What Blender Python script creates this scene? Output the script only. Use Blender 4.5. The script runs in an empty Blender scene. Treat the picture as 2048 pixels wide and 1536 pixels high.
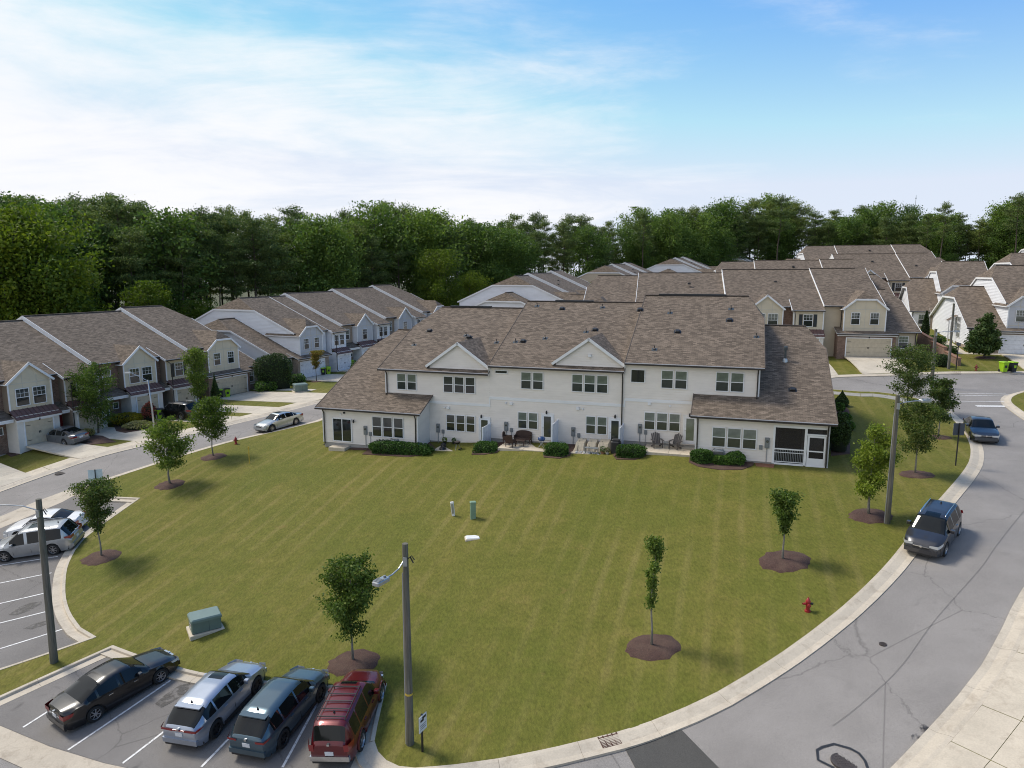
import bpy, bmesh, math, random
import numpy as np
from mathutils import Vector, Matrix
from mathutils.geometry import delaunay_2d_cdt
R = math.radians
S = bpy.context.scene
C = S.collection
rnd = random.Random(7)

# ------------------------------------------------------------------ camera, sky, sun, exposure
F, PIT, H = 1400.0, math.atan(223 / 1400.0), 13.7           # focal length in photo pixels, tilt, eye height
CP, SP_ = math.cos(PIT), math.sin(PIT)
cam = bpy.data.objects.new('camera', bpy.data.cameras.new('camera'))
C.objects.link(cam); S.camera = cam
cam.location = (0, 0, H); cam.rotation_euler = (math.pi / 2 - PIT, 0, 0)
cam.data.sensor_width = 36; cam.data.lens = 36 * F / 2048
cam.data.clip_start = 0.5; cam.data.clip_end = 6000

SUN_AZ, SUN_EL = R(-60), R(52)       # from the back left of the picture
sd = Vector((math.sin(SUN_AZ) * math.cos(SUN_EL), math.cos(SUN_AZ) * math.cos(SUN_EL), math.sin(SUN_EL)))
sun = bpy.data.objects.new('sun', bpy.data.lights.new('sun', 'SUN'))
C.objects.link(sun)
sun.data.energy = 1.5; sun.data.angle = R(14); sun.data.color = (1.0, 0.94, 0.84)
sun.rotation_euler = (-sd).to_track_quat('-Z', 'Y').to_euler()
sun.location = sd * 60 + Vector((0, 40, 0))

W = bpy.data.worlds.new('World'); S.world = W; W.use_nodes = True
nt = W.node_tree; nt.nodes.clear()
def wn(t, **k):
    n = nt.nodes.new(t)
    for a, b in k.items(): setattr(n, a, b)
    return n
def wl(a, b): nt.links.new(a, b)
def wmath(op, a, b=None, c=None, clamp=False):
    n = wn('ShaderNodeMath', operation=op, use_clamp=clamp)
    for i, v in enumerate((a, b, c)):
        if v is None: continue
        if isinstance(v, (int, float)): n.inputs[i].default_value = v
        else: wl(v, n.inputs[i])
    return n.outputs[0]
sky = wn('ShaderNodeTexSky', sky_type='NISHITA', sun_disc=False, sun_elevation=SUN_EL, sun_rotation=SUN_AZ,
         altitude=100, air_density=1.0, dust_density=0.15, ozone_density=2.0)
tc = wn('ShaderNodeTexCoord'); sep = wn('ShaderNodeSeparateXYZ'); wl(tc.outputs['Generated'], sep.inputs[0])
up = wmath('ADD', wmath('MAXIMUM', sep.outputs[2], 0.0), 0.16)
dx = wmath('DIVIDE', sep.outputs[0], up); dy = wmath('DIVIDE', sep.outputs[1], up)
cb = wn('ShaderNodeCombineXYZ'); wl(dx, cb.inputs[0]); wl(dy, cb.inputs[1])
def cloud_noise(loc, rot, scl, scale, detail, rough, dist):
    mp_ = wn('ShaderNodeMapping'); wl(cb.outputs[0], mp_.inputs[0]); mp_.inputs['Location'].default_value = loc; mp_.inputs['Rotation'].default_value = (0, 0, R(rot)); mp_.inputs['Scale'].default_value = scl
    n_ = wn('ShaderNodeTexNoise'); n_.inputs['Scale'].default_value = scale; n_.inputs['Detail'].default_value = detail; n_.inputs['Roughness'].default_value = rough; n_.inputs['Distortion'].default_value = dist
    wl(mp_.outputs[0], n_.inputs['Vector']); return n_.outputs[0]
mass = cloud_noise((2.3, 0.9, 0), 0, (1, 1, 1), 0.62, 3, .5, .3)            # broad cloud masses
wisp = cloud_noise((0.4, 5.2, 0), -30, (0.75, 1.25, 1), 1.3, 9, .62, .8)     # wind-drawn streaks
fine = cloud_noise((7.4, 1.2, 0), 10, (1, 1.3, 1), 4.2, 6, .62, .4)
# the high cloud lies to the left (west) and thins out to the right
bank = wmath('MULTIPLY', sep.outputs[0], -0.30)
dens = wmath('ADD', wmath('ADD', wmath('MULTIPLY', mass, 0.62), wmath('MULTIPLY', wisp, 0.42)), wmath('ADD', wmath('MULTIPLY', fine, 0.14), bank))
cl = wn('ShaderNodeMapRange'); cl.interpolation_type = 'SMOOTHSTEP'
cl.inputs[1].default_value = 0.50; cl.inputs[2].default_value = 0.78; wl(dens, cl.inputs[0])
lo = wn('ShaderNodeMapRange'); lo.interpolation_type = 'SMOOTHSTEP'; lo.inputs[1].default_value = 0.0; lo.inputs[2].default_value = 0.36; lo.inputs[3].default_value = 0.40; lo.inputs[4].default_value = 0.0
wl(sep.outputs[2], lo.inputs[0])
cov = wmath('SUBTRACT', 1.0, wmath('MULTIPLY', wmath('SUBTRACT', 1.0, wmath('MULTIPLY', cl.outputs[0], 0.93)), wmath('SUBTRACT', 1.0, lo.outputs[0])))
hs = wn('ShaderNodeHueSaturation'); hs.inputs['Saturation'].default_value = 1.24; hs.inputs['Value'].default_value = 0.92
wl(sky.outputs[0], hs.inputs['Color'])
mx = wn('ShaderNodeMix', data_type='RGBA'); wl(cov, mx.inputs[0]); vm = wn('ShaderNodeVectorMath', operation='MINIMUM'); wl(hs.outputs[0], vm.inputs[0]); vm.inputs[1].default_value = (2.75, 3.28, 4.15)
wl(vm.outputs[0], mx.inputs[6]); mx.inputs[7].default_value = (4.5, 4.5, 4.6, 1)
bg = wn('ShaderNodeBackground'); bg.inputs[1].default_value = 0.10; wl(mx.outputs[2], bg.inputs[0])
wo = wn('ShaderNodeOutputWorld'); wl(bg.outputs[0], wo.inputs[0])

S.view_settings.view_transform = 'Standard'; S.view_settings.look = 'None'
S.view_settings.exposure = 1.15; S.view_settings.gamma = 1.0; S.view_settings.use_curve_mapping = False
S.render.engine = 'CYCLES'; S.cycles.use_denoising = True
S.cycles.filter_width = 1.05; S.cycles.max_bounces = 5; S.cycles.diffuse_bounces = 2; S.cycles.glossy_bounces = 2; S.cycles.transmission_bounces = 3; S.cycles.transparent_max_bounces = 6
S.cycles.caustics_reflective = False; S.cycles.caustics_refractive = False

# ------------------------------------------------------------------ terrain and pixel helpers
def sp(d, k=4.0): return math.log1p(math.exp(max(min(d / k, 40), -40))) * k
def T(x, y):
    xc = min(max(x, -90), 120)
    k = min(max(.045 + .0011 * x, 0), .09)
    w = min(max(1 - (x - 5) / 40, .45), 1.)
    return (.035 * xc + 45 * math.tanh(sp(y - 58) / 45) * k - 4.8 * w * math.tanh(.19 * sp(48 - y - .35 * x) / 4.8)
            + .45 * math.exp(-((x - 9) ** 2 + (y - 51) ** 2) / 288)
            + .26 * math.exp(-((x - 10.9) ** 2 + (y - 48.6) ** 2) / 18) + .2 * math.exp(-((x - 1) ** 2 + (y - 51.6) ** 2) / 16))
def ray(px, py):
    a = (px - 1024) / F; b = (py - 768) / F
    return (a, CP - b * SP_, -(b * CP + SP_))
def G(px, py, dz=0.0):
    d = ray(px, py); t = 5.0
    while t < 700:
        if H + d[2] * t < T(d[0] * t, d[1] * t) + dz:
            a, b = t - .5, t
            for _ in range(22):
                m = (a + b) / 2
                if H + d[2] * m < T(d[0] * m, d[1] * m) + dz: b = m
                else: a = m
            return Vector((d[0] * b, d[1] * b, H + d[2] * b))
        t += .5
    return Vector((d[0] * 700, d[1] * 700, 0))
def height_at(p, px, py):
    """height of the thing standing at p whose top shows at pixel row py"""
    d = ray(px, py); t = p.y / d[1]
    return H + d[2] * t - p.z
def width_at(p, npx): return npx / F * (p.y * CP - (p.z - H) * SP_)

# ------------------------------------------------------------------ materials
MATS = {}
class NT:
    def __init__(s, name):
        s.m = bpy.data.materials.new(name); s.m.use_nodes = True; s.t = s.m.node_tree
        s.b = s.t.nodes['Principled BSDF']; s.out = s.t.nodes['Material Output']; MATS[name] = s.m
    def n(s, t, **k):
        n = s.t.nodes.new(t)
        for a, b in k.items():
            if a in n.inputs: n.inputs[a].default_value = b
            else: setattr(n, a, b)
        return n
    def l(s, a, b): s.t.links.new(a, b)
    def coord(s, kind='Object', scale=(1, 1, 1), rot=(0, 0, 0)):
        t = s.n('ShaderNodeTexCoord'); m = s.n('ShaderNodeMapping')
        m.inputs['Scale'].default_value = scale; m.inputs['Rotation'].default_value = rot
        s.l(t.outputs[kind], m.inputs[0]); return m.outputs[0]
    def pos(s, scale=(1, 1, 1), rot=(0, 0, 0)):
        g = s.n('ShaderNodeNewGeometry'); m = s.n('ShaderNodeMapping')
        m.inputs['Scale'].default_value = scale; m.inputs['Rotation'].default_value = rot
        s.l(g.outputs['Position'], m.inputs[0]); return m.outputs[0]
    def noise(s, vec, scale, detail=4, rough=.55, dist=0):
        n = s.n('ShaderNodeTexNoise', Scale=scale, Detail=detail, Roughness=rough, Distortion=dist); s.l(vec, n.inputs['Vector']); return n.outputs[0]
    def ramp(s, fac, stops):
        r = s.n('ShaderNodeValToRGB'); e = r.color_ramp.elements
        while len(e) < len(stops): e.new(.5)
        for el, (p, c) in zip(e, stops):
            el.position = p; el.color = (*c, 1) if len(c) == 3 else c
        s.l(fac, r.inputs[0]); return r.outputs[0]
    def mix(s, fac, a, b, mode='MIX'):
        m = s.n('ShaderNodeMix', data_type='RGBA', blend_type=mode)
        for i, v in ((0, fac), (6, a), (7, b)):
            if isinstance(v, (int, float)): m.inputs[i].default_value = v
            elif isinstance(v, tuple): m.inputs[i].default_value = (*v, 1) if len(v) == 3 else v
            else: s.l(v, m.inputs[i])
        return m.outputs[2]
    def math(s, op, a, b=None, clamp=False):
        m = s.n('ShaderNodeMath', operation=op, use_clamp=clamp)
        for i, v in enumerate((a, b)):
            if v is None: continue
            if isinstance(v, (int, float)): m.inputs[i].default_value = v
            else: s.l(v, m.inputs[i])
        return m.outputs[0]
    def col(s, c):
        if isinstance(c, tuple): s.b.inputs['Base Color'].default_value = (*c, 1)
        else: s.l(c, s.b.inputs['Base Color'])
        return s
    def bump(s, h, strength, dist=.02):
        b = s.n('ShaderNodeBump', Strength=strength, Distance=dist); s.l(h, b.inputs['Height']); s.l(b.outputs[0], s.b.inputs['Normal']); return s
    def set(s, **k):
        for a, v in k.items(): s.b.inputs[a.replace('_', ' ')].default_value = v
        return s
def simple(name, c, rough=.6, var=.10, scale=3.0, **k):
    """a plain procedural surface: base colour with a little noise in tone"""
    s = NT(name); v = s.noise(s.coord(), scale, 5)
    lo_ = tuple(x * (1 - var) for x in c); hi = tuple(min(1, x * (1 + var)) for x in c)
    s.col(s.ramp(v, [(.3, lo_), (.7, hi)])).set(Roughness=rough, **k); return s.m

# lawn
s = NT('lawn_grass'); P = s.pos(); Pr = s.pos(rot=(0, 0, R(18)))
big = s.noise(P, .13, 4, .6); mid = s.noise(P, .9, 4, .65); fin = s.noise(s.pos(scale=(1, .45, 1), rot=(0, 0, R(20))), 9, 4, .75)
wv = s.n('ShaderNodeTexWave', wave_type='BANDS', bands_direction='X', Scale=.235, Distortion=1.3, Detail=2.0)
wv.inputs['Detail Scale'].default_value = .5; s.l(Pr, wv.inputs[0]); wv2 = s.n('ShaderNodeTexWave', wave_type='BANDS', bands_direction='X', Scale=.061, Distortion=.6, Detail=1.0); s.l(Pr, wv2.inputs[0])
base = s.ramp(mid, [(.25, (.112, .115, .019)), (.55, (.152, .141, .029)), (.8, (.198, .163, .045))])
stripe = s.math('MULTIPLY', s.ramp(wv.outputs[1], [(.70, (0, 0, 0)), (.96, (1, 1, 1))]), s.ramp(s.noise(P, .16, 3), [(.35, (.05, .05, .05)), (.62, (.46, .46, .46))]))
base = s.mix(stripe, base, (.250, .202, .072)); base = s.mix(s.math('MULTIPLY', wv2.outputs[1], .22), base, (.112, .128, .020))
base = s.mix(s.ramp(big, [(.42, (0, 0, 0)), (.72, (.75, .75, .75))]), base, (.100, .118, .017))
base = s.mix(.75, base, s.ramp(fin, [(.25, (.5, .5, .5)), (.75, (1.5, 1.5, 1.5))]), 'MULTIPLY')
dry = s.noise(P, .55, 5, .7)
base = s.mix(s.ramp(dry, [(.66, (0, 0, 0)), (.78, (.65, .65, .65))]), base, (.24, .155, .06))
s.col(base).set(Roughness=.85, Specular_IOR_Level=.15); s.bump(s.noise(s.pos(), 14, 3, .8), .8, .05)
# rough ground beyond the lots
s = NT('woodland_ground'); v = s.noise(s.pos(), .3, 5); s.col(s.ramp(v, [(.3, (.035, .045, .012)), (.7, (.09, .085, .03))])).set(Roughness=.95)
def asphalt(name, c, stain):
    s = NT(name); P = s.pos(); v = s.noise(P, .35, 5, .6); sp_ = s.noise(P, 30, 3, .8)
    st = s.noise(P, .9, 6, .6, 1.0)
    b = s.ramp(v, [(.3, tuple(x * .86 for x in c)), (.7, tuple(x * 1.1 for x in c))])
    b = s.mix(.8, b, s.ramp(sp_, [(.3, (.62, .62, .62)), (.7, (1.35, 1.35, 1.35))]), 'MULTIPLY')
    b = s.mix(s.ramp(st, [(.62, (0, 0, 0)), (.74, (stain, stain, stain))]), b, tuple(x * .4 for x in c))
    vo = s.n('ShaderNodeTexVoronoi', feature='DISTANCE_TO_EDGE', Scale=.11); wp = s.noise(P, .8, 5, .7)
    pv = s.mix(.16, P, s.mix(1, wp, (6, 6, 6), 'MULTIPLY'), 'ADD'); s.l(pv, vo.inputs['Vector'])
    b = s.mix(s.ramp(vo.outputs['Distance'], [(.0, (.55, .55, .55)), (.0022, (0, 0, 0))]), b, tuple(x * .35 for x in c))
    s.col(b).set(Roughness=.85, Specular_IOR_Level=.3); s.bump(sp_, .35, .01); return s.m
asphalt('road_asphalt', (.255, .236, .218), .22)
asphalt('lot_asphalt', (.185, .172, .160), .55)
asphalt('patch_asphalt', (.075, .072, .066), .2)
def concrete(name, c, stain=.6):
    s = NT(name); P = s.pos(); v = s.noise(P, .6, 6, .65); f = s.noise(P, 16, 4, .7); st = s.noise(P, 1.3, 6, .7, .6)
    b = s.ramp(v, [(.3, tuple(x * .86 for x in c)), (.7, tuple(min(1, x * 1.1) for x in c))])
    b = s.mix(.6, b, s.ramp(f, [(.3, (.82, .82, .82)), (.7, (1.12, 1.12, 1.12))]), 'MULTIPLY')
    b = s.mix(s.ramp(st, [(.52, (0, 0, 0)), (.72, (stain, stain, stain))]), b, (c[0] * .45, c[1] * .40, c[2] * .36))
    s.col(b).set(Roughness=.85); s.bump(f, .2, .01); return s.m
concrete('kerb_concrete', (.53, .462, .365), .5)
concrete('gutter_concrete', (.49, .425, .335), .7)
concrete('pavement_concrete', (.57, .495, .385), .5)
concrete('driveway_concrete', (.55, .485, .385), .4)
concrete('old_concrete', (.33, .31, .27), .5)
s = NT('mulch'); v = s.noise(s.pos(), 22, 4, .8); w_ = s.noise(s.pos(), 1.6, 3)
s.col(s.mix(s.ramp(w_, [(.4, (0, 0, 0)), (.8, (.5, .5, .5))]), s.ramp(v, [(.3, (.030, .016, .012)), (.6, (.105, .055, .042)), (.8, (.22, .14, .10))]), (.16, .105, .07))).set(Roughness=.95).bump(v, 1, .05)
s = NT('red_clay'); v = s.noise(s.pos(), 5, 4, .7); s.col(s.ramp(v, [(.3, (.17, .07, .04)), (.7, (.30, .14, .08))])).set(Roughness=.95)
s = NT('road_paint'); v = s.noise(s.pos(), 7, 5, .75); s.col(s.ramp(v, [(.36, (.34, .33, .32)), (.5, (.72, .71, .69))])).set(Roughness=.7)
# roof shingles, laid out in metres along the slope
def shingle(name, c):
    s = NT(name); uv = s.coord('UV'); br = s.n('ShaderNodeTexBrick', offset=.43, Scale=1.0)
    for k_, v_ in {'Mortar Size': .009, 'Brick Width': .31, 'Row Height': .145, 'Bias': -.05, 'Mortar Smooth': .3}.items(): br.inputs[k_].default_value = v_
    br.inputs['Color1'].default_value = (*[x * .66 for x in c], 1); br.inputs['Color2'].default_value = (*[x * 1.34 for x in c], 1); br.inputs['Mortar'].default_value = (*[x * .42 for x in c], 1)
    s.l(uv, br.inputs[0])
    pt = s.noise(s.coord('UV', (.9, 4.5, 1)), 1.1, 4, .7); bg_ = s.noise(uv, .22, 4, .6)
    b = s.mix(.85, br.outputs[0], s.ramp(pt, [(.3, (.70, .68, .66)), (.7, (1.34, 1.32, 1.30))]), 'MULTIPLY')
    b = s.mix(.6, b, s.ramp(bg_, [(.3, (.84, .84, .84)), (.7, (1.13, 1.13, 1.13))]), 'MULTIPLY')
    s.col(b).set(Roughness=.9, Specular_IOR_Level=.2).bump(br.outputs['Fac'], -.5, .012); return s.m
shingle('shingle', (.160, .128, .100))
def brickmat(name, a, b_, mortar):
    s = NT(name); uv = s.coord('UV'); br = s.n('ShaderNodeTexBrick', Scale=1.0)
    for k_, v_ in {'Mortar Size': .008, 'Brick Width': .21, 'Row Height': .075}.items(): br.inputs[k_].default_value = v_
    br.inputs['Color1'].default_value = (*a, 1); br.inputs['Color2'].default_value = (*b_, 1); br.inputs['Mortar'].default_value = (*mortar, 1); s.l(uv, br.inputs[0])
    v = s.noise(uv, 2.2, 5, .7); s.col(s.mix(.7, br.outputs[0], s.ramp(v, [(.3, (.7, .7, .7)), (.7, (1.3, 1.3, 1.3))]), 'MULTIPLY')).set(Roughness=.9).bump(br.outputs['Fac'], -.6, .01); return s.m
brickmat('brown_brick', (.145, .075, .052), (.235, .135, .095), (.26, .22, .18))
brickmat('tan_brick', (.24, .18, .135), (.33, .26, .20), (.36, .32, .27))
for n_, c_ in dict(siding_white=(.80, .74, .67), siding_bright=(.78, .79, .82), siding_taupe=(.27, .215, .16), siding_tan=(.50, .42, .31), board_cream=(.62, .54, .40),
                   board_grey=(.49, .495, .52), trim_white=(.80, .80, .80), trim_cream=(.55, .51, .42), white_wall=(.74, .70, .64)).items():
    s = NT(n_); v = s.noise(s.coord(scale=(.6, .6, 1.6)), 1.2, 5, .65)
    s.col(s.ramp(v, [(.3, tuple(x * .93 for x in c_)), (.7, tuple(min(1, x * 1.04) for x in c_))])).set(Roughness=.55, Specular_IOR_Level=.35)
simple('gutter_brown', (.030, .024, .020), .4); simple('gutter_slate', (.055, .065, .068), .4)
simple('metal_roof', (.150, .080, .066), .5); simple('metal_seam', (.095, .052, .046), .5)
simple('foundation', (.36, .34, .31), .9); simple('garage_tan', (.54, .46, .335), .5); simple('garage_white', (.68, .70, .74), .5)
simple('door_red', (.20, .012, .014), .4); simple('door_blue', (.02, .05, .10), .4); simple('shutter_dark', (.012, .018, .022), .5)
simple('vent_black', (.016, .016, .017), .5); simple('meter_grey', (.20, .215, .22), .5, Metallic=.2); simple('pipe_grey', (.33, .33, .33), .5)
simple('galvanised', (.42, .44, .45), .35, Metallic=.7); simple('vinyl_white', (.76, .78, .82), .4)
def glassmat(name, c, rough=.04, ior=1.85):
    s = NT(name); v = s.noise(s.coord('Object'), 1.5, 3); s.col(s.ramp(v, [(.3, tuple(x * .7 for x in c)), (.7, tuple(x * 1.25 for x in c))])).set(Roughness=rough, IOR=ior)
    s.bump(s.noise(s.coord('Object'), .9, 2), .04, .05); return s.m
glassmat('pane_dark', (.020, .024, .024)); glassmat('pane_blind', (.15, .18, .145), .06, 1.9); glassmat('pane_mid', (.045, .052, .050))
glassmat('car_glass', (.006, .008, .009), .03, 1.42); glassmat('screen_mesh', (.020, .017, .015), .5, 1.3)
s = NT('timber_pole'); v = s.noise(s.coord('Object', (14, 14, .7)), 1.0, 6, .75); g_ = s.noise(s.coord('Object', (1, 1, .4)), .8, 3)
s.col(s.mix(s.ramp(g_, [(.4, (0, 0, 0)), (.7, (.8, .8, .8))]), s.ramp(v, [(.3, (.070, .060, .045)), (.7, (.21, .19, .155))]), s.ramp(v, [(.3, (.045, .055, .038)), (.7, (.13, .145, .105))]))).set(Roughness=.9).bump(v, .5, .02)
def leafmat(name, cols, trans=.35):
    s = NT(name); g = s.n('ShaderNodeNewGeometry'); rr = s.ramp(g.outputs['Random Per Island'], [(i / max(1, len(cols) - 1), c) for i, c in enumerate(cols)])
    v = s.noise(s.coord('Object'), .9, 3); oi = s.n('ShaderNodeObjectInfo')
    b = s.mix(.55, rr, s.ramp(v, [(.3, (.55, .6, .55)), (.7, (1.35, 1.3, 1.2))]), 'MULTIPLY')
    b = s.mix(.8, b, s.ramp(oi.outputs['Random'], [(0, (.60, .68, .62)), (.5, (1, 1, 1)), (1, (1.45, 1.32, 1.05))]), 'MULTIPLY')
    s.col(b).set(Roughness=.6, Specular_IOR_Level=.25)
    tr = s.n('ShaderNodeBsdfTranslucent'); s.l(s.mix(1, b, (1.1, 1.25, .6), 'MULTIPLY'), tr.inputs[0])
    ms = s.n('ShaderNodeMixShader'); ms.inputs[0].default_value = trans
    s.l(s.b.outputs[0], ms.inputs[1]); s.l(tr.outputs[0], ms.inputs[2]); s.l(ms.outputs[0], s.out.inputs[0]); return s.m
leafmat('leaf_lawn_tree', [(0.0543, 0.0961, 0.0186), (0.093, 0.1519, 0.0279), (0.1473, 0.2093, 0.0403), (0.2015, 0.248, 0.0527)])
leafmat('leaf_bright', [(0.081, 0.1283, 0.0203), (0.1418, 0.2025, 0.0297), (0.2228, 0.2767, 0.0473)])
leafmat('leaf_dull', [(0.056, 0.0928, 0.0256), (0.0928, 0.1408, 0.0352), (0.168, 0.184, 0.056)])
leafmat('leaf_rust', [(0.0945, 0.1148, 0.0297), (0.1553, 0.1418, 0.0405), (0.27, 0.1553, 0.054)])
leafmat('leaf_pine', [(0.0545, 0.0907, 0.0302), (0.0907, 0.1391, 0.0424), (0.1663, 0.2177, 0.0665), (0.2268, 0.2662, 0.0847)], .22)
leafmat('leaf_forest', [(0.0665, 0.1151, 0.0266), (0.1107, 0.1815, 0.0399), (0.1771, 0.2546, 0.0531)], .3)
leafmat('leaf_maple', [(0.0862, 0.1323, 0.0138), (0.1437, 0.2012, 0.0207), (0.2185, 0.2587, 0.0345)], .4)
leafmat('leaf_hedge', [(0.0374, 0.085, 0.017), (0.0646, 0.136, 0.0255), (0.1054, 0.1955, 0.0374)], .2)
leafmat('leaf_cedar', [(0.0228, 0.0494, 0.0171), (0.0418, 0.076, 0.0228), (0.0665, 0.1064, 0.0342)], .15)
leafmat('leaf_gold', [(.30, .22, .015), (.42, .33, .02), (.20, .20, .03)], .3)
leafmat('leaf_flower_pink', [(.40, .16, .13), (.55, .30, .22), (.30, .20, .12)], .3)
leafmat('leaf_flower_red', [(.30, .05, .05), (.42, .10, .09), (.12, .08, .04)], .3)
leafmat('leaf_pale', [(.22, .22, .09), (.33, .31, .16), (.14, .16, .06)], .3)
s = NT('bark'); v = s.noise(s.coord('Object', (6, 6, 1.2)), 3, 5, .7); s.col(s.ramp(v, [(.3, (.055, .043, .034)), (.7, (.17, .145, .12))])).set(Roughness=.9).bump(v, .5, .03)
s = NT('bark_pale'); v = s.noise(s.coord('Object', (8, 8, 2)), 4, 5, .7); s.col(s.ramp(v, [(.3, (.14, .125, .105)), (.7, (.29, .27, .235))])).set(Roughness=.9)
s = NT('bark_pine'); v = s.noise(s.coord('Object', (3, 3, .6)), 3, 5, .7); s.col(s.ramp(v, [(.3, (.045, .032, .026)), (.7, (.13, .095, .075))])).set(Roughness=.9)
# ------------------------------------------------------------------ object and mesh helpers
def tag(o, label=None, cat=None, group=None, kind=None):
    if label: o['label'] = label
    if cat: o['category'] = cat
    if group: o['group'] = group
    if kind: o['kind'] = kind
    return o
def put(name, me, parent=None, mats=(), loc=None, rot=None):
    o = bpy.data.objects.new(name, me); C.objects.link(o)
    if parent is not None: o.parent = parent
    if me is not None and mats and not me.materials:
        for m in ([mats] if isinstance(mats, str) else mats): me.materials.append(MATS[m])
    if loc is not None: o.location = loc
    if rot is not None: o.rotation_euler = rot
    return o
def thing(name, label, cat, loc=(0, 0, 0), rz=0.0, group=None):
    o = bpy.data.objects.new(name, None); C.objects.link(o); o.location = loc; o.rotation_euler = (0, 0, rz); o.empty_display_size = .3
    return tag(o, label, cat, group)
def copy_tree(o, parent=None):
    c = o.copy(); C.objects.link(c); c.parent = parent
    for ch in list(o.children): copy_tree(ch, c)
    return c
class MB:
    """collects faces; build() links them as one mesh object"""
    def __init__(s): s.v = []; s.f = []; s.m = []; s.uv = []
    def face(s, pts, mi=0, uv=None):
        i = len(s.v); s.v += [tuple(p) for p in pts]; s.f.append(list(range(i, i + len(pts)))); s.m.append(mi); s.uv.append(uv)
    def box(s, x0, x1, y0, y1, z0, z1, mi=0):
        if x0 > x1: x0, x1 = x1, x0
        if y0 > y1: y0, y1 = y1, y0
        p = [(x0, y0, z0), (x1, y0, z0), (x1, y1, z0), (x0, y1, z0), (x0, y0, z1), (x1, y0, z1), (x1, y1, z1), (x0, y1, z1)]
        for q in ((3, 2, 1, 0), (4, 5, 6, 7), (0, 1, 5, 4), (1, 2, 6, 5), (2, 3, 7, 6), (3, 0, 4, 7)): s.face([p[k] for k in q], mi)
        return s
    def rbox(s, x0, x1, y0, y1, z0, z1, b, mi=0):
        """box with bevelled upright and top edges"""
        def ring(i, z): return [(x0 + i + b, y0 + i, z), (x1 - i - b, y0 + i, z), (x1 - i, y0 + i + b, z), (x1 - i, y1 - i - b, z), (x1 - i - b, y1 - i, z), (x0 + i + b, y1 - i, z), (x0 + i, y1 - i - b, z), (x0 + i, y0 + i + b, z)]
        rs = [ring(0, z0), ring(0, z1 - b), ring(b * .8, z1)]
        for a, c in zip(rs, rs[1:]):
            for k in range(8): s.face([a[k], a[(k + 1) % 8], c[(k + 1) % 8], c[k]], mi)
        s.face(rs[-1], mi); s.face(rs[0][::-1], mi); return s
    def tube(s, pts, rad, n=8, mi=0, cap=True):
        pts = [Vector(p) for p in pts]; rad = [rad] * len(pts) if isinstance(rad, (int, float)) else rad
        rings = []
        for i, p in enumerate(pts):
            d = (pts[min(i + 1, len(pts) - 1)] - pts[max(i - 1, 0)]).normalized()
            a = d.orthogonal().normalized() if abs(d.z) < .95 else Vector((1, 0, 0)).cross(d).normalized()
            if i and rings: 
                a = (la - d * la.dot(d)).normalized()
            la = a; b = d.cross(a)
            rings.append([p + (a * math.cos(2 * math.pi * k / n) + b * math.sin(2 * math.pi * k / n)) * rad[i] for k in range(n)])
        for q, r in zip(rings, rings[1:]):
            for k in range(n): s.face([q[k], q[(k + 1) % n], r[(k + 1) % n], r[k]], mi)
        if cap: s.face(rings[0][::-1], mi); s.face(rings[-1], mi)
        return s
    def lathe(s, prof, n=16, c=(0, 0, 0), mi=0, axis='z'):
        def pt(r, h, k):
            a = 2 * math.pi * k / n
            q = (r * math.cos(a), r * math.sin(a), h)
            if axis == 'y': q = (q[0], q[2], q[1])
            if axis == 'x': q = (q[2], q[0], q[1])
            return (q[0] + c[0], q[1] + c[1], q[2] + c[2])
        for (r0, h0), (r1, h1) in zip(prof, prof[1:]):
            for k in range(n):
                a, b, e, d = pt(r0, h0, k), pt(r0, h0, k + 1), pt(r1, h1, k + 1), pt(r1, h1, k)
                s.face([a, b, e, d] if axis != 'y' else [d, e, b, a], mi) if r0 > 1e-6 and r1 > 1e-6 else s.face([a, b, e] if r1 <= 1e-6 else [a, e, d], mi)
        return s
    def beam(s, a, b, w, h, mi=0, upv=(0, 0, 1)):
        """square bar from a to b, w across and h along upv, hanging below the line"""
        a, b = Vector(a), Vector(b); d = (b - a).normalized(); u = Vector(upv); u = (u - d * u.dot(d)).normalized(); t = d.cross(u)
        p = [a + t * x * w / 2 + u * y for x, y in ((-1, -h), (1, -h), (1, 0), (-1, 0))]; q = [x + (b - a) for x in p]
        for k in range(4): s.face([p[k], p[(k + 1) % 4], q[(k + 1) % 4], q[k]], mi)
        s.face(p[::-1], mi); s.face(q, mi); return s
    def mesh(s, name, smooth=False, weld=False):
        me = bpy.data.meshes.new(name); me.from_pydata([tuple(v) for v in s.v], [], s.f)
        me.polygons.foreach_set('material_index', s.m)
        if any(u is not None for u in s.uv):
            lay = me.uv_layers.new(name='UVMap'); k = 0
            for f, u in zip(s.f, s.uv):
                for j in range(len(f)):
                    lay.data[k].uv = u[j] if u else (0, 0); k += 1
        if weld or smooth:
            bm = bmesh.new(); bm.from_mesh(me); bmesh.ops.remove_doubles(bm, verts=bm.verts, dist=1e-4); bmesh.ops.recalc_face_normals(bm, faces=bm.faces); bm.to_mesh(me); bm.free()
        if smooth:
            me.polygons.foreach_set('use_smooth', [True] * len(me.polygons))
            if smooth is not True: me.set_sharp_from_angle(angle=R(smooth))
        me.update(); return me
    def build(s, name, mats, parent=None, smooth=False, loc=None, rot=None, weld=False): return put(name, s.mesh(name, smooth, weld), parent, mats, loc, rot)
def inside(p, poly):
    x, y = p; c = False; n = len(poly)
    for i in range(n):
        x0, y0 = poly[i]; x1, y1 = poly[i - 1]
        if (y0 > y) != (y1 > y) and x < (x1 - x0) * (y - y0) / (y1 - y0) + x0: c = not c
    return c
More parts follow.
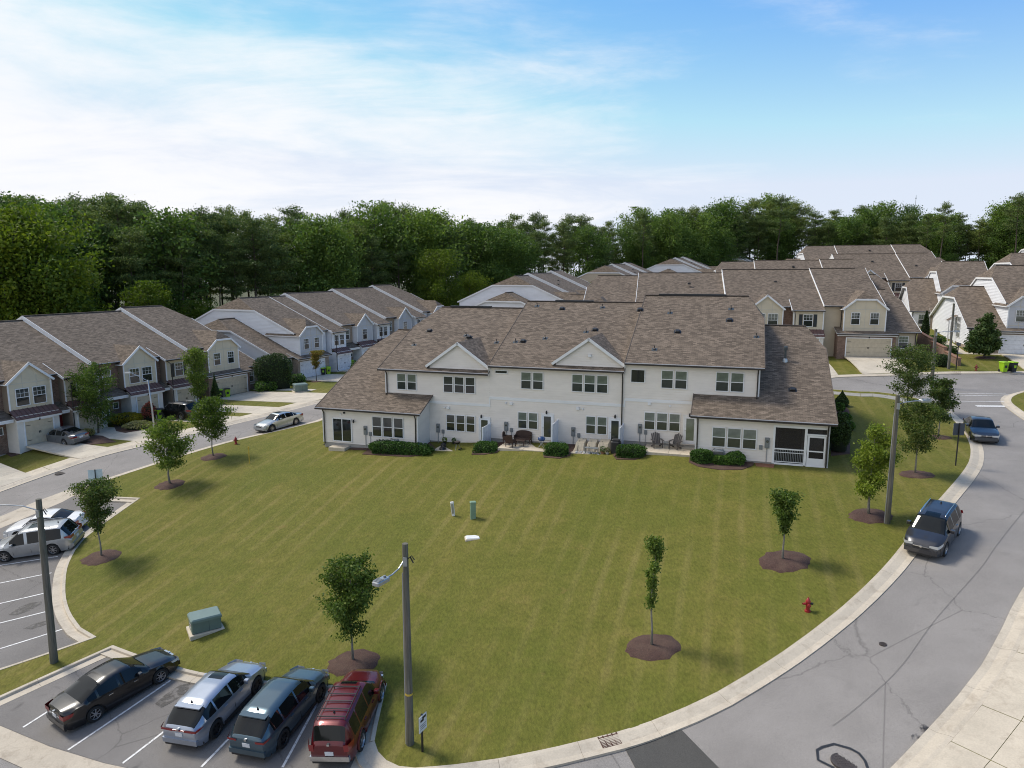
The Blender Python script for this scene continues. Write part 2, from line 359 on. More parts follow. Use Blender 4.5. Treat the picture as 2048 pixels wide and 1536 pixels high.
def smooth_line(pts, step=1.0, closed=False):
    """Catmull-Rom through the points, resampled about every step"""
    P = [Vector(p[:2]) for p in pts]; out = []; n = len(P)
    for i in range(n - 1):
        p0, p1, p2, p3 = P[max(i - 1, 0)], P[i], P[i + 1], P[min(i + 2, n - 1)]
        k = max(1, int((p2 - p1).length / step))
        for j in range(k):
            t = j / k
            out.append(.5 * ((2 * p1) + (p2 - p0) * t + (2 * p0 - 5 * p1 + 4 * p2 - p3) * t * t + (3 * p1 - p0 - 3 * p2 + p3) * t ** 3))
    out.append(P[-1]); return out
def drape(name, poly, dz, step, mat, parent=None, kind='structure', thick=None):
    """a sheet that follows the terrain inside a closed outline"""
    poly = [tuple(p[:2]) for p in poly]; q = [poly[0]]
    for p in poly[1:]:
        if math.hypot(p[0] - q[-1][0], p[1] - q[-1][1]) > .02: q.append(p)
    poly = q; dense = []
    for a, b in zip(poly, poly[1:] + poly[:1]):
        k = max(1, int(math.hypot(b[0] - a[0], b[1] - a[1]) / step))
        dense += [(a[0] + (b[0] - a[0]) * j / k, a[1] + (b[1] - a[1]) * j / k) for j in range(k)]
    xs = [p[0] for p in dense]; ys = [p[1] for p in dense]; vs = [Vector(p) for p in dense]; n = len(vs)
    for i in range(int((max(xs) - min(xs)) / step)):
        for j in range(int((max(ys) - min(ys)) / step)):
            p = (min(xs) + (i + .5) * step, min(ys) + (j + .5) * step)
            if inside(p, dense) and min((p[0] - d[0]) ** 2 + (p[1] - d[1]) ** 2 for d in dense) > (step * .4) ** 2: vs.append(Vector(p))
    ov, oe, of, *_ = delaunay_2d_cdt(vs, [(i, (i + 1) % n) for i in range(n)], [], 1, 1e-4)
    me = bpy.data.meshes.new(name); V = [(v.x, v.y, T(v.x, v.y) + dz) for v in ov]; Fc = [list(f) for f in of]
    if thick:
        m = len(V); V += [(x, y, z - thick) for x, y, z in V]; ids = {}
        bd = {}
        for f in of:
            for a, b in zip(f, list(f[1:]) + [f[0]]): bd[(a, b)] = 1
        Fc += [[a, a + m, b + m, b][::-1] for (a, b) in bd if (b, a) not in bd]
    me.from_pydata(V, [], Fc); me.update()
    bm = bmesh.new(); bm.from_mesh(me); bmesh.ops.recalc_face_normals(bm, faces=bm.faces)
    if sum(f.normal.z * f.calc_area() for f in bm.faces) < 0: bmesh.ops.reverse_faces(bm, faces=bm.faces)
    bm.to_mesh(me); bm.free()
    o = put(name, me, parent, mat)
    if kind and parent is None: o['kind'] = kind
    return o
def offset_line(L, d):
    out = []
    for i, p in enumerate(L):
        t = (L[min(i + 1, len(L) - 1)] - L[max(i - 1, 0)]).normalized(); out.append(p + Vector((t.y, -t.x)) * d)
    return out
ROLLED = [(-.02, -.25), (-.02, .004), (.14, -.004), (.36, -.062), (.50, -.098), (.78, -.092), (.78, -.25)]
UPRIGHT = [(-.02, -.25), (-.02, .012), (.13, .012), (.155, -.006), (.17, -.10), (.62, -.102), (.62, -.25)]
def kerb(root, L, side, prof, length=3.05, mat='kerb_concrete'):
    """kerb sections swept along the lawn edge L; side +1 puts the gutter to the right of travel"""
    acc = [0]
    for a, b in zip(L, L[1:]): acc.append(acc[-1] + (b - a).length)
    tot = acc[-1]; n = max(1, round(tot / length))
    def at(s_):
        s_ = min(max(s_, 0), tot)
        for i in range(len(L) - 1):
            if acc[i + 1] >= s_ - 1e-6:
                f = (s_ - acc[i]) / max(acc[i + 1] - acc[i], 1e-6); t = (L[i + 1] - L[i]).normalized(); 
                if 0 < i: t = (t * f + (L[i] - L[i - 1]).normalized() * (1 - f)).normalized()
                return L[i].lerp(L[i + 1], f), Vector((t.y, -t.x)) * side
    for k in range(n):
        a, b = tot * k / n + .006, tot * (k + 1) / n - .006; m = MB(); rings = []
        for j in range(5):
            p, nn = at(a + (b - a) * j / 4); z = T(p.x, p.y)
            rings.append([(p.x + nn.x * o, p.y + nn.y * o, z + h) for o, h in prof])
        for q, r in zip(rings, rings[1:]):
            for i in range(len(prof) - 1): m.face([q[i], q[i + 1], r[i + 1], r[i]] if side < 0 else [r[i], r[i + 1], q[i + 1], q[i]])
        m.face(rings[0]); m.face(rings[-1][::-1])
        m.build('kerb_section', mat, root)
def struct(name):
    o = bpy.data.objects.new(name, None); C.objects.link(o); o['kind'] = 'structure'; return o
def px(*pts, dz=0.0): return [G(a, b, dz) for a, b in pts]

# ------------------------------------------------------------------ ground
xs = sorted(set([-420, -330, -260, -200, -160, -130] + list(range(-110, 141, 5)) + [150, 170, 200, 240, 300, 400, 520]))
ys = sorted(set([-80, -50, -25] + list(range(-10, 221, 5)) + [230, 250, 280, 320, 380, 460, 600, 800, 1100]))
V = [(x, y, T(x, y) - (.40 if y < 125 else .40 - min(.35, (y - 125) * .02))) for y in ys for x in xs]; nx = len(xs)
me = bpy.data.meshes.new('ground'); me.from_pydata(V, [], [[j * nx + i, j * nx + i + 1, (j + 1) * nx + i + 1, (j + 1) * nx + i] for j in range(len(ys) - 1) for i in range(nx - 1)]); me.update()
put('ground', me, None, 'woodland_ground')['kind'] = 'structure'
# road sheet under every kerb
gx = [i * 1.0 for i in range(-92, 101)]; gy = [i * 1.0 for i in range(2, 62)] + [i * 2.0 for i in range(31, 76)]; nx = len(gx)
V = [(x, y, T(x, y) - .124) for y in gy for x in gx]
me = bpy.data.meshes.new('road'); me.from_pydata(V, [], [[j * nx + i, j * nx + i + 1, (j + 1) * nx + i + 1, (j + 1) * nx + i] for j in range(len(gy) - 1) for i in range(nx - 1)]); me.update()
put('road', me, None, 'road_asphalt')['kind'] = 'structure'

# outline of the main lot (lawn edge = back of kerb), traced clockwise from the left street
E_street = smooth_line(px((162, 980), (209, 962), (309, 929), (400, 901), (471, 881), (560, 861), (640, 842)), 1.2)
d_ = (E_street[-1] - E_street[-3]).normalized()
E_street += [E_street[-1] + Vector((.33, .94)) * k for k in (4, 9, 16, 24, 31)]
E_upper = smooth_line([E_street[-1] + Vector((8, 3)), Vector((10, 91)), Vector((25, 78))] + px((1670, 779), (1746, 783), (1783, 787), (1824, 794), (1858, 804), (1880, 818)), 1.2)
E_right = smooth_line(px((1880, 818), (1903, 836), (1922, 856), (1936, 878), (1942, 900), (1938, 924), (1921, 950), (1896, 979), (1860, 1020), (1810, 1083), (1770, 1132), (1720, 1182), (1680, 1218), (1620, 1265), (1560, 1308), (1500, 1346), (1430, 1387), (1370, 1415), (1240, 1463), (1195, 1474), (1100, 1497), (1000, 1517), (900, 1531), (830, 1536)), 1.2)
E_nose = smooth_line(px((830, 1536), (798, 1533), (770, 1520), (754, 1502), (748, 1482)), .4)
E_bsideR = smooth_line(px((748, 1482), (754, 1450), (764, 1405), (773, 1367)), 1.0)
E_bback = smooth_line(px((773, 1367), (720, 1371), (651, 1371), (580, 1367), (520, 1361), (413, 1348), (345, 1331), (270, 1308), (225, 1291)), 1.0)
E_bsideL = smooth_line(px((225, 1291), (160, 1320), (80, 1356), (0, 1392), (-120, 1447), (-300, 1530)), 1.5)
E_aside = smooth_line(px((-300, 1450), (-120, 1382), (0, 1340), (95, 1308), (192, 1274)), 1.5)
E_aback = smooth_line(px((192, 1274), (160, 1255), (141, 1228), (131, 1196), (130, 1165), (135, 1130), (148, 1103), (166, 1079), (200, 1052), (240, 1024), (280, 996)), 1.0)
E_atop = smooth_line(px((280, 996), (240, 994), (205, 993), (178, 987), (162, 980)), .8)
lot = E_street + E_upper + E_right[1:] + E_nose[1:] + E_bsideR[1:] + E_bback[1:] + E_bsideL[1:] + E_aside + E_aback[1:] + E_atop[1:-1]
drape('lawn', lot, -.006, 1.6, 'lawn_grass')
K = struct('kerb')
for L, prof in ((E_street, ROLLED), (E_upper, ROLLED), (E_right, ROLLED), (E_nose, ROLLED), (E_bsideR, UPRIGHT), (E_bback, UPRIGHT), (E_bsideL, UPRIGHT), (E_aside, UPRIGHT), (E_aback, UPRIGHT), (E_atop, UPRIGHT)):
    kerb(K, L, -1, prof)
# far side of the left street: driveways, verge
E_left = smooth_line(px((-260, 1075), (-120, 1020), (0, 975), (100, 940), (195, 908), (320, 878), (446, 848), (545, 824), (644, 799)), 1.5)
E_left += [E_left[-1] + Vector((.36, .933)) * k for k in (4, 8, 14, 20, 26, 32, 40)]
drape('verge', [p for p in E_left] + [Vector((-30, 140)), Vector((-90, 140)), Vector((-95, 20))], -.006, 3.0, 'lawn_grass')
kerb(K, E_left, 1, ROLLED)
# far side of the upper road
E_far = smooth_line([Vector((2, 108)), Vector((15, 95)), Vector((26, 84))] + px((1600, 754), (1670, 750), (1783, 747), (1861, 744), (1902, 743), (1960, 743), (2048, 742), (2200, 742)), 1.5)
drape('verge', E_far + [Vector((85, 76)), Vector((90, 138)), Vector((2, 138))], -.006, 3.0, 'lawn_grass')
kerb(K, E_far, 1, ROLLED)
# corner across the right road, and the near right roadside
E_cor = smooth_line(px((2150, 766), (2080, 776), (2048, 784), (2030, 790), (2022, 797), (2023, 805), (2034, 814), (2060, 832), (2110, 862)), .7)
drape('verge', E_cor + [Vector((62, 55))], -.006, 1.5, 'lawn_grass'); kerb(K, E_cor, 1, ROLLED)
E_rr = smooth_line(px((2260, 980), (2160, 1090), (2085, 1190), (2052, 1262), (2010, 1345), (1962, 1410), (1900, 1482), (1852, 1536), (1790, 1600), (1700, 1690)), 1.2)
kerb(K, E_rr, 1, ROLLED)
drape('verge', E_rr + [Vector((20, 8)), Vector((60, 8)), Vector((60, 40))], -.006, 2.0, 'lawn_grass')
# pavement slabs behind the near right kerb, two courses wide
SW = struct('pavement')
acc = 0; inner = offset_line(E_rr, -.02); 
def slab_row(L, d0, d1, n_mat, length):
    A = offset_line(L, d0); B = offset_line(L, d1); step = max(1, round(length / 1.2))
    for i in range(0, len(L) - step, step):
        q = [A[i].lerp(A[i + step], .006), A[i].lerp(A[i + step], .994), B[i].lerp(B[i + step], .994), B[i].lerp(B[i + step], .006)]
        m = MB(); top = [(p.x, p.y, T(p.x, p.y) + .012) for p in q]; bot = [(x, y, z - .2) for x, y, z in top]
        m.face(top)
        for k in range(4): m.face([top[k], bot[k], bot[(k + 1) % 4], top[(k + 1) % 4]])
        o = m.build('paving_slab', n_mat, SW)
        if sum(p.normal.z for p in o.data.polygons) < 0: o.data.flip_normals()
slab_row(E_rr, -.03, -1.20, 'pavement_concrete', 1.9); slab_row(E_rr, -1.22, -2.7, 'pavement_concrete', 1.9)
# pavement round the far corner of the main lot
EU = [p for p in E_upper if p.y < 84]
A = offset_line(EU, .9); B = offset_line(EU, 2.1)
for i in range(0, len(EU) - 2, 1):
    q = [A[i].lerp(A[i + 1], .01), A[i].lerp(A[i + 1], .99), B[i].lerp(B[i + 1], .99), B[i].lerp(B[i + 1], .01)]
    m = MB(); top = [(p.x, p.y, T(p.x, p.y) + .012) for p in q]; bot = [(x, y, z - .2) for x, y, z in top]; m.face(top)
    for k in range(4): m.face([top[k], bot[k], bot[(k + 1) % 4], top[(k + 1) % 4]])
    o = m.build('paving_slab', 'old_concrete', SW)
    if o.data.polygons[0].normal.z < 0: o.data.flip_normals()
# parking bays: darker asphalt, valley gutters, painted lines
bayB = E_bsideR + E_bback[1:] + E_bsideL[1:5] + px((-140, 1400), (0, 1446), (98, 1487), (206, 1520), (281, 1536), (420, 1560), (620, 1560), (700, 1545), (730, 1510))
drape('parking_lot', bayB, -.110, 1.2, 'lot_asphalt')
bayA = E_aside[2:] + E_aback[1:] + E_atop[1:] + px((110, 1004), (50, 1030), (0, 1052), (-150, 1120))
drape('parking_lot', bayA, -.110, 1.2, 'lot_asphalt')
drape('gutter', px((0, 1447), (98, 1488), (206, 1521), (281, 1537), (340, 1556), (200, 1580), (58, 1537), (0, 1511), (-160, 1440), (-160, 1385)), -.102, 1.0, 'gutter_concrete')
drape('gutter', px((160, 982), (125, 1001), (60, 1029), (0, 1054), (-150, 1121), (-150, 1090), (0, 1030), (70, 1001), (140, 975)), -.102, 1.0, 'gutter_concrete')
drape('gutter', px((742, 1482), (718, 1494), (698, 1536), (680, 1570), (800, 1580), (826, 1537), (770, 1527), (750, 1508)), -.102, .8, 'gutter_concrete')
drape('asphalt_patch', px((1250, 1492), (1363, 1454), (1460, 1552), (1300, 1585)), -.106, .8, 'patch_asphalt')
ML = struct('painted_markings')
def line(a, b, w, name='parking_line', mat='road_paint', dz=-.100):
    a, b = G(*a, -.11), G(*b, -.11); d = Vector((b.x - a.x, b.y - a.y)); n = max(2, int(d.length / .6)); t = Vector((-d.y, d.x)).normalized() * w / 2; m = MB()
    r = [[(a.x + d.x * k / n + s_ * t.x, a.y + d.y * k / n + s_ * t.y) for s_ in (-1, 1)] for k in range(n + 1)]
    for q, p in zip(r, r[1:]): m.face([(x, y, T(x, y) + dz) for x, y in (q[0], p[0], p[1], q[1])])
    o = m.build(name, mat, ML)
    if o.data.polygons[0].normal.z < 0: o.data.flip_normals()
for a, b in (((46, 1455), (140, 1395)), ((136, 1500), (341, 1361)), ((245, 1527), (440, 1376)), ((403, 1534), (555, 1375)), ((565, 1535), (646, 1385)),
             ((-60, 1140), (116, 1113)), ((-60, 1178), (103, 1146)), ((-60, 1221), (96, 1185)), ((-60, 1261), (98, 1222)), ((-60, 1316), (130, 1257)), ((-60, 1100), (100, 1075))): line(a, b, .10)
line((1893, 792.5), (2018, 790), .12, 'crosswalk_line'); line((1893, 804.5), (2019, 803), .12, 'crosswalk_line'); line((1952, 812), (2032, 813), .5, 'stop_line')
line((1912, 788), (2012, 786.5), .10, 'crosswalk_line')
# oil stains, cracks, seams
def blot(pts, mat, name='oil_stain', dz=-.097): 
    o = drape(name, px(*pts, dz=-.11), dz, .5, mat, ML)
s = NT('oil'); v = s.noise(s.pos(), 3.2, 5, .75); g_ = s.n('ShaderNodeBsdfTransparent'); ms = s.n('ShaderNodeMixShader'); s.col((.030, .027, .026)).set(Roughness=.5)
s.l(s.ramp(v, [(.40, (1, 1, 1)), (.60, (.12, .12, .12))]), ms.inputs[0]); s.l(s.b.outputs[0], ms.inputs[1]); s.l(g_.outputs[0], ms.inputs[2]); s.l(ms.outputs[0], s.out.inputs[0])
blot([(17, 1230), (36, 1216), (60, 1206), (84, 1203), (82, 1209), (60, 1221), (32, 1231)], 'oil'); blot([(46, 1258), (70, 1247), (98, 1240), (96, 1248), (66, 1259)], 'oil')
blot([(310, 1408), (330, 1390), (360, 1370), (384, 1366), (372, 1386), (346, 1404), (322, 1416)], 'oil')
blot([(1834, 1454), (1848, 1448), (1860, 1456), (1856, 1463), (1842, 1464)], 'oil'); blot([(1822, 1471), (1834, 1466), (1843, 1474), (1836, 1480), (1824, 1479)], 'oil')
simple('tar', (.022, .023, .025), .5); simple('seam', (.10, .095, .09), .8)
def crack(pts, w, mat='tar'):
    L = smooth_line(px(*pts, dz=-.11), .5); m = MB(); a = offset_line(L, w / 2); b = offset_line(L, -w / 2); rr = random.Random(len(pts))
    for i in range(len(L) - 1):
        q = [a[i], a[i + 1], b[i + 1], b[i]]; m.face([(p.x, p.y, T(p.x, p.y) - .098) for p in q])
    o = m.build('crack_seal', mat, ML)
    if o.data.polygons[0].normal.z < 0: o.data.flip_normals()
crack([(1668, 1536), (1636, 1520), (1634, 1500), (1645, 1494), (1668, 1488), (1700, 1497), (1718, 1507), (1730, 1522), (1735, 1536)], .09)
crack([(2048, 1022), (1990, 1095), (1958, 1140), (1870, 1240), (1800, 1335), (1720, 1410), (1665, 1452)], .014, 'seam')
# manholes, valve cover, storm grates
simple('cast_iron', (.060, .048, .042), .6, .4, 12)
def disc(name, label, pxy, r, n=24):
    p = G(*pxy, -.11); o = thing(name, label, 'manhole', (p.x, p.y, T(p.x, p.y) - .10)); m = MB().lathe([(r, -.05), (r, .004), (r * .9, .006), (r * .9, .0), (0, .0)], n); m.build('rim', 'cast_iron', o)
    m = MB()
    for k in range(-4, 5):
        for j in range(-4, 5):
            x, y = k * r * .2, j * r * .2
            if x * x + y * y < (r * .8) ** 2: m.box(x - r * .06, x + r * .06, y - r * .06, y + r * .06, 0, .008)
    m.build('tread_studs', 'cast_iron', o)['kind'] = 'stuff'
disc('manhole_cover', 'round iron manhole cover ringed by a sealed crack on the near road', (1688, 1523), .42)
disc('valve_cover', 'small round iron valve cover in the right road', (1766, 1288), .15)
disc('manhole_cover', 'iron manhole cover in the street before the beige townhouses', (122, 946), .45)
def grate(name, label, c4):
    c4 = [G(a, b) for a, b in c4]; cx = sum((p for p in c4), Vector()) / 4; o = thing(name, label, 'drain grate', (cx.x, cx.y, T(cx.x, cx.y)))
    def at(u, v): 
        p = c4[0].lerp(c4[1], u).lerp(c4[3].lerp(c4[2], u), v); h = .012 - .095 * min(1, v * 1.3); return Vector((p.x - o.location.x, p.y - o.location.y, T(p.x, p.y) + h + .012 - o.location.z))
    m = MB()
    for k in range(5): 
        for j in range(4): m.beam(at(k / 4, j / 4), at(k / 4, (j + 1) / 4), .05, .04)
    m.build('frame_bar', 'rust', o); m = MB()
    for k in range(1, 12): m.beam(at(0, k / 12), at(1, k / 12), .045, .03)
    m.build('cross_bar', 'rust', o)
    m = MB(); m.face([at(0, 0) - Vector((0, 0, .035)), at(1, 0) - Vector((0, 0, .035)), at(1, .7) - Vector((0, 0, .03)), at(1, 1) - Vector((0, 0, .02)), at(0, 1) - Vector((0, 0, .02)), at(0, .7) - Vector((0, 0, .03))]); m.build('pit', 'vent_black', o)
simple('rust', (.085, .040, .026), .8, .4, 9)
grate('storm_drain', 'rusty storm drain grate in the kerb of the near lawn', [(1196, 1475), (1232, 1465), (1250, 1492), (1213, 1503)])
grate('storm_drain', 'rusty storm drain inlet across the upper road by the hydrant', [(1904, 742.6), (1921, 742.6), (1921, 746.5), (1904, 746.5)])
# ------------------------------------------------------------------ building kit
def uvplane(pts):
    """metres along the level direction and along the slope of a flat face"""
    p = [Vector(q) for q in pts]; n = Vector((0, 0, 0))
    for i in range(1, len(p) - 1): n += (p[i] - p[0]).cross(p[i + 1] - p[0])
    n.normalize(); h = Vector((0, 0, 1)).cross(n)
    h = h.normalized() if h.length > 1e-4 else Vector((1, 0, 0)); w = n.cross(h)
    return [(q.dot(h), q.dot(w)) for q in p]
def clip_band(poly, z0, z1):
    def cut(P, keep, z):
        out = []
        for i in range(len(P)):
            a, b = P[i - 1], P[i]; ka, kb = keep(a[2]), keep(b[2])
            if ka != kb:
                t = (z - a[2]) / (b[2] - a[2]); out.append(tuple(a[k] + (b[k] - a[k]) * t for k in range(3)))
            if kb: out.append(b)
        return out
    P = cut(poly, lambda z: z >= z0 - 1e-6, z0)
    return cut(P, lambda z: z <= z1 + 1e-6, z1) if len(P) > 2 else []
WIN = {}
class Bld:
    def __init__(s, name, label, o, ang, group=None, trim='trim_white', gut='gutter_brown', lap=.034):
        s.lap = lap
        s.ang = R(ang); s.o = Vector(o); s.root = thing(name, label, 'townhouses', o, -s.ang, group); s.trim = trim; s.gut = gut
        s.v = Vector((math.sin(s.ang), math.cos(s.ang))); s.u = Vector((math.cos(s.ang), -math.sin(s.ang)))
    def w(s, u, v, z=0): return Vector((s.o.x + s.u.x * u + s.v.x * v, s.o.y + s.u.y * u + s.v.y * v, s.o.z + z))
    def on_plane(s, px_, py_, p0, n):
        """local point where the pixel's ray meets the local plane through p0 with normal n"""
        d = ray(px_, py_); q = Vector((-s.o.x, -s.o.y)); L0 = Vector((q.dot(s.u), q.dot(s.v), H - s.o.z)); D = Vector((d[0] * s.u.x + d[1] * s.u.y, d[0] * s.v.x + d[1] * s.v.y, d[2])); n = Vector(n)
        return L0 + D * ((Vector(p0) - L0).dot(n) / D.dot(n))
    def siding(s, pts, mat, n, course=.185, name='siding_wall', lap=None):
        lap = lap or s.lap
        m = MB(); zs = [p[2] for p in pts]; z = min(zs); zt = max(zs); n = Vector((n[0], n[1], 0)); h = Vector((-n.y, n.x, 0))
        while z < zt - .01:
            P = clip_band(pts, z, min(z + course, zt))
            if len(P) > 2:
                f = [Vector(p) + n * lap * (1 - (p[2] - z) / course) for p in P]; m.face(f, 0, [(q.dot(h), q.z) for q in f])
                bt = [p for p in P if abs(p[2] - z) < 1e-4]
                if len(bt) >= 2: a, b = Vector(bt[0]), Vector(bt[-1]); m.face([a, b, b + n * lap, a + n * lap], 0, [(0, 0)] * 4)
            z += course
        return m.build(name, mat, s.root)
    def wall(s, pts, mat, name='wall'):
        m = MB(); m.face(pts, 0, uvplane(pts)); return m.build(name, mat, s.root)
    def boxpart(s, name, mat, x0, x1, y0, y1, z0, z1, parent=None): return MB().box(x0, x1, y0, y1, z0, z1).build(name, mat, parent or s.root)
    def roof(s, pts, name='roof_plane', t=.10, mat='shingle', edge=None):
        m = MB(); pts = [Vector(p) for p in pts]; n = (pts[1] - pts[0]).cross(pts[2] - pts[0])
        if n.z < 0: pts = pts[::-1]
        m.face(pts, 0, uvplane(pts)); lo_ = [p - Vector((0, 0, t)) for p in pts]; m.face(lo_[::-1], 1)
        for k in range(len(pts)): m.face([pts[k - 1], lo_[k - 1], lo_[k], pts[k]], 1)
        return m.build(name, (mat, edge or s.trim), s.root)
    def rake(s, a, b, w=.05, h=.22, mat=None): return MB().beam(Vector(a) + Vector((0, 0, .03)), Vector(b) + Vector((0, 0, .03)), w, h).build('rake_board', mat or s.trim, s.root)
    def gutter(s, a, b): return MB().beam(Vector(a) + Vector((0, 0, -.02)), Vector(b) + Vector((0, 0, -.02)), .12, .12).build('gutter', s.gut, s.root)
    def downspout(s, u, v, z0, z1, off=.12): return MB().tube([(u, v - .32, z1), (u, v - .30, z1 - .12), (u, v - off, z1 - .42), (u, v - off, z0 + .15), (u, v - off - .2, z0 + .04)], .05, 6).build('downspout', s.gut, s.root)
    def roofblock(s, uL, uR, v0, ze, vr, zr, v1, cl=0, cr=0, kz=1.6, rakes=True, gut=True, rm=None, rh=.22):
        m_ = (zr - ze) / (vr - v0); zb = zr - m_ * (v1 - vr); zk = zr - kz; kf = vr - kz / m_; kb = vr + kz / m_
        for front in (True, False):
            v_, z_, k_ = (v0, ze, kf) if front else (v1, zb, kb); P = [(uL, v_, z_), (uR, v_, z_)]
            P += [(uR, k_, zk), (uR - cr, vr, zr)] if cr else [(uR, vr, zr)]
            P += [(uL + cl, vr, zr), (uL, k_, zk)] if cl else [(uL, vr, zr)]
            s.roof(P)
        for c_, U, d in ((cl, uL, 1), (cr, uR, -1)):
            if c_: s.roof([(U, kf, zk), (U, kb, zk), (U + d * c_, vr, zr)], 'hip_plane')
            if rakes:
                top = (U, kf, zk) if c_ else (U, vr, zr); topb = (U, kb, zk) if c_ else (U, vr, zr)
                s.rake((U, v0, ze), top, .05, rh, rm); s.rake((U, v1, zb), topb, .05, rh, rm)
                if c_: s.rake((U, kf, zk), (U, kb, zk), .05, rh, rm)
        MB().beam((uL + cl, vr, zr + .05), (uR - cr, vr, zr + .05), .3, .06).build('ridge_cap', 'ridge', s.root)
        if gut: s.gutter((uL, v0 - .06, ze - .02), (uR, v0 - .06, ze - .02)); s.gutter((uL, v1 + .06, zb - .02), (uR, v1 + .06, zb - .02))
        return m_, zb
    def window(s, u, v, z, w, h, face='F', style='dh', mat_top='pane_blind', mat_bot='pane_mid'):
        key = (round(w, 2), round(h, 2), style, mat_top, mat_bot, s.trim)
        if key not in WIN:
            t = .055; fr = MB()
            for b in ((-w / 2 - t, -w / 2, 0 - t, h + t), (w / 2, w / 2 + t, -t, h + t)): fr.box(b[0], b[1], -.045, .03, b[2], b[3])
            fr.box(-w / 2, w / 2, -.045, .03, -t, 0); fr.box(-w / 2, w / 2, -.045, .03, h, h + t)
            panes = []
            if style in ('dh', 'dhg'):
                fr.box(-w / 2, w / 2, -.035, .03, h * .5 - .025, h * .5 + .025)
                panes = [(h * .5 + .025, h, mat_top), (0, h * .5 - .025, mat_bot)]
            else: panes = [(0, h, mat_top)]
            gr = None
            if style == 'dhg':
                gr = MB()
                for k in (1, 2): gr.box(-w / 2 + w * k / 3 - .01, -w / 2 + w * k / 3 + .01, -.024, -.012, h * .5 + .025, h)
                gr.box(-w / 2, w / 2, -.023, -.013, h * .75 - .01, h * .75 + .01)
            if style == 'grid':
                gr = MB(); nx_ = max(2, round(w / .28)); nz_ = max(1, round(h / .6))
                for k in range(1, nx_): gr.box(-w / 2 + w * k / nx_ - .02, -w / 2 + w * k / nx_ + .02, -.03, -.012, 0, h)
                for k in range(1, nz_): gr.box(-w / 2, w / 2, -.029, -.013, h * k / nz_ - .02, h * k / nz_ + .02)
            WIN[key] = (fr.mesh('window'), [(MB().box(-w / 2, w / 2, -.012, .02, a, b).mesh('pane'), mm) for a, b, mm in panes], gr.mesh('glazing_bars') if gr else None)
        fm, pm, gm = WIN[key]
        rz = {'F': 0, 'B': math.pi, 'L': -math.pi / 2, 'R': math.pi / 2}[face]; e_ = s.lap + .012; off = {'F': (0, -e_), 'B': (0, e_), 'L': (-e_, 0), 'R': (e_, 0)}[face]
        o = put('window', fm, s.root, s.trim, (u + off[0], v + off[1], z), (0, 0, rz))
        for me_, mm in pm: put('pane', me_, o, mm)
        if gm: put('glazing_bars', gm, o, s.trim)
        return o
    def windows(s, u0, u1, v, z0, z1, n, style='dh', face='F', top='pane_blind', bot='pane_mid'):
        w = (u1 - u0 - .09 * (n - 1)) / n - .11
        for k in range(n): s.window(u0 + .055 + w / 2 + k * (w + .11 + .09), v, z0 + .055, w, z1 - z0 - .11, face, style, top, bot)
    def garage(s, u0, u1, v, z, h=2.15, mat='garage_tan'):
        d = thing_part('garage_door', s.root, (0, 0, 0)); n = 4
        for k in range(n):
            m = MB(); a, b = z + h * k / n + .006, z + h * (k + 1) / n - .006; m.box(u0, u1, v - .03, v + .05, a, b); c = max(2, round((u1 - u0) / 1.2))
            for j in range(c): m.box(u0 + (u1 - u0) * (j + .1) / c, u0 + (u1 - u0) * (j + .9) / c, v - .038, v - .02, a + .09, b - .09)
            m.build('door_panel', mat, d)
        m = MB(); w = .11
        m.box(u0 - w, u0, v - .07, v + .02, z, z + h + w); m.box(u1, u1 + w, v - .07, v + .02, z, z + h + w); m.box(u0, u1, v - .07, v + .02, z + h, z + h + w); m.build('door_frame', s.trim, d)
        c = (u0 + u1) / 2; MB().box(c - .09, c - .03, v - .06, v - .035, z + .95, z + 1.15).box(c + .03, c + .09, v - .06, v - .035, z + .95, z + 1.15).build('handle', 'shutter_dark', d)
        for sx, e in ((1, u0), (-1, u1)):
            for zz in (z + .42, z + h - .35): MB().box(e + sx * .06, e + sx * .48, v - .05, v - .035, zz - .02, zz + .02).build('hinge_strap', 'shutter_dark', d)
        return d
    def door(s, u, v, z, w=.82, h=2.03, mat='vinyl_white', glass='pane_mid', frame=None):
        d = thing_part('back_door', s.root, (u, v - s.lap, z)); t = .09
        MB().box(-w / 2, w / 2, -.035, .02, 0, h).build('door_leaf', mat, d)
        if glass: MB().box(-w / 2 + .13, w / 2 - .13, -.045, -.02, .25, h - .15).build('pane', glass, d)
        MB().box(-w / 2 - t, -w / 2, -.06, .02, -.02, h + t).box(w / 2, w / 2 + t, -.06, .02, -.02, h + t).box(-w / 2, w / 2, -.06, .02, h, h + t).build('door_frame', frame or s.trim, d)
        MB().lathe([(.0, -.10), (.03, -.09), (.035, -.07), (.015, -.05), (.015, -.03)], 8, (-w / 2 + .07, 0, .98), 0, 'y').build('handle', 'galvanised', d); return d
    def lamp(s, u, v, z, face=(0, -1)):
        m = MB().lathe([(0, .10), (.03, .09), (.075, .02), (.07, -.14), (.04, -.17), (0, -.17)], 8, (u + face[0] * .17, v + face[1] * .17, z)); m.tube([(u, v, z + .06), (u + face[0] * .10, v + face[1] * .10, z + .10)], .015, 5); m.build('wall_lamp', 'vent_black', s.root)
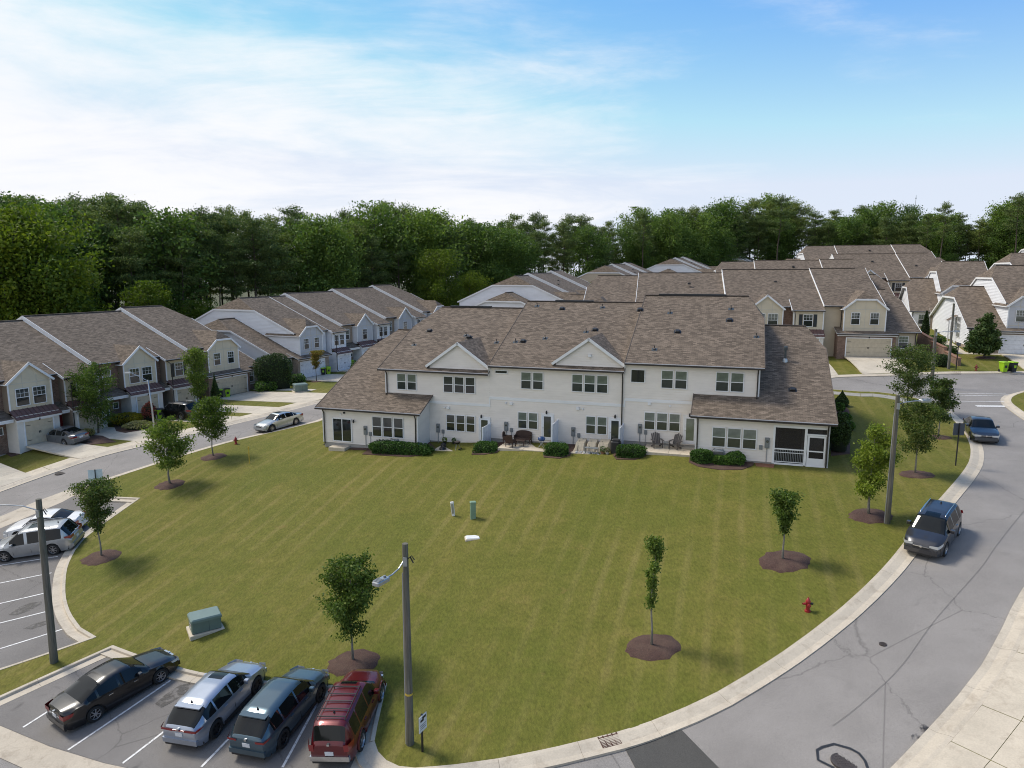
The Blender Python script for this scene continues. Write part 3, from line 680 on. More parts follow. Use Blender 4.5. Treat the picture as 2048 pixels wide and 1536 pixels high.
    def meter(s, u, v, z, box2=True):
        o = thing_part('electric_meter', s.root, (u, v - s.lap + .02, z)); MB().rbox(-.15, .15, -.14, .0, -.36, .36, .02).build('meter_case', 'meter_grey', o)
        MB().lathe([(0, -.20), (.085, -.19), (.095, -.14), (.095, -.12)], 12, (.02, 0, .12), 0, 'y').build('meter_dial', 'pane_mid', o)
        MB().tube([(0, -.06, -.36), (0, -.06, -1.35)], .03, 6).build('conduit', 'pipe_grey', o)
        if box2: MB().rbox(.32, .54, -.10, 0, -.42, -.10, .015).build('service_box', 'meter_grey', o); MB().tube([(.43, -.05, -.42), (.43, -.05, -1.35)], .02, 6).build('conduit', 'pipe_grey', o)
    def wall_vent(s, u, v, z, r=None):
        if r: MB().lathe([(0, -.13), (r, -.12), (r, 0)], 12, (u, v, z), 0, 'y').build('wall_vent', s.trim, s.root)
        else: MB().box(u - .11, u + .11, v - .17, v, z - .09, z + .11).build('wall_vent', s.trim, s.root)
    def trimbox(s, x0, x1, y0, y1, z0, z1, mat=None): return MB().box(x0, x1, y0, y1, z0, z1).build('trim_board', mat or s.trim, s.root)
    def gable_front(s, u0, u1, v, ze, zp, depth_to, mat, clip=0, ov=.28, board=True, course=None, z0=None, edge_h=.2):
        """front gable (or clipped gable) with its roof running back; ze eaves height, zp peak"""
        um = (u0 + u1) / 2; fo = v - .22; sl = (zp - ze) / ((u1 - u0) / 2 + ov)
        if z0 is not None or True:
            zb = z0 if z0 is not None else ze
            zt_e = ze + sl * ov
            if clip: P = [(u0, v, zb), (u1, v, zb), (u1, v, zt_e), (u1 - (clip - zt_e + 0) / sl if False else u1 - (zp - clip - zt_e) / sl, v, zp - clip), (u0 + (zp - clip - zt_e) / sl, v, zp - clip), (u0, v, zt_e)]
            else: P = [(u0, v, zb), (u1, v, zb), (u1, v, zt_e), (um, v, zp - .02), (u0, v, zt_e)]
            (s.siding(P, mat, (0, -1), course) if course else s.wall(P, mat))
        hw = (u1 - u0) / 2 + ov; zc = zp - clip; xc = (zp - zc) / sl if clip else 0; vc = fo + (clip * 1.1 if clip else 0)
        for sg in (-1, 1):
            if clip: P = [(um + sg * hw, fo, ze), (um + sg * xc, fo, zc), (um, vc, zp), (um, depth_to, zp), (um + sg * hw, depth_to, ze)]
            else: P = [(um + sg * hw, fo, ze), (um, fo, zp), (um, depth_to, zp), (um + sg * hw, depth_to, ze)]
            s.roof(P)
            s.rake((um + sg * hw, fo, ze), (um + sg * xc, fo, zc) if clip else (um, fo, zp), .06, edge_h)
        if clip: s.roof([(um - xc, fo, zc), (um + xc, fo, zc), (um, vc, zp)], 'hip_plane'); s.rake((um - xc, fo, zc), (um + xc, fo, zc), .06, edge_h)
def thing_part(name, parent, loc):
    o = bpy.data.objects.new(name, None); C.objects.link(o); o.parent = parent; o.location = loc; o.empty_display_size = .1; return o
s = NT('screen_thin'); g_ = s.n('ShaderNodeBsdfTransparent'); ms = s.n('ShaderNodeMixShader'); s.col((.035, .030, .026)).set(Roughness=.8); ms.inputs[0].default_value = .42
s.l(s.b.outputs[0], ms.inputs[1]); s.l(g_.outputs[0], ms.inputs[2]); s.l(ms.outputs[0], s.out.inputs[0])
simple('ridge', (.105, .083, .068), .9)

# ------------------------------------------------------------------ the white townhouses seen from behind
M = Bld('townhouse_building', 'long white-sided townhouse building with two small gables, backing onto the lawn', (21.0, 45.15, .74), 18, lap=.034)
b = M.root; SW_ = 'siding_white'
# roofs, stepping up unit by unit
M.roofblock(-39.1, -29.6, -.35, 1.97, 12.4, 7.45, 25.1, cl=1.3, kz=1.5, rm='ridge', rh=.10)
M.roofblock(-34.4, -24.66, 1.85, 5.10, 12.6, 9.72, 23.4, cl=1.2, rm='ridge', rh=.10)
M.roofblock(-24.65, -13.96, 1.85, 5.75, 12.6, 10.37, 23.4, rm='ridge', rh=.10)
M.roofblock(-13.95, -4.2, 1.85, 6.40, 12.6, 11.02, 23.4, cr=1.2, rm='ridge', rh=.10)
M.roofblock(-8.95, .4, -.35, 3.18, 12.4, 8.66, 25.1, cr=1.3, kz=1.5, rm='ridge', rh=.10)
# back walls as the photograph shows them
def face_wall(u0, u1, v, z0, z1, mat=SW_): M.siding([(u0, v, z0), (u1, v, z0), (u1, v, z1), (u0, v, z1)], mat, (0, -1))
face_wall(-38.6, -29.95, 0, -1.0, 1.95); face_wall(-33.85, -24.65, 2.2, -.75, 5.05); face_wall(-24.65, -13.95, 2.2, -.15, 5.7); face_wall(-13.95, -4.5, 2.2, .45, 6.35)
face_wall(-8.55, -3.5, 0, .2, 3.15)
M.siding([(-3.5, 0, 2.80), (0, 0, 2.80), (0, 0, 3.15), (-3.5, 0, 3.15)], SW_, (0, -1))
M.siding([(-29.95, 0, -.9), (-29.95, 2.2, -.9), (-29.95, 2.2, 3.02), (-29.95, 0, 2.08)], SW_, (1, 0))
M.siding([(-8.55, 0, .3), (-8.55, 2.2, .3), (-8.55, 2.2, 4.25), (-8.55, 0, 3.28)], SW_, (-1, 0))
M.siding([(-38.6, 0, -1.0), (-38.6, 24.8, -1.0), (-38.6, 24.8, 1.95), (-38.6, 16.1, 5.85), (-38.6, 8.7, 5.85), (-38.6, 0, 2.1)], SW_, (-1, 0))
M.siding([(0, 3.4, 0), (0, 24.8, 0), (0, 24.8, 3.2), (0, 16.1, 7.05), (0, 8.7, 7.05), (0, 3.4, 4.75)], SW_, (1, 0))
M.siding([(0, 0, 3.2), (0, 3.4, 3.2), (0, 3.4, 4.7), (0, 0, 3.28)], SW_, (1, 0))
M.siding([(-33.85, 2.2, 1.5), (-33.85, 23, 1.5), (-33.85, 23, 5.0), (-33.85, 16.4, 8.0), (-33.85, 8.8, 8.0), (-33.85, 2.2, 5.15)], SW_, (-1, 0))
M.siding([(-4.5, 2.2, 3.5), (-4.5, 23, 3.5), (-4.5, 23, 6.3), (-4.5, 16.4, 9.3), (-4.5, 8.8, 9.3), (-4.5, 2.2, 6.45)], SW_, (1, 0))
for u_, zl, zh in ((-24.65, 5.1, .65), (-13.95, 5.75, .65)):
    for v_, zz in ((1.85, 0), (23.4, 0)): pass
    M.wall([(u_ - .012, 1.9, zl - .2), (u_ - .012, 12.6, zl + 4.4), (u_ - .012, 12.6, zl + 4.62 + zh - .1), (u_ - .012, 1.9, zl + zh - .06)], 'trim_white', 'step_wall')
M.wall([(-38.6, 24.8, -1), (0, 24.8, -1), (0, 24.8, 3), (-38.6, 24.8, 2.0)], SW_, 'front_wall'); M.wall([(-33.8, 23, 1), (-4.5, 23, 1), (-4.5, 23, 6.2), (-33.8, 23, 5.0)], SW_, 'front_wall')
for a_, c_, v_, z_ in ((-38.55, -29.98, .012, -1.0), (-29.9, -24.65, 2.21, -.75), (-24.65, -13.95, 2.21, -.15), (-13.95, -8.6, 2.21, .45), (-8.5, -.02, .012, .2)): M.boxpart('foundation', 'foundation', a_, c_, v_ + .01, v_ + .3, z_ - 1.0, z_ + .02)
M.boxpart('foundation', 'foundation', -.05, -.3, .05, 24.7, -1, .05); M.boxpart('foundation', 'foundation', -38.5, -38.2, .05, 24.7, -2, -.98)
# corner boards, band boards
for u_, v_, z0, z1 in ((-38.6, 0, -1, 1.95), (-29.97, 0, -1, 2.0), (-33.85, 2.2, 3.0, 5.05), (-8.55, 0, .2, 3.2), (-.04, 0, .0, 3.2), (-4.52, 2.2, 4.3, 6.35), (-24.66, 2.2, 2.35, 3.15), (-13.93, 2.2, 3.0, 3.6)): M.trimbox(u_ - .05, u_ + .05, v_ - .05, v_ + .02, z0, z1)
M.trimbox(-29.9, -24.7, 2.15, 2.2, 2.38, 2.58); M.trimbox(-24.6, -13.97, 2.15, 2.2, 3.0, 3.22); M.trimbox(-13.88, -8.6, 2.15, 2.2, 3.48, 3.70)
# gables on the roof slope
M.gable_front(-29.9, -24.85, 2.35, 5.46, 7.45, 7.3, SW_, ov=.3, course=.185, z0=5.3)
M.gable_front(-19.3, -14.15, 2.35, 6.1, 8.1, 7.3, SW_, ov=.3, course=.185, z0=5.95)
M.wall_vent(-16.65, 2.33, 6.75)
# windows
for u0, u1, z0, z1, n_, v_ in ((-32.81, -31.02, 3.37, 4.74, 2, 2.2), (-28.63, -25.87, 3.35, 4.70, 3, 2.2), (-22.06, -20.23, 3.97, 5.34, 2, 2.2), (-17.99, -15.2, 3.96, 5.34, 3, 2.2), (-11.3, -9.43, 4.57, 5.93, 2, 2.2), (-7.46, -5.53, 4.55, 5.97, 2, 2.2),
                           (-28.42, -25.9, .19, 1.56, 3, 2.2), (-22.3, -20.65, .80, 2.15, 2, 2.2), (-16.85, -15.2, .76, 2.17, 2, 2.2), (-12.44, -9.81, 1.40, 2.75, 3, 2.2), (-34.0, -31.19, -.2, 1.47, 3, 0), (-7.47, -4.54, 1.0, 2.42, 3, 0)):
    dark = n_ == 3 and z0 < 3.5 and u0 < -28
    M.windows(u0, u1, v_, z0, z1, n_, 'dh', 'F', 'pane_mid' if dark else 'pane_blind', 'pane_dark' if dark else 'pane_mid')
M.window(-12.99, 2.2, 4.95, .96, .9, 'F', 'fixed', 'pane_dark'); M.window(-23.67, 2.2, 5.15, .95, .18, 'F', 'fixed', 'pane_dark')
# sliding door, back doors, lamps, meters, vents
d = thing_part('sliding_door', b, (-36.79, -.04, -.86))
MB().box(-.90, -.83, -.06, .02, 0, 1.98).box(.83, .90, -.06, .02, 0, 1.98).box(-.83, .83, -.06, .02, 1.9, 1.98).box(-.83, .83, -.06, .02, 0, .07).box(-.035, .035, -.055, .02, .07, 1.9).build('door_frame', 'trim_white', d)
for x in (-.43, .43): MB().box(x - .39, x + .39, -.03, .01, .07, 1.9).build('pane', 'pane_dark', d)
M.door(-25.1, 2.2, -.6); M.door(-19.88, 2.2, .03); M.door(-14.6, 2.2, .03); M.door(-9.1, 2.2, .55, glass='pane_blind')
for q in ((-35.65, 0, .99), (-25.33, 2.2, 1.62), (-19.93, 2.2, 2.28), (-14.59, 2.2, 2.30), (-9.14, 2.2, 2.75)): M.lamp(*q)
for q in ((-34.62, 0, .25), (-29.15, 2.2, .35), (-23.26, 2.2, .9), (-17.81, 2.2, .85), (-12.73, 2.2, 1.45)): M.meter(*q)
M.meter(-3.86, 0, 1.55, False); MB().rbox(-4.36, -4.14, -.12, 0, 1.05, 1.35, .02).build('service_box', 'meter_grey', b)
for u_, z_ in ((-28.23, 2.1), (-22.84, 2.75), (-17.48, 2.68), (-12.09, 3.36)): M.wall_vent(u_, 2.2, z_)
for u_, z_ in ((-28.55, 2.1), (-23.3, 2.78), (-17.1, 2.68), (-10.6, 3.28)): M.wall_vent(u_, 2.2, z_, .07)
M.wall_vent(-36.9, 0, 1.45, .08); MB().box(-36.62, -36.48, -.14, 0, 1.52, 1.66).build('wall_vent', 'vent_black', b)
# downspouts
M.downspout(-38.45, 0, -1.25, 1.9); M.downspout(-30.1, 0, -1.0, 1.9); M.downspout(-33.7, 2.2, 2.95, 5.05); M.downspout(-14.1, 2.2, .1, 5.65); M.downspout(-4.62, 2.2, 4.2, 6.3); M.downspout(-8.45, 0, .2, 3.1); M.downspout(-.12, 0, -.2, 3.1)
# white privacy panels between the units
for u_, z_ in ((-24.62, -.62), (-19.05, .0), (-13.98, .05)):
    pp = thing_part('privacy_panel', b, (u_, 0, z_))
    MB().box(-.045, .045, .35, .46, -.6, 1.72).build('post', 'vinyl_white', pp); MB().box(-.045, .045, 2.08, 2.175, -.6, 1.72).build('post', 'vinyl_white', pp)
    for k in range(9): MB().box(-.018, .018, .465 + k * .179, .465 + k * .179 + .174, -.3, 1.62).build('plank', 'vinyl_white', pp)
    MB().box(-.03, .03, .46, 2.08, 1.6, 1.68).build('rail', 'vinyl_white', pp)
# screened porch in the right corner
po = thing_part('screened_porch', b, (0, 0, 0))
fr = MB()
for x0, x1, z0, z1 in ((-3.50, -3.36, .15, 2.8), (-1.52, -1.36, .15, 2.8), (-.16, 0, .15, 2.8), (-3.36, -1.52, 2.66, 2.8), (-1.36, -.16, 2.68, 2.8), (-3.36, -1.52, .10, .22), (-1.36, -.16, .08, .18), (-1.36, -.16, 2.24, 2.34)): fr.box(x0, x1, -.05, .08, z0, z1)
fr.build('porch_frame', 'trim_white', po)
MB().box(-3.36, -1.52, -.04, .04, 1.14, 1.22).box(-3.36, -1.52, -.03, .03, .28, .33).box(-3.36, -1.52, -.03, .03, .93, .97).build('rail', 'trim_white', po)
bal = MB().box(-.018, .018, -.018, .018, .33, 1.14).mesh('baluster')
for k in range(17): put('baluster', bal, po, 'meter_grey', (-3.30 + k * .108, 0, 0))
MB().box(-3.36, -1.52, .03, .036, .22, 2.66).build('insect_screen', 'screen_thin', po); MB().box(-1.36, -.16, .03, .036, 2.34, 2.68).build('insect_screen', 'screen_thin', po)
pd = thing_part('screen_door', po, (0, 0, 0))
MB().box(-1.33, -1.21, -.03, .02, .18, 2.22).box(-.31, -.19, -.03, .02, .18, 2.22).box(-1.21, -.31, -.03, .02, 2.10, 2.22).box(-1.21, -.31, -.03, .02, 1.12, 1.20).box(-1.21, -.31, -.03, .02, .18, .68).build('door_frame', 'trim_white', pd)
MB().box(-1.21, -.31, -.01, -.004, .68, 1.12).build('insect_screen', 'screen_thin', pd); MB().box(-1.21, -.31, -.01, -.004, 1.20, 2.10).build('insect_screen', 'screen_thin', pd)
MB().box(-3.5, -.05, .08, 3.4, .0, .14).build('porch_floor', 'old_concrete', po)
M.siding([(-3.5, 3.4, .14), (0, 3.4, .14), (0, 3.4, 3.1), (-3.5, 3.4, 3.1)], SW_, (0, -1)); M.siding([(-3.48, .05, .14), (-3.48, 3.4, .14), (-3.48, 3.4, 3.1), (-3.48, .05, 3.1)], SW_, (1, 0))
M.window(-2.2, 3.4, .2, 1.6, 1.95, 'F', 'fixed', 'pane_dark')
MB().box(-.06, 0, .1, 3.4, .1, .9).build('porch_side', SW_, po); MB().box(-.04, -.03, .1, 3.4, .9, 3.1).build('insect_screen', 'screen_thin', po)
# roof furniture, placed where the photograph shows it on each slope
def slope(ze, v0): return ((0, v0, ze), (0, -.43, 1))
PA, PB, PD, PW = slope(5.10, 1.85), slope(5.75, 1.85), slope(6.40, 1.85), slope(3.18, -.35)
def roof_vent(pl, x, y):
    p = M.on_plane(x, y, *pl); o = MB().rbox(-.2, .2, -.17, .17, -.08, .17, .05).build('roof_vent', 'vent_black', b, loc=p, rot=(math.atan(.43), 0, 0))
    MB().box(-.27, .27, -.25, .25, -.01, .015).build('flashing', 'vent_black', o)
def roof_pipe(pl, x, y, h=.3):
    p = M.on_plane(x, y, *pl); o = MB().lathe([(.12, -.05), (.10, .06), (.035, .12), (.035, h), (0, h)], 8).build('vent_pipe', 'vent_black', b, loc=p)
    MB().box(-.2, .2, -.2, .2, -.03, .01).build('flashing', 'gutter_slate', o, rot=(math.atan(.43), 0, 0))
for pl, L in ((PA, [(859, 662), (938, 675)]), (PB, [(1046, 683), (1190, 660), (1124, 618)]), (PD, [(1355, 664), (1459, 641), (1280, 620)]), (PW, [(1585, 780)])):
    for q in L: roof_vent(pl, *q)
for pl, L in ((PA, [(828, 690), (932, 671), (993, 685)]), (PB, [(1031, 684), (1090, 677), (1172, 664), (1205, 615), (1074, 612)]), (PD, [(1309, 699), (1513, 674), (1340, 626), (1462, 618)])):
    for q in L: roof_pipe(pl, *q)
p = M.on_plane(1570, 722, *PW)
fl = thing_part('flue_pipe', b, p); MB().lathe([(.22, -.1), (.17, .14), (.09, .2)], 12).build('flashing', 'galvanised', fl); MB().lathe([(.075, .1), (.075, .85), (.0, .85)], 10).build('pipe', 'gutter_slate', fl); MB().lathe([(.0, .80), (.14, .82), (.15, 1.0), (.13, 1.12), (0, 1.14)], 10).build('cap', 'gutter_slate', fl)
for (x0, y0), (x1, y1), pl in (((930, 682), (946, 677), PA), ((1184, 675), (1203, 670), PB)):
    a, c_ = M.on_plane(x0, y0, *pl), M.on_plane(x1, y1, *pl); MB().beam(a + Vector((0, 0, .06)), c_ + Vector((0, 0, .06)), .12, .08).build('ridge_vent', 'vent_black', b)
for u0, u1, z_ in ((-32.3, -28.2, 9.72), (-22, -18.5, 10.37), (-12.8, -7.2, 11.02)): MB().box(u0, u1, 12.42, 12.78, z_ - .02, z_ + .13).build('ridge_vent', 'vent_black', b)
# ------------------------------------------------------------------ rows of townhouses seen from the front
PAL = dict(beige=dict(main='siding_taupe', base='brown_brick', gable='board_cream', box='board_cream', gar='garage_tan', garwall='white_wall', trim='trim_white', side='siding_taupe', shut=True),
           white=dict(main='siding_bright', base='tan_brick', gable='board_grey', box='siding_bright', gar='garage_white', garwall='siding_bright', trim='trim_white', side='siding_bright', shut=False),
           tan=dict(main='siding_tan', base='brown_brick', gable='board_cream', box='board_cream', gar='garage_tan', garwall='white_wall', trim='trim_white', side='siding_tan', shut=True))
V0, ZE, VR = 1.25, 5.95, 11.8; SL = .43; ZR = ZE + SL * (VR - V0); V1 = 22.35
def metal_roof(B, u0, u1, v0, z0, v1, z1):
    o = B.roof([(u0, v0, z0), (u1, v0, z0), (u1, v1, z1), (u0, v1, z1)], 'metal_roof', .06, 'metal_roof', 'metal_seam'); n = max(3, round((u1 - u0) / .42))
    for k in range(n + 1):
        u = u0 + .02 + (u1 - u0 - .04) * k / n; MB().beam((u, v0, z0 + .045), (u, v1, z1 + .045), .035, .05).build('roof_seam', 'metal_seam', o)
    B.trimbox(u0 + .05, u1 - .05, v0 + .06, v0 + .12, z0 - .24, z0 - .055)
def battens(B, u0, u1, v, z0, z1, n=2, h=None):
    for k in range(1, n + 1):
        u = u0 + (u1 - u0) * k / (n + 1); B.trimbox(u - .025, u + .025, v - .02, v, z0, z1, 'trim_cream')
    if h: B.trimbox(u0, u1, v - .022, v, h - .03, h + .03, 'trim_cream')
def sidewalls(B, u0, u1, v0, v1, z0, z1, mat):
    B.siding([(u0, v0, z0), (u0, v1, z0), (u0, v1, z1), (u0, v0, z1)], mat, (-1, 0)); B.siding([(u1, v0, z0), (u1, v1, z0), (u1, v1, z1), (u1, v0, z1)], mat, (1, 0))
def base_box(B, u0, u1, v0, v1, z0, z1, mat, name='garage_wall'):
    m = MB()
    for P in ([(u0, v0, z0), (u1, v0, z0), (u1, v0, z1), (u0, v0, z1)], [(u1, v0, z0), (u1, v1, z0), (u1, v1, z1), (u1, v0, z1)], [(u0, v1, z0), (u0, v0, z0), (u0, v0, z1), (u0, v1, z1)]): m.face(P, 0, uvplane(P))
    m.build(name, mat, B.root)
def entry(B, u0, u1, z, p, doormat):
    """recessed front door under a small shingle roof"""
    B.wall([(u0, 1.59, z - .6), (u1, 1.59, z - .6), (u1, 1.59, z + 2.9), (u0, 1.59, z + 2.9)], p['base'], 'entry_wall')
    B.roof([(u0, .15, z + 2.55), (u1, .15, z + 2.55), (u1, 1.62, z + 3.2), (u0, 1.62, z + 3.2)], 'porch_roof'); B.trimbox(u0 + .02, u1 - .02, .2, .28, z + 2.25, z + 2.45)
    c = u0 + .75; B.door(c, 1.55, z, .9, 2.05, doormat, None)
    if u1 - u0 > 2: B.window(u1 - .6, 1.56, z + 1.1, .5, .6, 'F', 'fixed', 'pane_mid')
def unit_pair(B, u0, z, p, doormat='door_red', full=True):
    W = 11.3; mw = p['base'] if p is not PAL['white'] else 'tan_brick'
    B.roofblock(u0, u0 + W, V0, ZE + z, VR, ZR + z, V1)
    B.wall([(u0, 1.6, z - .8), (u0 + W, 1.6, z - .8), (u0 + W, 1.6, ZE + z), (u0, 1.6, ZE + z)], mw, 'front_wall')
    B.wall([(u0, 22, z - .8), (u0 + W, 22, z - .8), (u0 + W, 22, ZE + z), (u0, 22, ZE + z)], p['side'], 'back_wall')
    for u_ in (u0 + .012, u0 + W - .012):
        B.wall([(u_, 1.6, z + 3), (u_, 22, z + 3), (u_, 22, ZE + z), (u_, VR, ZR + z - .12), (u_, 1.6, ZE + z)], p['trim'], 'party_wall')
    a, c = u0 + 2.75, u0 + 6.55
    # gabled bay over its garage
    sidewalls(B, a, c, .75, 1.6, z + 3.0, z + 5.75, p['side'])
    B.gable_front(a, c, .75, z + 5.62, z + 7.4, 4.9, p['gable'], ov=.28, z0=z + 3.0)
    battens(B, a, c, .75, z + 3.05, z + 6.3, 2, z + 5.55)
    for u_ in (a, c): B.trimbox(u_ - .06, u_ + .06, .70, .76, z + 3.0, z + 5.7)
    if p['shut']: B.windows(a + .55, a + 1.75, .75, z + 3.5, z + 5.1, 1, 'dhg', top='pane_mid', bot='pane_dark'); B.windows(a + 2.05, a + 3.25, .75, z + 3.5, z + 5.1, 1, 'dhg', top='pane_mid', bot='pane_dark')
    else: B.windows(a + 1.3, a + 2.4, .75, z + 3.5, z + 5.1, 1, 'dhg', top='pane_mid', bot='pane_dark')
    B.window(u0 + 1.4, 1.6, z + 3.75, .85, 1.4, 'F', 'dh')
    base_box(B, a, c, 0, 1.6, z - .8, z + 2.75, p['garwall']); metal_roof(B, a - .15, c + .15, -.28, z + 2.5, .76, z + 3.25); B.garage(a + .65, c - .65, 0, z, 2.15, p['gar']); B.lamp(a + 1.9, 0, z + 2.32)
    entry(B, u0 + .05, a - .05, z, p, doormat)
    # flush bay under a forward eave
    a, c = u0 + 7.8, u0 + W - .1
    B.roof([(a - .25, .35, ZE + z - .387), (u0 + W, .35, ZE + z - .387), (u0 + W, V0 + .02, ZE + z + .01), (a - .25, V0 + .02, ZE + z + .01)]); B.gutter((a - .25, .29, ZE + z - .40), (u0 + W, .29, ZE + z - .40))
    B.rake((a - .25, .35, ZE + z - .387), (a - .25, 3.2, ZE + z + .84))
    B.wall([(a, .7, z + 3.0), (c, .7, z + 3.0), (c, .7, ZE + z - .25), (a, .7, ZE + z - .25)], p['box'], 'bay_wall'); sidewalls(B, a, c, .7, 1.6, z - .6, ZE + z - .2, p['side'])
    for u_ in (a, c): B.trimbox(u_ - .06, u_ + .06, .65, .71, z + 3.0, z + 5.7)
    if p['shut']:
        B.windows(a + 1.1, a + 2.2, .7, z + 3.55, z + 5.05, 1, 'dhg', top='pane_mid', bot='pane_dark')
        for u_ in (a + .82, a + 2.48): MB().box(u_ - .2, u_ + .2, .655, .7, z + 3.55, z + 5.05).build('shutter', 'shutter_dark', B.root)
    else: B.windows(a + .5, a + 1.5, .7, z + 3.6, z + 5.1, 1, 'dhg', top='pane_mid', bot='pane_dark'); B.windows(a + 1.75, a + 2.75, .7, z + 3.6, z + 5.1, 1, 'dhg', top='pane_mid', bot='pane_dark')
    base_box(B, a, c, -.1, 1.6, z - .8, z + 2.75, p['garwall']); metal_roof(B, a - .1, c + .1, -.38, z + 2.5, .71, z + 3.25); B.garage(a + .5, c - .5, -.1, z, 2.15, p['gar'])
    B.siding([(a - .012, -.1, z + .9), (a - .012, 1.6, z + .9), (a - .012, 1.6, z + 2.8), (a - .012, -.1, z + 2.4)], p['side'], (-1, 0))
    B.downspout(a + .05, .72, z + .1, ZE + z - .45, .85)
    entry(B, u0 + 6.6, a - .05, z, p, doormat)
def unit_box(B, u0, z, p):
    """single forward bay with garage, 3.4 m wide"""
    W = 3.45; B.roofblock(u0, u0 + W, V0, ZE + z, VR, ZR + z, V1)
    a, c = u0 + .15, u0 + W - .05
    B.roof([(u0, .35, ZE + z - .387), (u0 + W, .35, ZE + z - .387), (u0 + W, V0 + .02, ZE + z + .01), (u0, V0 + .02, ZE + z + .01)]); B.gutter((u0, .29, ZE + z - .40), (u0 + W, .29, ZE + z - .40)); B.rake((u0, .35, ZE + z - .387), (u0, 3.0, ZE + z + .75))
    B.siding([(a, .7, z + 3.0), (c, .7, z + 3.0), (c, .7, ZE + z - .25), (a, .7, ZE + z - .25)], p['box'], (0, -1)); sidewalls(B, a, c, .7, 3, z + 2.4, ZE + z - .1, p['side']); sidewalls(B, a, c, -.1, 1.6, z - .5, z + 2.5, p['side'])
    B.windows(a + .5, a + 1.5, .7, z + 3.6, z + 5.1, 1, 'dhg', top='pane_mid', bot='pane_dark'); B.windows(a + 1.75, a + 2.75, .7, z + 3.6, z + 5.1, 1, 'dhg', top='pane_mid', bot='pane_dark')
    base_box(B, a, c, -.1, 1.6, z - .8, z + 2.75, p['garwall']); metal_roof(B, a - .1, c + .1, -.38, z + 2.5, .71, z + 3.25); B.garage(a + .6, c - .4, -.1, z, 2.15, p['gar']); B.lamp(a + 1.6, -.1, z + 2.33)
    B.downspout(a - .02, .72, z + .1, ZE + z - .45, .85)
def unit_end(B, u0, z, p, right=True):
    W = 10.4
    def U(*a): 
        q = [u0 + x if right else u0 + W - x for x in a]; return sorted(q) if len(q) > 1 else q[0]
    a, c = U(0, 6.9); B.roofblock(a, c, V0, ZE + z, VR, ZR + z, V1, cl=0 if right else 1.2, cr=1.2 if right else 0)
    e = U(6.75); sg = 1 if right else -1; m_ = p['side']
    B.siding([(e, 1.6, z + 2.6), (e, 22, z + 2.6), (e, 22, ZE + z), (e, VR + 3.6, ZR + z - 1.62), (e, VR - 3.6, ZR + z - 1.62), (e, 1.6, ZE + z + .1)], m_, (sg, 0))
    pu = U(0) + .012 * sg
    B.wall([(pu, 1.6, z + 3), (pu, 22, z + 3), (pu, 22, ZE + z), (pu, VR, ZR + z - .12), (pu, 1.6, ZE + z)], p['trim'], 'party_wall')
    B.wall([(U(0, 6.7)[0], 1.6, z - .8), (U(0, 6.7)[1], 1.6, z - .8), (U(0, 6.7)[1], 1.6, ZE + z), (U(0, 6.7)[0], 1.6, ZE + z)], p['main'] if p is not PAL['beige'] else 'siding_taupe', 'front_wall')
    B.wall([(U(0, 6.7)[0], 22, z - .8), (U(0, 6.7)[1], 22, z - .8), (U(0, 6.7)[1], 22, ZE + z), (U(0, 6.7)[0], 22, ZE + z)], m_, 'back_wall')
    # single-storey wing with its own clipped gable
    wv0, wze = .65, 2.95; wzr = wze + SL * (VR - wv0); a, c = U(3.0, W + .4)
    B.roofblock(a, c, wv0, z + wze, VR, z + wzr, 22.9, cl=0 if right else 1.2, cr=1.2 if right else 0, kz=1.4)
    e = U(W); B.siding([(e, 1.0, z + .7), (e, 22.5, z + .7), (e, 22.5, z + wze), (e, VR + 3.1, z + wzr - 1.45), (e, VR - 3.1, z + wzr - 1.45), (e, 1.0, z + wze + .1)], m_, (sg, 0))
    a, c = U(7.9, W); base_box(B, a, c, 1.0, 22.5, z - 1.2, z + .7, p['base'], 'wing_base'); B.siding([(a, 1.0, z + .7), (c, 1.0, z + .7), (c, 1.0, z + wze), (a, 1.0, z + wze)], m_, (0, -1)); B.trimbox(a, c, .94, 1.0, z + .62, z + .74, 'trim_cream')
    B.wall([(a, 22.5, z - .8), (c, 22.5, z - .8), (c, 22.5, z + wze), (a, 22.5, z + wze)], m_, 'back_wall')
    q = U(8.45, 9.55); B.windows(q[0], q[1], 1.0, z + .95, z + 2.45, 1, 'dhg')
    for zz in (0,): B.downspout(U(W - .1), 1.0, z - .2, z + wze - .05, .08)
    # double garage in brick with a clipped dormer above
    a, c = U(1.5, 7.9); base_box(B, a, c, 0, 1.65, z - .8, z + 2.62, p['base']); q = U(2.5, 7.38); B.garage(q[0], q[1], 0, z, 2.15, p['gar']); B.lamp((q[0] + q[1]) / 2, 0, z + 2.38)
    a2, c2 = U(1.3, 8.1); B.roof([(a2, -.3, z + 2.72), (c2, -.3, z + 2.72), (c2, 1.7, z + 3.45), (a2, 1.7, z + 3.45)], 'porch_roof'); B.trimbox(a2 + .1, c2 - .1, -.24, -.16, z + 2.42, z + 2.60); B.gutter((a2, -.36, z + 2.70), (c2, -.36, z + 2.70))
    a, c = U(2.15, 6.75); sidewalls(B, a, c, .5, 5, z + 3.0, z + 5.75, m_)
    B.gable_front(a, c, .5, z + 5.58, z + 7.75, 6.2, p['gable'], clip=.95, ov=.32, z0=z + 2.95)
    battens(B, a, c, .5, z + 3.0, z + 6.5, 3, z + 5.55); B.trimbox(a, c, .48, .5, z + 3.3, z + 3.36, 'trim_cream')
    for u_ in (a, c): B.trimbox(u_ - .06, u_ + .06, .45, .51, z + 2.98, z + 5.7)
    B.windows(a + .75, a + 1.75, .5, z + 3.75, z + 5.2, 1, 'dhg', top='pane_mid', bot='pane_dark'); B.windows(c - 1.75, c - .75, .5, z + 3.75, z + 5.2, 1, 'dhg', top='pane_mid', bot='pane_dark')
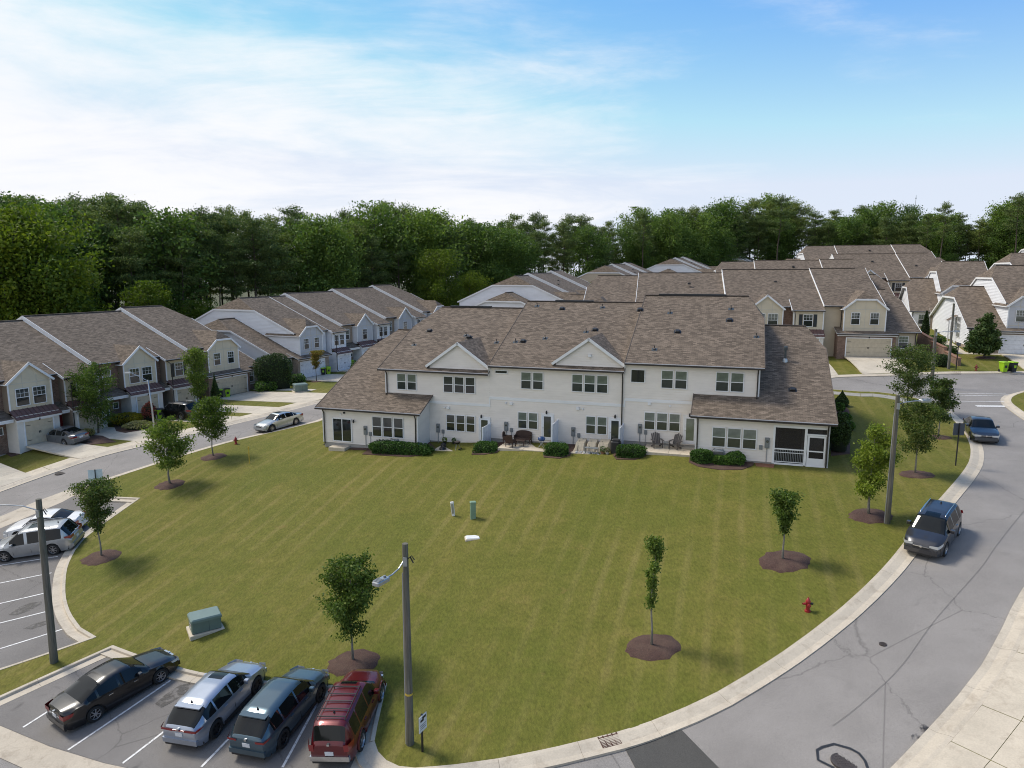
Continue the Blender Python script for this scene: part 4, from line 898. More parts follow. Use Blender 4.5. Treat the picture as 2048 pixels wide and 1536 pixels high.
    B.downspout(a - .08 if right else c + .08, 1.6, z + 3.0, ZE + z - .05, .1)
def skirt(B, u0, u1, z): base_box(B, u0, u1, 1.5, 22, z - 5, z - .7, 'foundation', 'foundation')
def vents(B, spots, z):
    for u_, v_ in spots:
        MB().rbox(-.2, .2, -.17, .17, -.1, .17, .05).build('roof_vent', 'vent_black', B.root, loc=(u_, v_, ZE + z + SL * (v_ - V0)))
# beige row across the left street
B1 = Bld('townhouse_row', 'beige and brown brick townhouse row with dark red metal garage roofs across the left street', (-32.87, 85.77, -.905), -66)
unit_pair(B1, -30.05, -.80, PAL['beige']); unit_pair(B1, -18.72, -.38, PAL['beige'], 'shutter_dark'); unit_end(B1, -7.40, 0, PAL['beige']); skirt(B1, -30, 3, -.8)
# white row behind it
B2 = Bld('townhouse_row', 'white and pale grey townhouse row with white garage doors farther up the left street', (-26.1, 96.65, -.28), -66)
unit_end(B2, -7.9, 0, PAL['white'], False); unit_box(B2, 2.51, .02, PAL['white']); unit_pair(B2, 5.97, .42, PAL['white'], 'door_blue'); unit_pair(B2, 17.28, .85, PAL['white'], 'door_blue'); unit_end(B2, 28.6, 1.25, PAL['white']); skirt(B2, -7.8, 39, 0); vents(B2, [(-3.2, 5.6)], -.2)
# row across the upper road, beige dormer
B3 = Bld('townhouse_row', 'tan townhouse row with beige clipped dormer and tan double garage across the upper road', (44.68, 82.65, 3.78), 12)
unit_end(B3, -7.2, 0, PAL['tan']); unit_pair(B3, -18.52, -.15, PAL['tan']); unit_pair(B3, -29.84, -.6, PAL['tan']); unit_end(B3, -40.26, -1.0, PAL['tan'], False); skirt(B3, -40, 3, -1)
vents(B3, [(-12, 8), (-23, 7.5), (-3, 9)], -.2)
# bright white house with the big gable at the right
g = G(1929, 703)
B4 = Bld('townhouse_row', 'bright white townhouse row with tall side gable and brick base at the road corner', (g.x, g.y - 1.0, g.z), 20)
unit_end(B4, 0, 0, PAL['white'], False); unit_box(B4, 10.41, .2, PAL['white']); unit_pair(B4, 13.87, .3, PAL['white']); skirt(B4, 0, 25, 0)
for v_, w_ in ((6.2, 1.5), (9.6, 1.5)):
    B4.window(0, v_, 1.35, w_, 1.75, 'L', 'grid', 'pane_mid'); B4.window(0, v_, 3.3, w_, .62, 'L', 'grid', 'pane_mid')
B4.roof([(-1.1, 7.1, 3.35), (-1.1, 8.7, 3.35), (.0, 8.7, 4.1), (.0, 7.1, 4.1)], 'porch_roof'); B4.boxpart('side_door', 'vinyl_white', -.06, .02, 7.45, 8.35, .35, 2.45); B4.boxpart('porch_post', 'trim_white', -1.02, -.9, 7.15, 7.27, .2, 3.3); B4.boxpart('porch_step', 'pavement_concrete', -1.2, 0, 7.1, 8.7, -.3, .32)
# rows farther back, up the hill
far = [('white', (12.6, 118.5, 2.7), -66, 'white townhouse row with clipped side gable, first row beyond the long white building', True), ('tan', (33.0, 158.0, 4.8), -66, 'tan townhouse row with clipped side gable, second row up the hill', True),
       ('white', (55.0, 190.0, 6.9), -66, 'white townhouse row below the pines, third row up the hill', True), ('tan', (84.0, 232.0, 9.2), -66, 'grey-tan townhouse row tucked under the pines, fourth row up the hill', True)]
for pal, o_, a_, lab, _ in far:
    B = Bld('townhouse_row', lab, o_, a_); p = PAL[pal]
    unit_end(B, -7.9, 0, p, False); unit_pair(B, 2.51, .45, p); unit_end(B, 13.83, .9, p); skirt(B, -7.8, 24, 0); vents(B, [(5, 7), (9, 8.5)], .45)
B10 = Bld('townhouse_row', 'tan townhouse row whose brown roof rises right behind the beige clipped dormer', (60.0, 116.0, 5.6), 14); unit_end(B10, -7.2, 0, PAL['tan']); unit_pair(B10, -18.52, -.15, PAL['tan']); unit_end(B10, -28.94, -.4, PAL['tan'], False); skirt(B10, -29, 3, -.4); vents(B10, [(-12, 8.6), (-16, 5.5), (-5, 7)], 0)
B7 = Bld('townhouse_row', 'low brown-roofed townhouse row at the foot of the hilltop wood', (86.0, 141.0, 9.2), 14); unit_end(B7, -7.2, 0, PAL['white']); unit_pair(B7, -18.52, -.1, PAL['white']); unit_end(B7, -28.94, -.2, PAL['white'], False); skirt(B7, -29, 3, -.2); vents(B7, [(-12, 8.6), (-10, 5.5)], 0)
B8 = Bld('townhouse_row', 'white townhouse row with wide brown roof above the white gable', (86.0, 118.0, 9.0), 18); unit_end(B8, 0, 0, PAL['white'], False); unit_pair(B8, 10.41, .3, PAL['white']); skirt(B8, 0, 21, 0); vents(B8, [(12, 8.6), (15, 9)], .3)
B12 = Bld('townhouse_row', 'narrow white townhouse end with side gable between tan row and bright white gable', (60.5, 106.0, 5.0), 24); unit_end(B12, 0, 0, PAL['white'], False); skirt(B12, 0, 10, 0)
B13 = Bld('townhouse_row', 'tan townhouse row in the dip before the low brown-roofed row', (78.0, 124.0, 6.9), 14); unit_end(B13, -7.2, 0, PAL['tan']); unit_pair(B13, -18.52, -.1, PAL['tan']); skirt(B13, -18, 3, -.1); vents(B13, [(-12, 8), (-5, 6)], 0)
B11 = Bld('townhouse_row', 'white townhouse row with grey clipped dormer behind the bright white gable', (74.5, 108.0, 6.4), 18); unit_end(B11, 0, 0, PAL['white'], False); unit_pair(B11, 10.41, .2, PAL['white']); skirt(B11, 0, 21, 0)
# ------------------------------------------------------------------ trees and shrubs
def mesh_np(name, V, Q):
    me = bpy.data.meshes.new(name); n = len(Q); k = Q.shape[1]
    me.vertices.add(len(V)); me.vertices.foreach_set('co', np.asarray(V, np.float32).ravel())
    me.loops.add(n * k); me.loops.foreach_set('vertex_index', Q.astype(np.int32).ravel())
    me.polygons.add(n); me.polygons.foreach_set('loop_start', np.arange(n, dtype=np.int32) * k)
    me.update(calc_edges=True); me.validate(); return me
def leaves(rs, P, size, flat=.0, aspect=.55, outward=None):
    """one small diamond leaf per point"""
    n = len(P); d = rs.normal(size=(n, 3)); d[:, 2] -= .25
    if outward is not None: d += outward * 1.1
    d /= np.linalg.norm(d, axis=1)[:, None] + 1e-9
    a = rs.normal(size=(n, 3)); a[:, 2] *= (1 - flat); t = np.cross(d, a); t /= np.linalg.norm(t, axis=1)[:, None] + 1e-9
    s_ = (size * rs.uniform(.6, 1.35, n))[:, None]
    V = np.stack([P - d * s_ * .5, P + t * s_ * aspect * .5, P + d * s_ * .5, P - t * s_ * aspect * .5], 1).reshape(-1, 3)
    return V, np.arange(4 * n).reshape(n, 4)
def tree_meshes(seed, Ht, th, crown_r, limbs, n_leaf, leaf, shape='oval', up=.55, clump=.3, trunk_r=.06, flat=0.0, lean=0.0, aspect=.55):
    rs = np.random.RandomState(seed); rr = random.Random(seed); tm = MB(); bend = [(rr.uniform(-1, 1) * Ht * .012 + lean * k / 6 * Ht * .1, rr.uniform(-1, 1) * Ht * .012) for k in range(7)]
    def axis(f):
        k = min(f * 6, 5.999); i = int(k); f_ = k - i; return Vector((bend[i][0] * (1 - f_) + bend[i + 1][0] * f_, bend[i][1] * (1 - f_) + bend[i + 1][1] * f_, f * Ht)) - Vector((bend[0][0], bend[0][1], 0)) * (1 - f)
    tm.tube([axis(k / 6 * .97) - (Vector((0, 0, .15)) if k == 0 else Vector()) for k in range(7)], [trunk_r * (1.25 if k == 0 else 1 - .13 * k) for k in range(7)], 7)
    segs = []; t0 = th / Ht
    for i in range(limbs):
        f = t0 + (.95 - t0) * ((i + rr.uniform(0, .8)) / limbs); t = (f - t0) / (1 - t0)
        prof = {'oval': math.sin(math.pi * min(1, .18 + .80 * t)) ** .75, 'cone': 1 - .92 * t, 'vase': .35 + .75 * t if t < .75 else .35 + .75 * .75 - (t - .75) * 1.8, 'round': math.sqrt(max(.05, 1 - (2 * t - .9) ** 2 * .95)), 'pine': (.55 + .6 * math.sin(math.pi * min(1, .1 + .95 * t))), 'fork': .5}[shape]
        L = crown_r * prof * rr.uniform(.65, 1.18); az = i * 2.399 + rr.uniform(-.5, .5); a = axis(f)
        el = up * rr.uniform(.6, 1.4) if shape != 'pine' else rr.uniform(-.1, .45)
        dv = Vector((math.cos(az) * math.cos(el), math.sin(az) * math.cos(el), math.sin(el)))
        mid = a + dv * L * .5 + Vector((0, 0, -L * .04)); end = a + dv * L + Vector((0, 0, L * .10))
        if end.z > Ht: end.z = Ht - rr.random() * .04 * Ht
        tm.tube([a, mid, end], [trunk_r * .38 * (1 - .5 * t), trunk_r * .22, trunk_r * .07], 5, cap=False); segs.append((a, mid, end, L))
    segs.append((axis(.8), axis(.92), axis(.985), Ht * .16)); w = np.array([max(.15, s_[3]) ** 1.5 for s_ in segs]); w /= w.sum()
    # leaves gather in clumps along the outer limbs
    idx = rs.choice(len(segs), n_leaf, p=w); f = rs.beta(2.2, 1.3, n_leaf) * 1.02; A = np.array([[*s_[0]] for s_ in segs])[idx]; M_ = np.array([[*s_[1]] for s_ in segs])[idx]; E_ = np.array([[*s_[2]] for s_ in segs])[idx]; Ls = np.array([s_[3] for s_ in segs])[idx]
    g = f[:, None]; base = np.where(g < .5, A + (M_ - A) * g * 2, M_ + (E_ - M_) * (g - .5) * 2)
    nc = 5; ck = rs.randint(0, nc, n_leaf); coff = rs.normal(size=(len(segs), nc, 3)) * .42; off = coff[idx, ck] * (clump * 1.0) + rs.normal(size=(n_leaf, 3)) * clump * .55
    off *= (Ls ** .5)[:, None] * np.array([1, 1, .75 if shape != 'pine' else .42]); P = base + off; P[:, 2] = np.minimum(P[:, 2], Ht + .02 * Ht)
    c = np.array([0, 0, (th + Ht) / 2]); ow = P - c; ow /= np.linalg.norm(ow, axis=1)[:, None] + 1e-6
    V, Q = leaves(rs, P, leaf, flat, aspect, outward=ow * .6); return tm.mesh('trunk', True), mesh_np('crown', V, Q)
def tree(name, label, loc, meshes, leafm, barkm, group=None, rz=0.0, sc=1.0, cat='tree'):
    o = thing(name, label, cat, loc, rz, group); o.scale = (sc, sc, sc) if isinstance(sc, (int, float)) else sc
    for me_, mm in zip(meshes, (barkm, leafm)):
        if not me_.materials: me_.materials.append(MATS[mm])
    put('trunk', meshes[0], o); put('crown', meshes[1], o); return o
def mulch_ring(label, p, r, ex=1.0, name='mulch_bed', mat='mulch'):
    """a low mound of bark that follows the slope"""
    m = MB(); n = 28; rr = random.Random(int(p.x * 100)); wob = [1 + rr.uniform(-.08, .08) for _ in range(n)]; rings = []
    for f, h in ((1.0, -.03), (.93, .035), (.6, .07), (.2, .10)):
        rings.append([(p.x + r * ex * f * wob[k] * math.cos(2 * math.pi * k / n), p.y + r * f * wob[k] * math.sin(2 * math.pi * k / n), T(p.x + r * ex * f * math.cos(2 * math.pi * k / n), p.y + r * f * math.sin(2 * math.pi * k / n)) + h) for k in range(n)])
    for a, b_ in zip(rings, rings[1:]):
        for k in range(n): m.face([a[k], a[(k + 1) % n], b_[(k + 1) % n], b_[k]])
    m.face(rings[-1]); o = m.build(name, mat, None, True); return tag(o, label, 'mulch bed', 'bark mulch rings round the lawn trees')
# young trees: base pixel, top pixel row, crown width in pixels, first leaves row, shape ...
YT = [((340, 968), 838, 80, 938, 'oval', 'leaf_lawn_tree', 'round leafy young tree beside the street kerb, opposite the dark SUV', .42, 5200, .9),
      ((427, 913), 797, 70, 880, 'oval', 'leaf_bright', 'yellow-green young tree beside the street kerb near the red hydrant', .55, 4600, .85),
      ((203, 1113), 962, 96, 1066, 'vase', 'leaf_dull', 'spreading young tree with some white blooms beside the white parked car', .5, 5200, .95),
      ((706, 1322), 1117, 112, 1268, 'oval', 'leaf_lawn_tree', 'young tree on the lawn right before the red SUV', .5, 6500, .95),
      ((1303, 1292), 1068, 70, 1225, 'fork', 'leaf_lawn_tree', 'slender forked young tree with one tall bare-looking leader on the lawn', 1.25, 3200, .95),
      ((1565, 1120), 988, 66, 1072, 'vase', 'leaf_lawn_tree', 'small thin young tree in an oval mulch bed near the lawn hydrant', .75, 2600, 1.05),
      ((1737, 1030), 850, 84, 998, 'oval', 'leaf_bright', 'young green tree beside the tall light pole on the right lawn', .6, 5600, .95),
      ((1830, 948), 803, 84, 905, 'round', 'leaf_dull', 'broad round young tree near the square sign', .5, 5600, .85),
      ((1813, 823), 690, 100, 795, 'round', 'leaf_dull', 'leaning spreading tree at the road corner beside the far pole', .3, 5200, .0),
      ((1876, 874), 758, 56, 838, 'oval', 'leaf_dull', 'small green young tree beside the graphite sedan', .5, 3600, .7),
      ((197, 866), 727, 96, 852, 'oval', 'leaf_lawn_tree', 'dense oval tree in the front bed of the beige townhouses', .55, 6500, .0),
      ((398, 818), 698, 64, 800, 'oval', 'leaf_lawn_tree', 'narrow upright tree before the single garages of the beige row', .9, 5200, .0),
      ((633, 763), 703, 34, 738, 'vase', 'leaf_rust', 'tiny young tree with yellowing leaves before the white garage door', .7, 2200, .6),
      ((1968, 715), 628, 76, 706, 'cone', 'leaf_cedar', 'bushy dark pine on the far corner lawn', .4, 6500, .9)]
LT = []
for i, (bp, ty, wpx, ly, shp, lm, lab, up_, nl, mr) in enumerate(YT):
    p = G(*bp); h = max(1.5, height_at(p, bp[0], ty)); th = max(.4, height_at(p, bp[0], ly)); cr = width_at(p, wpx) / 2
    lf = .135 if p.y < 45 else .165; nl = int(nl * 1.6)
    if shp == 'fork': ms_ = tree_meshes(40 + i, h * .96, th, cr * 1.5, 9, nl, lf * .8, 'fork', 1.2, .22, .05)
    elif shp == 'cone': ms_ = tree_meshes(40 + i, h, th, cr, 26, nl, .3, 'cone', .35, .34, .09)
    else: ms_ = tree_meshes(40 + i, h, th, cr, 15 if cr < 1.2 else 20, nl, lf, shp, up_, .34, .055 if h < 5 else .075, lean=.8 if '1813' in str(bp[0]) else 0)
    LT.append(tree('young_tree' if shp != 'cone' else 'pine_tree', lab, p, ms_, lm, 'bark_pale' if p.y < 60 else 'bark', rz=i * 1.3))
    if mr: mulch_ring(('bark mulch ring under the ' + lab.split(' beside')[0].split(' before')[0].split(' near')[0].split(' right')[0].split(' with')[0].split(' in an')[0] + ' ' + lab.split(' ')[-2] + ' ' + lab.split(' ')[-1])[:90], p + Vector((.05, -.12, 0)), mr, 1.25)
# hedges and shrubs
def shrub_mesh(seed, sx, sy, sz, n, leaf, kind='box'):
    rs = np.random.RandomState(seed); d = rs.normal(size=(n, 3)); d /= np.linalg.norm(d, axis=1)[:, None]
    pw = {'box': 5.0, 'ball': 2.2, 'cone': 2.0}[kind]; k = (np.abs(d) ** pw).sum(1) ** (-1 / pw); P = d * k[:, None] * (1 - np.abs(rs.normal(size=n)) * .10)[:, None]
    P += rs.normal(size=(n, 3)) * .035; lump = 1 + .09 * np.sin(P[:, 0:1] * 4.3 + seed) * np.cos(P[:, 1:2] * 3.7) + .05 * np.sin(P[:, 2:3] * 5.1 + seed); P = P * lump
    if kind == 'cone': f = (P[:, 2] + 1) / 2; P[:, :2] *= np.clip(1.12 - f * 1.0, .05, 1)[:, None]
    nrm = d.copy(); P = P * np.array([sx / 2, sy / 2, sz / 2]) + np.array([0, 0, sz / 2]); P = P[P[:, 2] > -.05]
    V, Q = leaves(rs, P, leaf, .0, .6, outward=nrm[:len(P)] * .8); cm = mesh_np('foliage', V, Q)
    st = MB(); f1 = .80; prof = [(0, .02), (f1, .04), (f1, .5), (f1 * .9, .8), (0, .88)] if kind != 'cone' else [(0, .02), (.82, .05), (.42, .5), (.0, .9)]  # added solid core that fills the shrub behind its leaves
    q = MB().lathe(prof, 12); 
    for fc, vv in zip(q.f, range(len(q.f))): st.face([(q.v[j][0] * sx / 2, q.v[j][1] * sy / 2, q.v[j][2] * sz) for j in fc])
    return cm, st.mesh('shade_core', True)
simple('core_shade', (.012, .020, .007), .95)  # near-black tone puts the shaded inside of a shrub into its added core
def shrub(name, label, loc, seed, sx, sy, sz, n, leaf, lm='leaf_hedge', kind='box', rz=0, group=None, cat='shrub'):
    o = thing(name, label, cat, loc, rz, group); a, c = shrub_mesh(seed, sx, sy, sz, n, leaf, kind); put('foliage', a, o, lm); put('shade_core', c, o, 'core_shade'); return o
def mb(u, v, z): return M.w(u, v, z)
A18 = -R(18)
shrub('hedge', 'long clipped hedge below the three windows of the left white wing', mb(-31.1, -.85, -1.35), 1, 5.1, 1.15, 1.05, 9000, .13, rz=A18, cat='hedge')
shrub('clipped_shrub', 'clipped green shrub between the kettle grill and the wicker chairs', mb(-24.15, -.1, -1.1), 2, 1.75, 1.25, 1.15, 4200, .12, rz=A18)
shrub('clipped_shrub', 'clipped green shrub between the blue grill and the covered furniture', mb(-18.45, -.45, -.75), 3, 1.65, 1.25, 1.2, 4200, .12, rz=A18)
shrub('clipped_shrub', 'clipped green shrub beside the black grill cover and grey chairs', mb(-13.0, -.35, -.45), 4, 2.0, 1.35, 1.15, 4800, .12, rz=A18)
shrub('clipped_shrub', 'dark clipped shrub left of the grey air conditioner', mb(-8.05, -.85, -.15), 5, 1.5, 1.2, 1.1, 3800, .12, kind='ball', rz=A18)
shrub('clipped_shrub', 'low clipped shrub right before the grey air conditioner', mb(-6.75, -.85, -.15), 6, 1.2, .8, .75, 2600, .11, rz=A18)
shrub('clipped_shrub', 'clipped shrub right of the grey air conditioner under the windows', mb(-5.85, -.55, -.15), 7, 1.35, 1.3, 1.05, 3600, .12, kind='ball', rz=A18)
g1 = G(1680, 905); shrub('arborvitae', 'tall dark arborvitae at the right end of the white building', (g1.x, g1.y + .3, g1.z), 8, 1.35, 1.35, height_at(g1, 1680, 830), 7000, .13, 'leaf_cedar', 'ball', cat='shrub')
g1 = G(1683, 812); shrub('conical_shrub', 'small conical evergreen behind the right end of the white building', g1, 9, 1.5, 1.5, height_at(g1, 1683, 783), 3500, .13, 'leaf_cedar', 'cone')
for k, (q, lab) in enumerate((((1690, 843), 'low green shrub in the mulch bed along the white end wall'), ((1696, 860), 'loose low shrub in the end-wall bed beside the arborvitae'), ((1678, 822), 'low shrub before the conical evergreen by the end wall'))):
    g1 = G(*q); shrub('bed_shrub', lab, g1, 20 + k, .95, .95, .75, 1500, .12, 'leaf_hedge', 'ball')
# plants along the other houses
PL = [((550, 778), 705, 76, 'leaf_cedar', 'ball', 'big_shrub', 'big dark multi-stemmed evergreen shrub at the corner of the white row', 9000), ((595, 770), 748, 30, 'leaf_hedge', 'box', 'bed_shrub', 'low dark hedge shrub before the tan garage corner', 1600),
      ((532, 781), 762, 40, 'leaf_hedge', 'box', 'clipped_shrub', 'clipped dark shrub under the window of the beige end house', 2200), ((432, 808), 752, 22, 'leaf_cedar', 'cone', 'conical_shrub', 'dark conical evergreen beside the lime-lidded carts of the beige row', 3000),
      ((1700, 708), 676, 13, 'leaf_hedge', 'ball', 'columnar_shrub', 'narrow columnar evergreen beside the tan double garage', 1800), ((1849, 676), 620, 20, 'leaf_cedar', 'cone', 'conical_shrub', 'tall dark conical evergreen beside the white gable', 3000),
      ((1880, 732), 708, 30, 'leaf_cedar', 'ball', 'clipped_shrub', 'round dark shrub beside the far light pole', 1800), ((1806, 712), 698, 16, 'leaf_hedge', 'ball', 'bed_shrub', 'round green shrub under the small window of the tan row', 900),
      ((1960, 704), 692, 44, 'leaf_hedge', 'box', 'hedge', 'low dark hedge along the brick base of the white house', 1800), ((1868, 690), 672, 34, 'leaf_hedge', 'box', 'bed_shrub', 'green shrubs above the brick retaining wall', 1600),
      ((1898, 706), 692, 24, 'leaf_hedge', 'box', 'bed_shrub', 'lower green shrubs above the brick retaining wall near the post', 1200), ((28, 896), 880, 60, 'leaf_hedge', 'box', 'bed_shrub', 'row of low dark shrubs before the red front door', 2400),
      ((36, 880), 858, 18, 'leaf_flower_red', 'ball', 'red_shrub', 'small rust-red shrub beside the white garage pier', 900), ((255, 848), 825, 62, 'leaf_gold', 'ball', 'golden_shrub', 'bright golden shrubs in the bed of the beige row', 3200),
      ((300, 842), 805, 26, 'leaf_flower_red', 'ball', 'red_shrub', 'pink and red flowering shrub before the lime cart', 1500), ((275, 856), 843, 50, 'leaf_pale', 'ball', 'pale_shrub', 'pale green ground shrubs in front of the golden shrubs', 1800),
      ((175, 872), 858, 26, 'leaf_pale', 'ball', 'pale_shrub', 'pale low grasses beside the grey driveway car', 800), ((1855, 606), 572, 26, 'leaf_flower_pink', 'ball', 'flowering_shrub', 'pale pink flowering shrub between the back houses', 2600),
      ((1605, 660), 612, 58, 'leaf_bright', 'oval', '', 'bright yellow-green tree behind the right roof of the white building', 3800), ((1120, 640), 575, 52, 'leaf_maple', 'round', '', 'bright green round tree rising behind the main roof ridge', 4200),
      ((1185, 640), 566, 62, 'leaf_bright', 'round', '', 'bushy bright tree behind the main roof, beside the white far gables', 4200), ((1238, 640), 568, 44, 'leaf_bright', 'round', '', 'smaller bright tree behind the main roof next to the dark far roof', 3200),
      ((712, 745), 722, 22, 'leaf_hedge', 'ball', 'bed_shrub', 'small green shrub by the white single garage', 800), ((1788, 612), 560, 22, 'leaf_bright', 'oval', '', 'small bright tree squeezed between two far roofs', 1800)]
for k, (bp, ty, wpx, lm, kd, nm, lab, nl) in enumerate(PL):
    p = G(*bp); h = max(.4, height_at(p, bp[0], ty)); w_ = width_at(p, wpx)
    if nm: shrub(nm, lab, p, 50 + k, w_, min(w_, 2.4) if kd == 'box' or w_ > 3 else w_, h, nl, .16 if p.y > 50 else .12, lm, kd, rz=R(-66 + 90) if bp[0] < 640 and kd == 'box' else 0)
    else: tree('garden_tree', lab, p, tree_meshes(90 + k, h, h * .25, w_ / 2, 16, nl, .26, kd, .5, .4, .08), lm, 'bark')
# ------------------------------------------------------------------ the wood behind the houses
FOR = []
for k in range(5): FOR.append(('pine', tree_meshes(200 + k, 26, 10.5 + k * 1.1, 3.3, 24 + 2 * k, 13000, .34, 'pine', .2, .50, .26, .25, aspect=.42), 'leaf_pine', 'bark_pine'))
for k in range(2): FOR.append(('pine', tree_meshes(210 + k, 26, 15.5, 3.0, 15, 7000, .32, 'pine', .2, .42, .24, .25, aspect=.42), 'leaf_pine', 'bark_pine'))
for k in range(4): FOR.append(('broad', tree_meshes(220 + k, 18, 2.5, 4.6, 30, 13000, .36, 'round', .5, .66, .2), 'leaf_forest', 'bark'))
for k in range(2): FOR.append(('maple', tree_meshes(230 + k, 16, 2.0, 4.6, 28, 14000, .34, 'round', .5, .6, .2), 'leaf_maple', 'bark'))
LABF = {'pine': ('pine_tree', 'dark pine'), 'broad': ('broadleaf_tree', 'mid-green broadleaf tree'), 'maple': ('broadleaf_tree', 'bright yellow-green broadleaf tree')}
def forest(i, x, y, h, rz, sx=1.0):
    kind, ms_, lm, bm_ = FOR[i]; nat = 26 if kind == 'pine' else (18 if kind == 'broad' else 16); k = h / nat; nm, lab = LABF[kind]; c_ = 1024 + F * x / y
    zone = 'behind the beige townhouse row' if c_ < 430 else 'behind the white townhouse row' if c_ < 900 else 'beyond the first row up the hill' if c_ < 1200 else 'above the upper hill rows' if c_ < 1620 else 'above the roofs beyond the upper road'
    lab = ('low ' if h < 13 else 'tall ' if h > 24 else 'middling ') + lab + ' in the wood ' + zone
    tree(nm, lab, (x, y, T(x, y) - .4), ms_, lm, bm_, 'trees of the wood ' + zone, rz, (k * sx, k * sx, k))
fr_ = random.Random(11)
# skyline of the wood: photo column -> (distance, top row)
SKY = [(-160, 100, 400), (0, 104, 408), (120, 108, 392), (200, 110, 384), (300, 114, 412), (410, 120, 404), (520, 128, 408), (565, 132, 398), (625, 138, 432), (680, 142, 406), (780, 150, 404), (880, 160, 410), (960, 170, 428), (1060, 182, 434), (1180, 200, 432), (1215, 204, 446), (1290, 214, 424), (1400, 226, 420), (1470, 236, 402), (1550, 244, 394), (1620, 240, 418), (1680, 236, 424), (1780, 228, 414), (1840, 222, 432), (1880, 220, 420), (1930, 218, 434), (2000, 214, 396), (2060, 212, 390), (2200, 210, 392)]
def sky_at(c):
    for (a, d0, t0), (b_, d1, t1) in zip(SKY, SKY[1:]):
        if a <= c <= b_: f = (c - a) / (b_ - a); return d0 + (d1 - d0) * f, t0 + (t1 - t0) * f
    return SKY[-1][1:]
for row, (dd, dr, hs_) in enumerate(((0, 0, .94), (7, 2, 1.0), (15, -2, 1.0))):
    c = -150.0 + row * 17
    while c < 2190:
        d, t = sky_at(c); y = d + dd + fr_.uniform(-2.5, 2.5); x = (c - 1024) / F * y; top = H + (545 - t - dr) / F * y * fr_.uniform(.70, 1.08) if row else H + (545 - t) / F * y * fr_.uniform(.6, 1.0)
        h = max(12, (top - T(x, y)) * (1.0 if row else .97)); r_ = fr_.random()
        if row == 0: i = fr_.choice((0, 1, 2, 5, 7, 8, 9, 10)) if c > 150 else fr_.choice((7, 8, 9, 11))
        else: i = fr_.choice((0, 1, 2, 3, 4, 5, 6, 0, 1, 2, 7)) if c < 1250 else fr_.choice((0, 1, 2, 3, 4, 7, 8, 9, 10, 5))
        forest(i, x, y, min(h, 34), fr_.uniform(0, 6.28), fr_.uniform(.9, 1.2)); c += (35 if c < 1250 else 31) * fr_.uniform(.55, 1.5)
# understorey at the wood's edge
c = -140.0
while c < 2190:
    d, t = sky_at(c); y = d - fr_.uniform(5, 9); x = (c - 1024) / F * y
    forest(fr_.choice((7, 8, 9, 10, 7, 8, 11)), x, y, fr_.uniform(6, 12), fr_.uniform(0, 6.28), 1.15); c += (62 if c < 1250 else 48) * fr_.uniform(.7, 1.3)
# the bright maples at the left edge and single tall pines on the right skyline
for c, y, t, i in ((20, 92, 425, 11), (85, 95, 415, 12), (-60, 90, 430, 12), (140, 98, 520, 11), (300, 104, 560, 11), (880, 148, 500, 11), (940, 152, 540, 12)):
    x = (c - 1024) / F * y; forest(i, x, y, H + (545 - t) / F * y - T(x, y), c * .1, 1.0)
for c, y, t, i in ((1870, 205, 405, 5), (1838, 215, 428, 6), (2012, 200, 388, 5), (2040, 200, 390, 6), (1548, 232, 392, 5), (1282, 205, 424, 6)):
    x = (c - 1024) / F * y; forest(i, x, y, min(36, H + (545 - t) / F * y - T(x, y)), c * .1, 1.0)
# ------------------------------------------------------------------ vehicles
def paint(name, c, met=.5, rough=.28):
    s = NT(name); v = s.noise(s.coord('Object'), 2.0, 3); s.col(s.ramp(v, [(.3, tuple(x * .94 for x in c)), (.7, tuple(min(1, x * 1.05) for x in c))])).set(Metallic=met, Roughness=rough, Coat_Weight=.6, Coat_Roughness=.06); return name
for n_, c_, m_ in (('paint_black', (.004, .004, .005), .0), ('paint_silver_blue', (.34, .38, .45), .65), ('paint_slate_blue', (.055, .095, .125), .5), ('paint_red', (.115, .010, .014), .35), ('paint_silver', (.36, .38, .40), .7),
                   ('paint_white', (.74, .74, .73), .0), ('paint_grey', (.20, .21, .225), .65), ('paint_dark_grey', (.060, .060, .066), .55), ('paint_light_silver', (.42, .45, .46), .65), ('paint_graphite', (.065, .075, .090), .6)): paint('car_' + n_, c_, m_)
simple('tyre', (.014, .014, .014), .8); simple('wheel_alloy', (.42, .42, .43), .3, Metallic=.8); simple('wheel_black', (.02, .02, .022), .4, Metallic=.4); simple('black_plastic', (.018, .018, .019), .6)
simple('chrome', (.60, .61, .62), .15, Metallic=1.0); simple('tail_red', (.22, .008, .010), .15, IOR=1.7); simple('head_lamp', (.55, .56, .56), .08, IOR=1.8); simple('plate', (.62, .64, .66), .4); simple('lamp_amber', (.45, .16, .03), .2)
WHEELS = {}
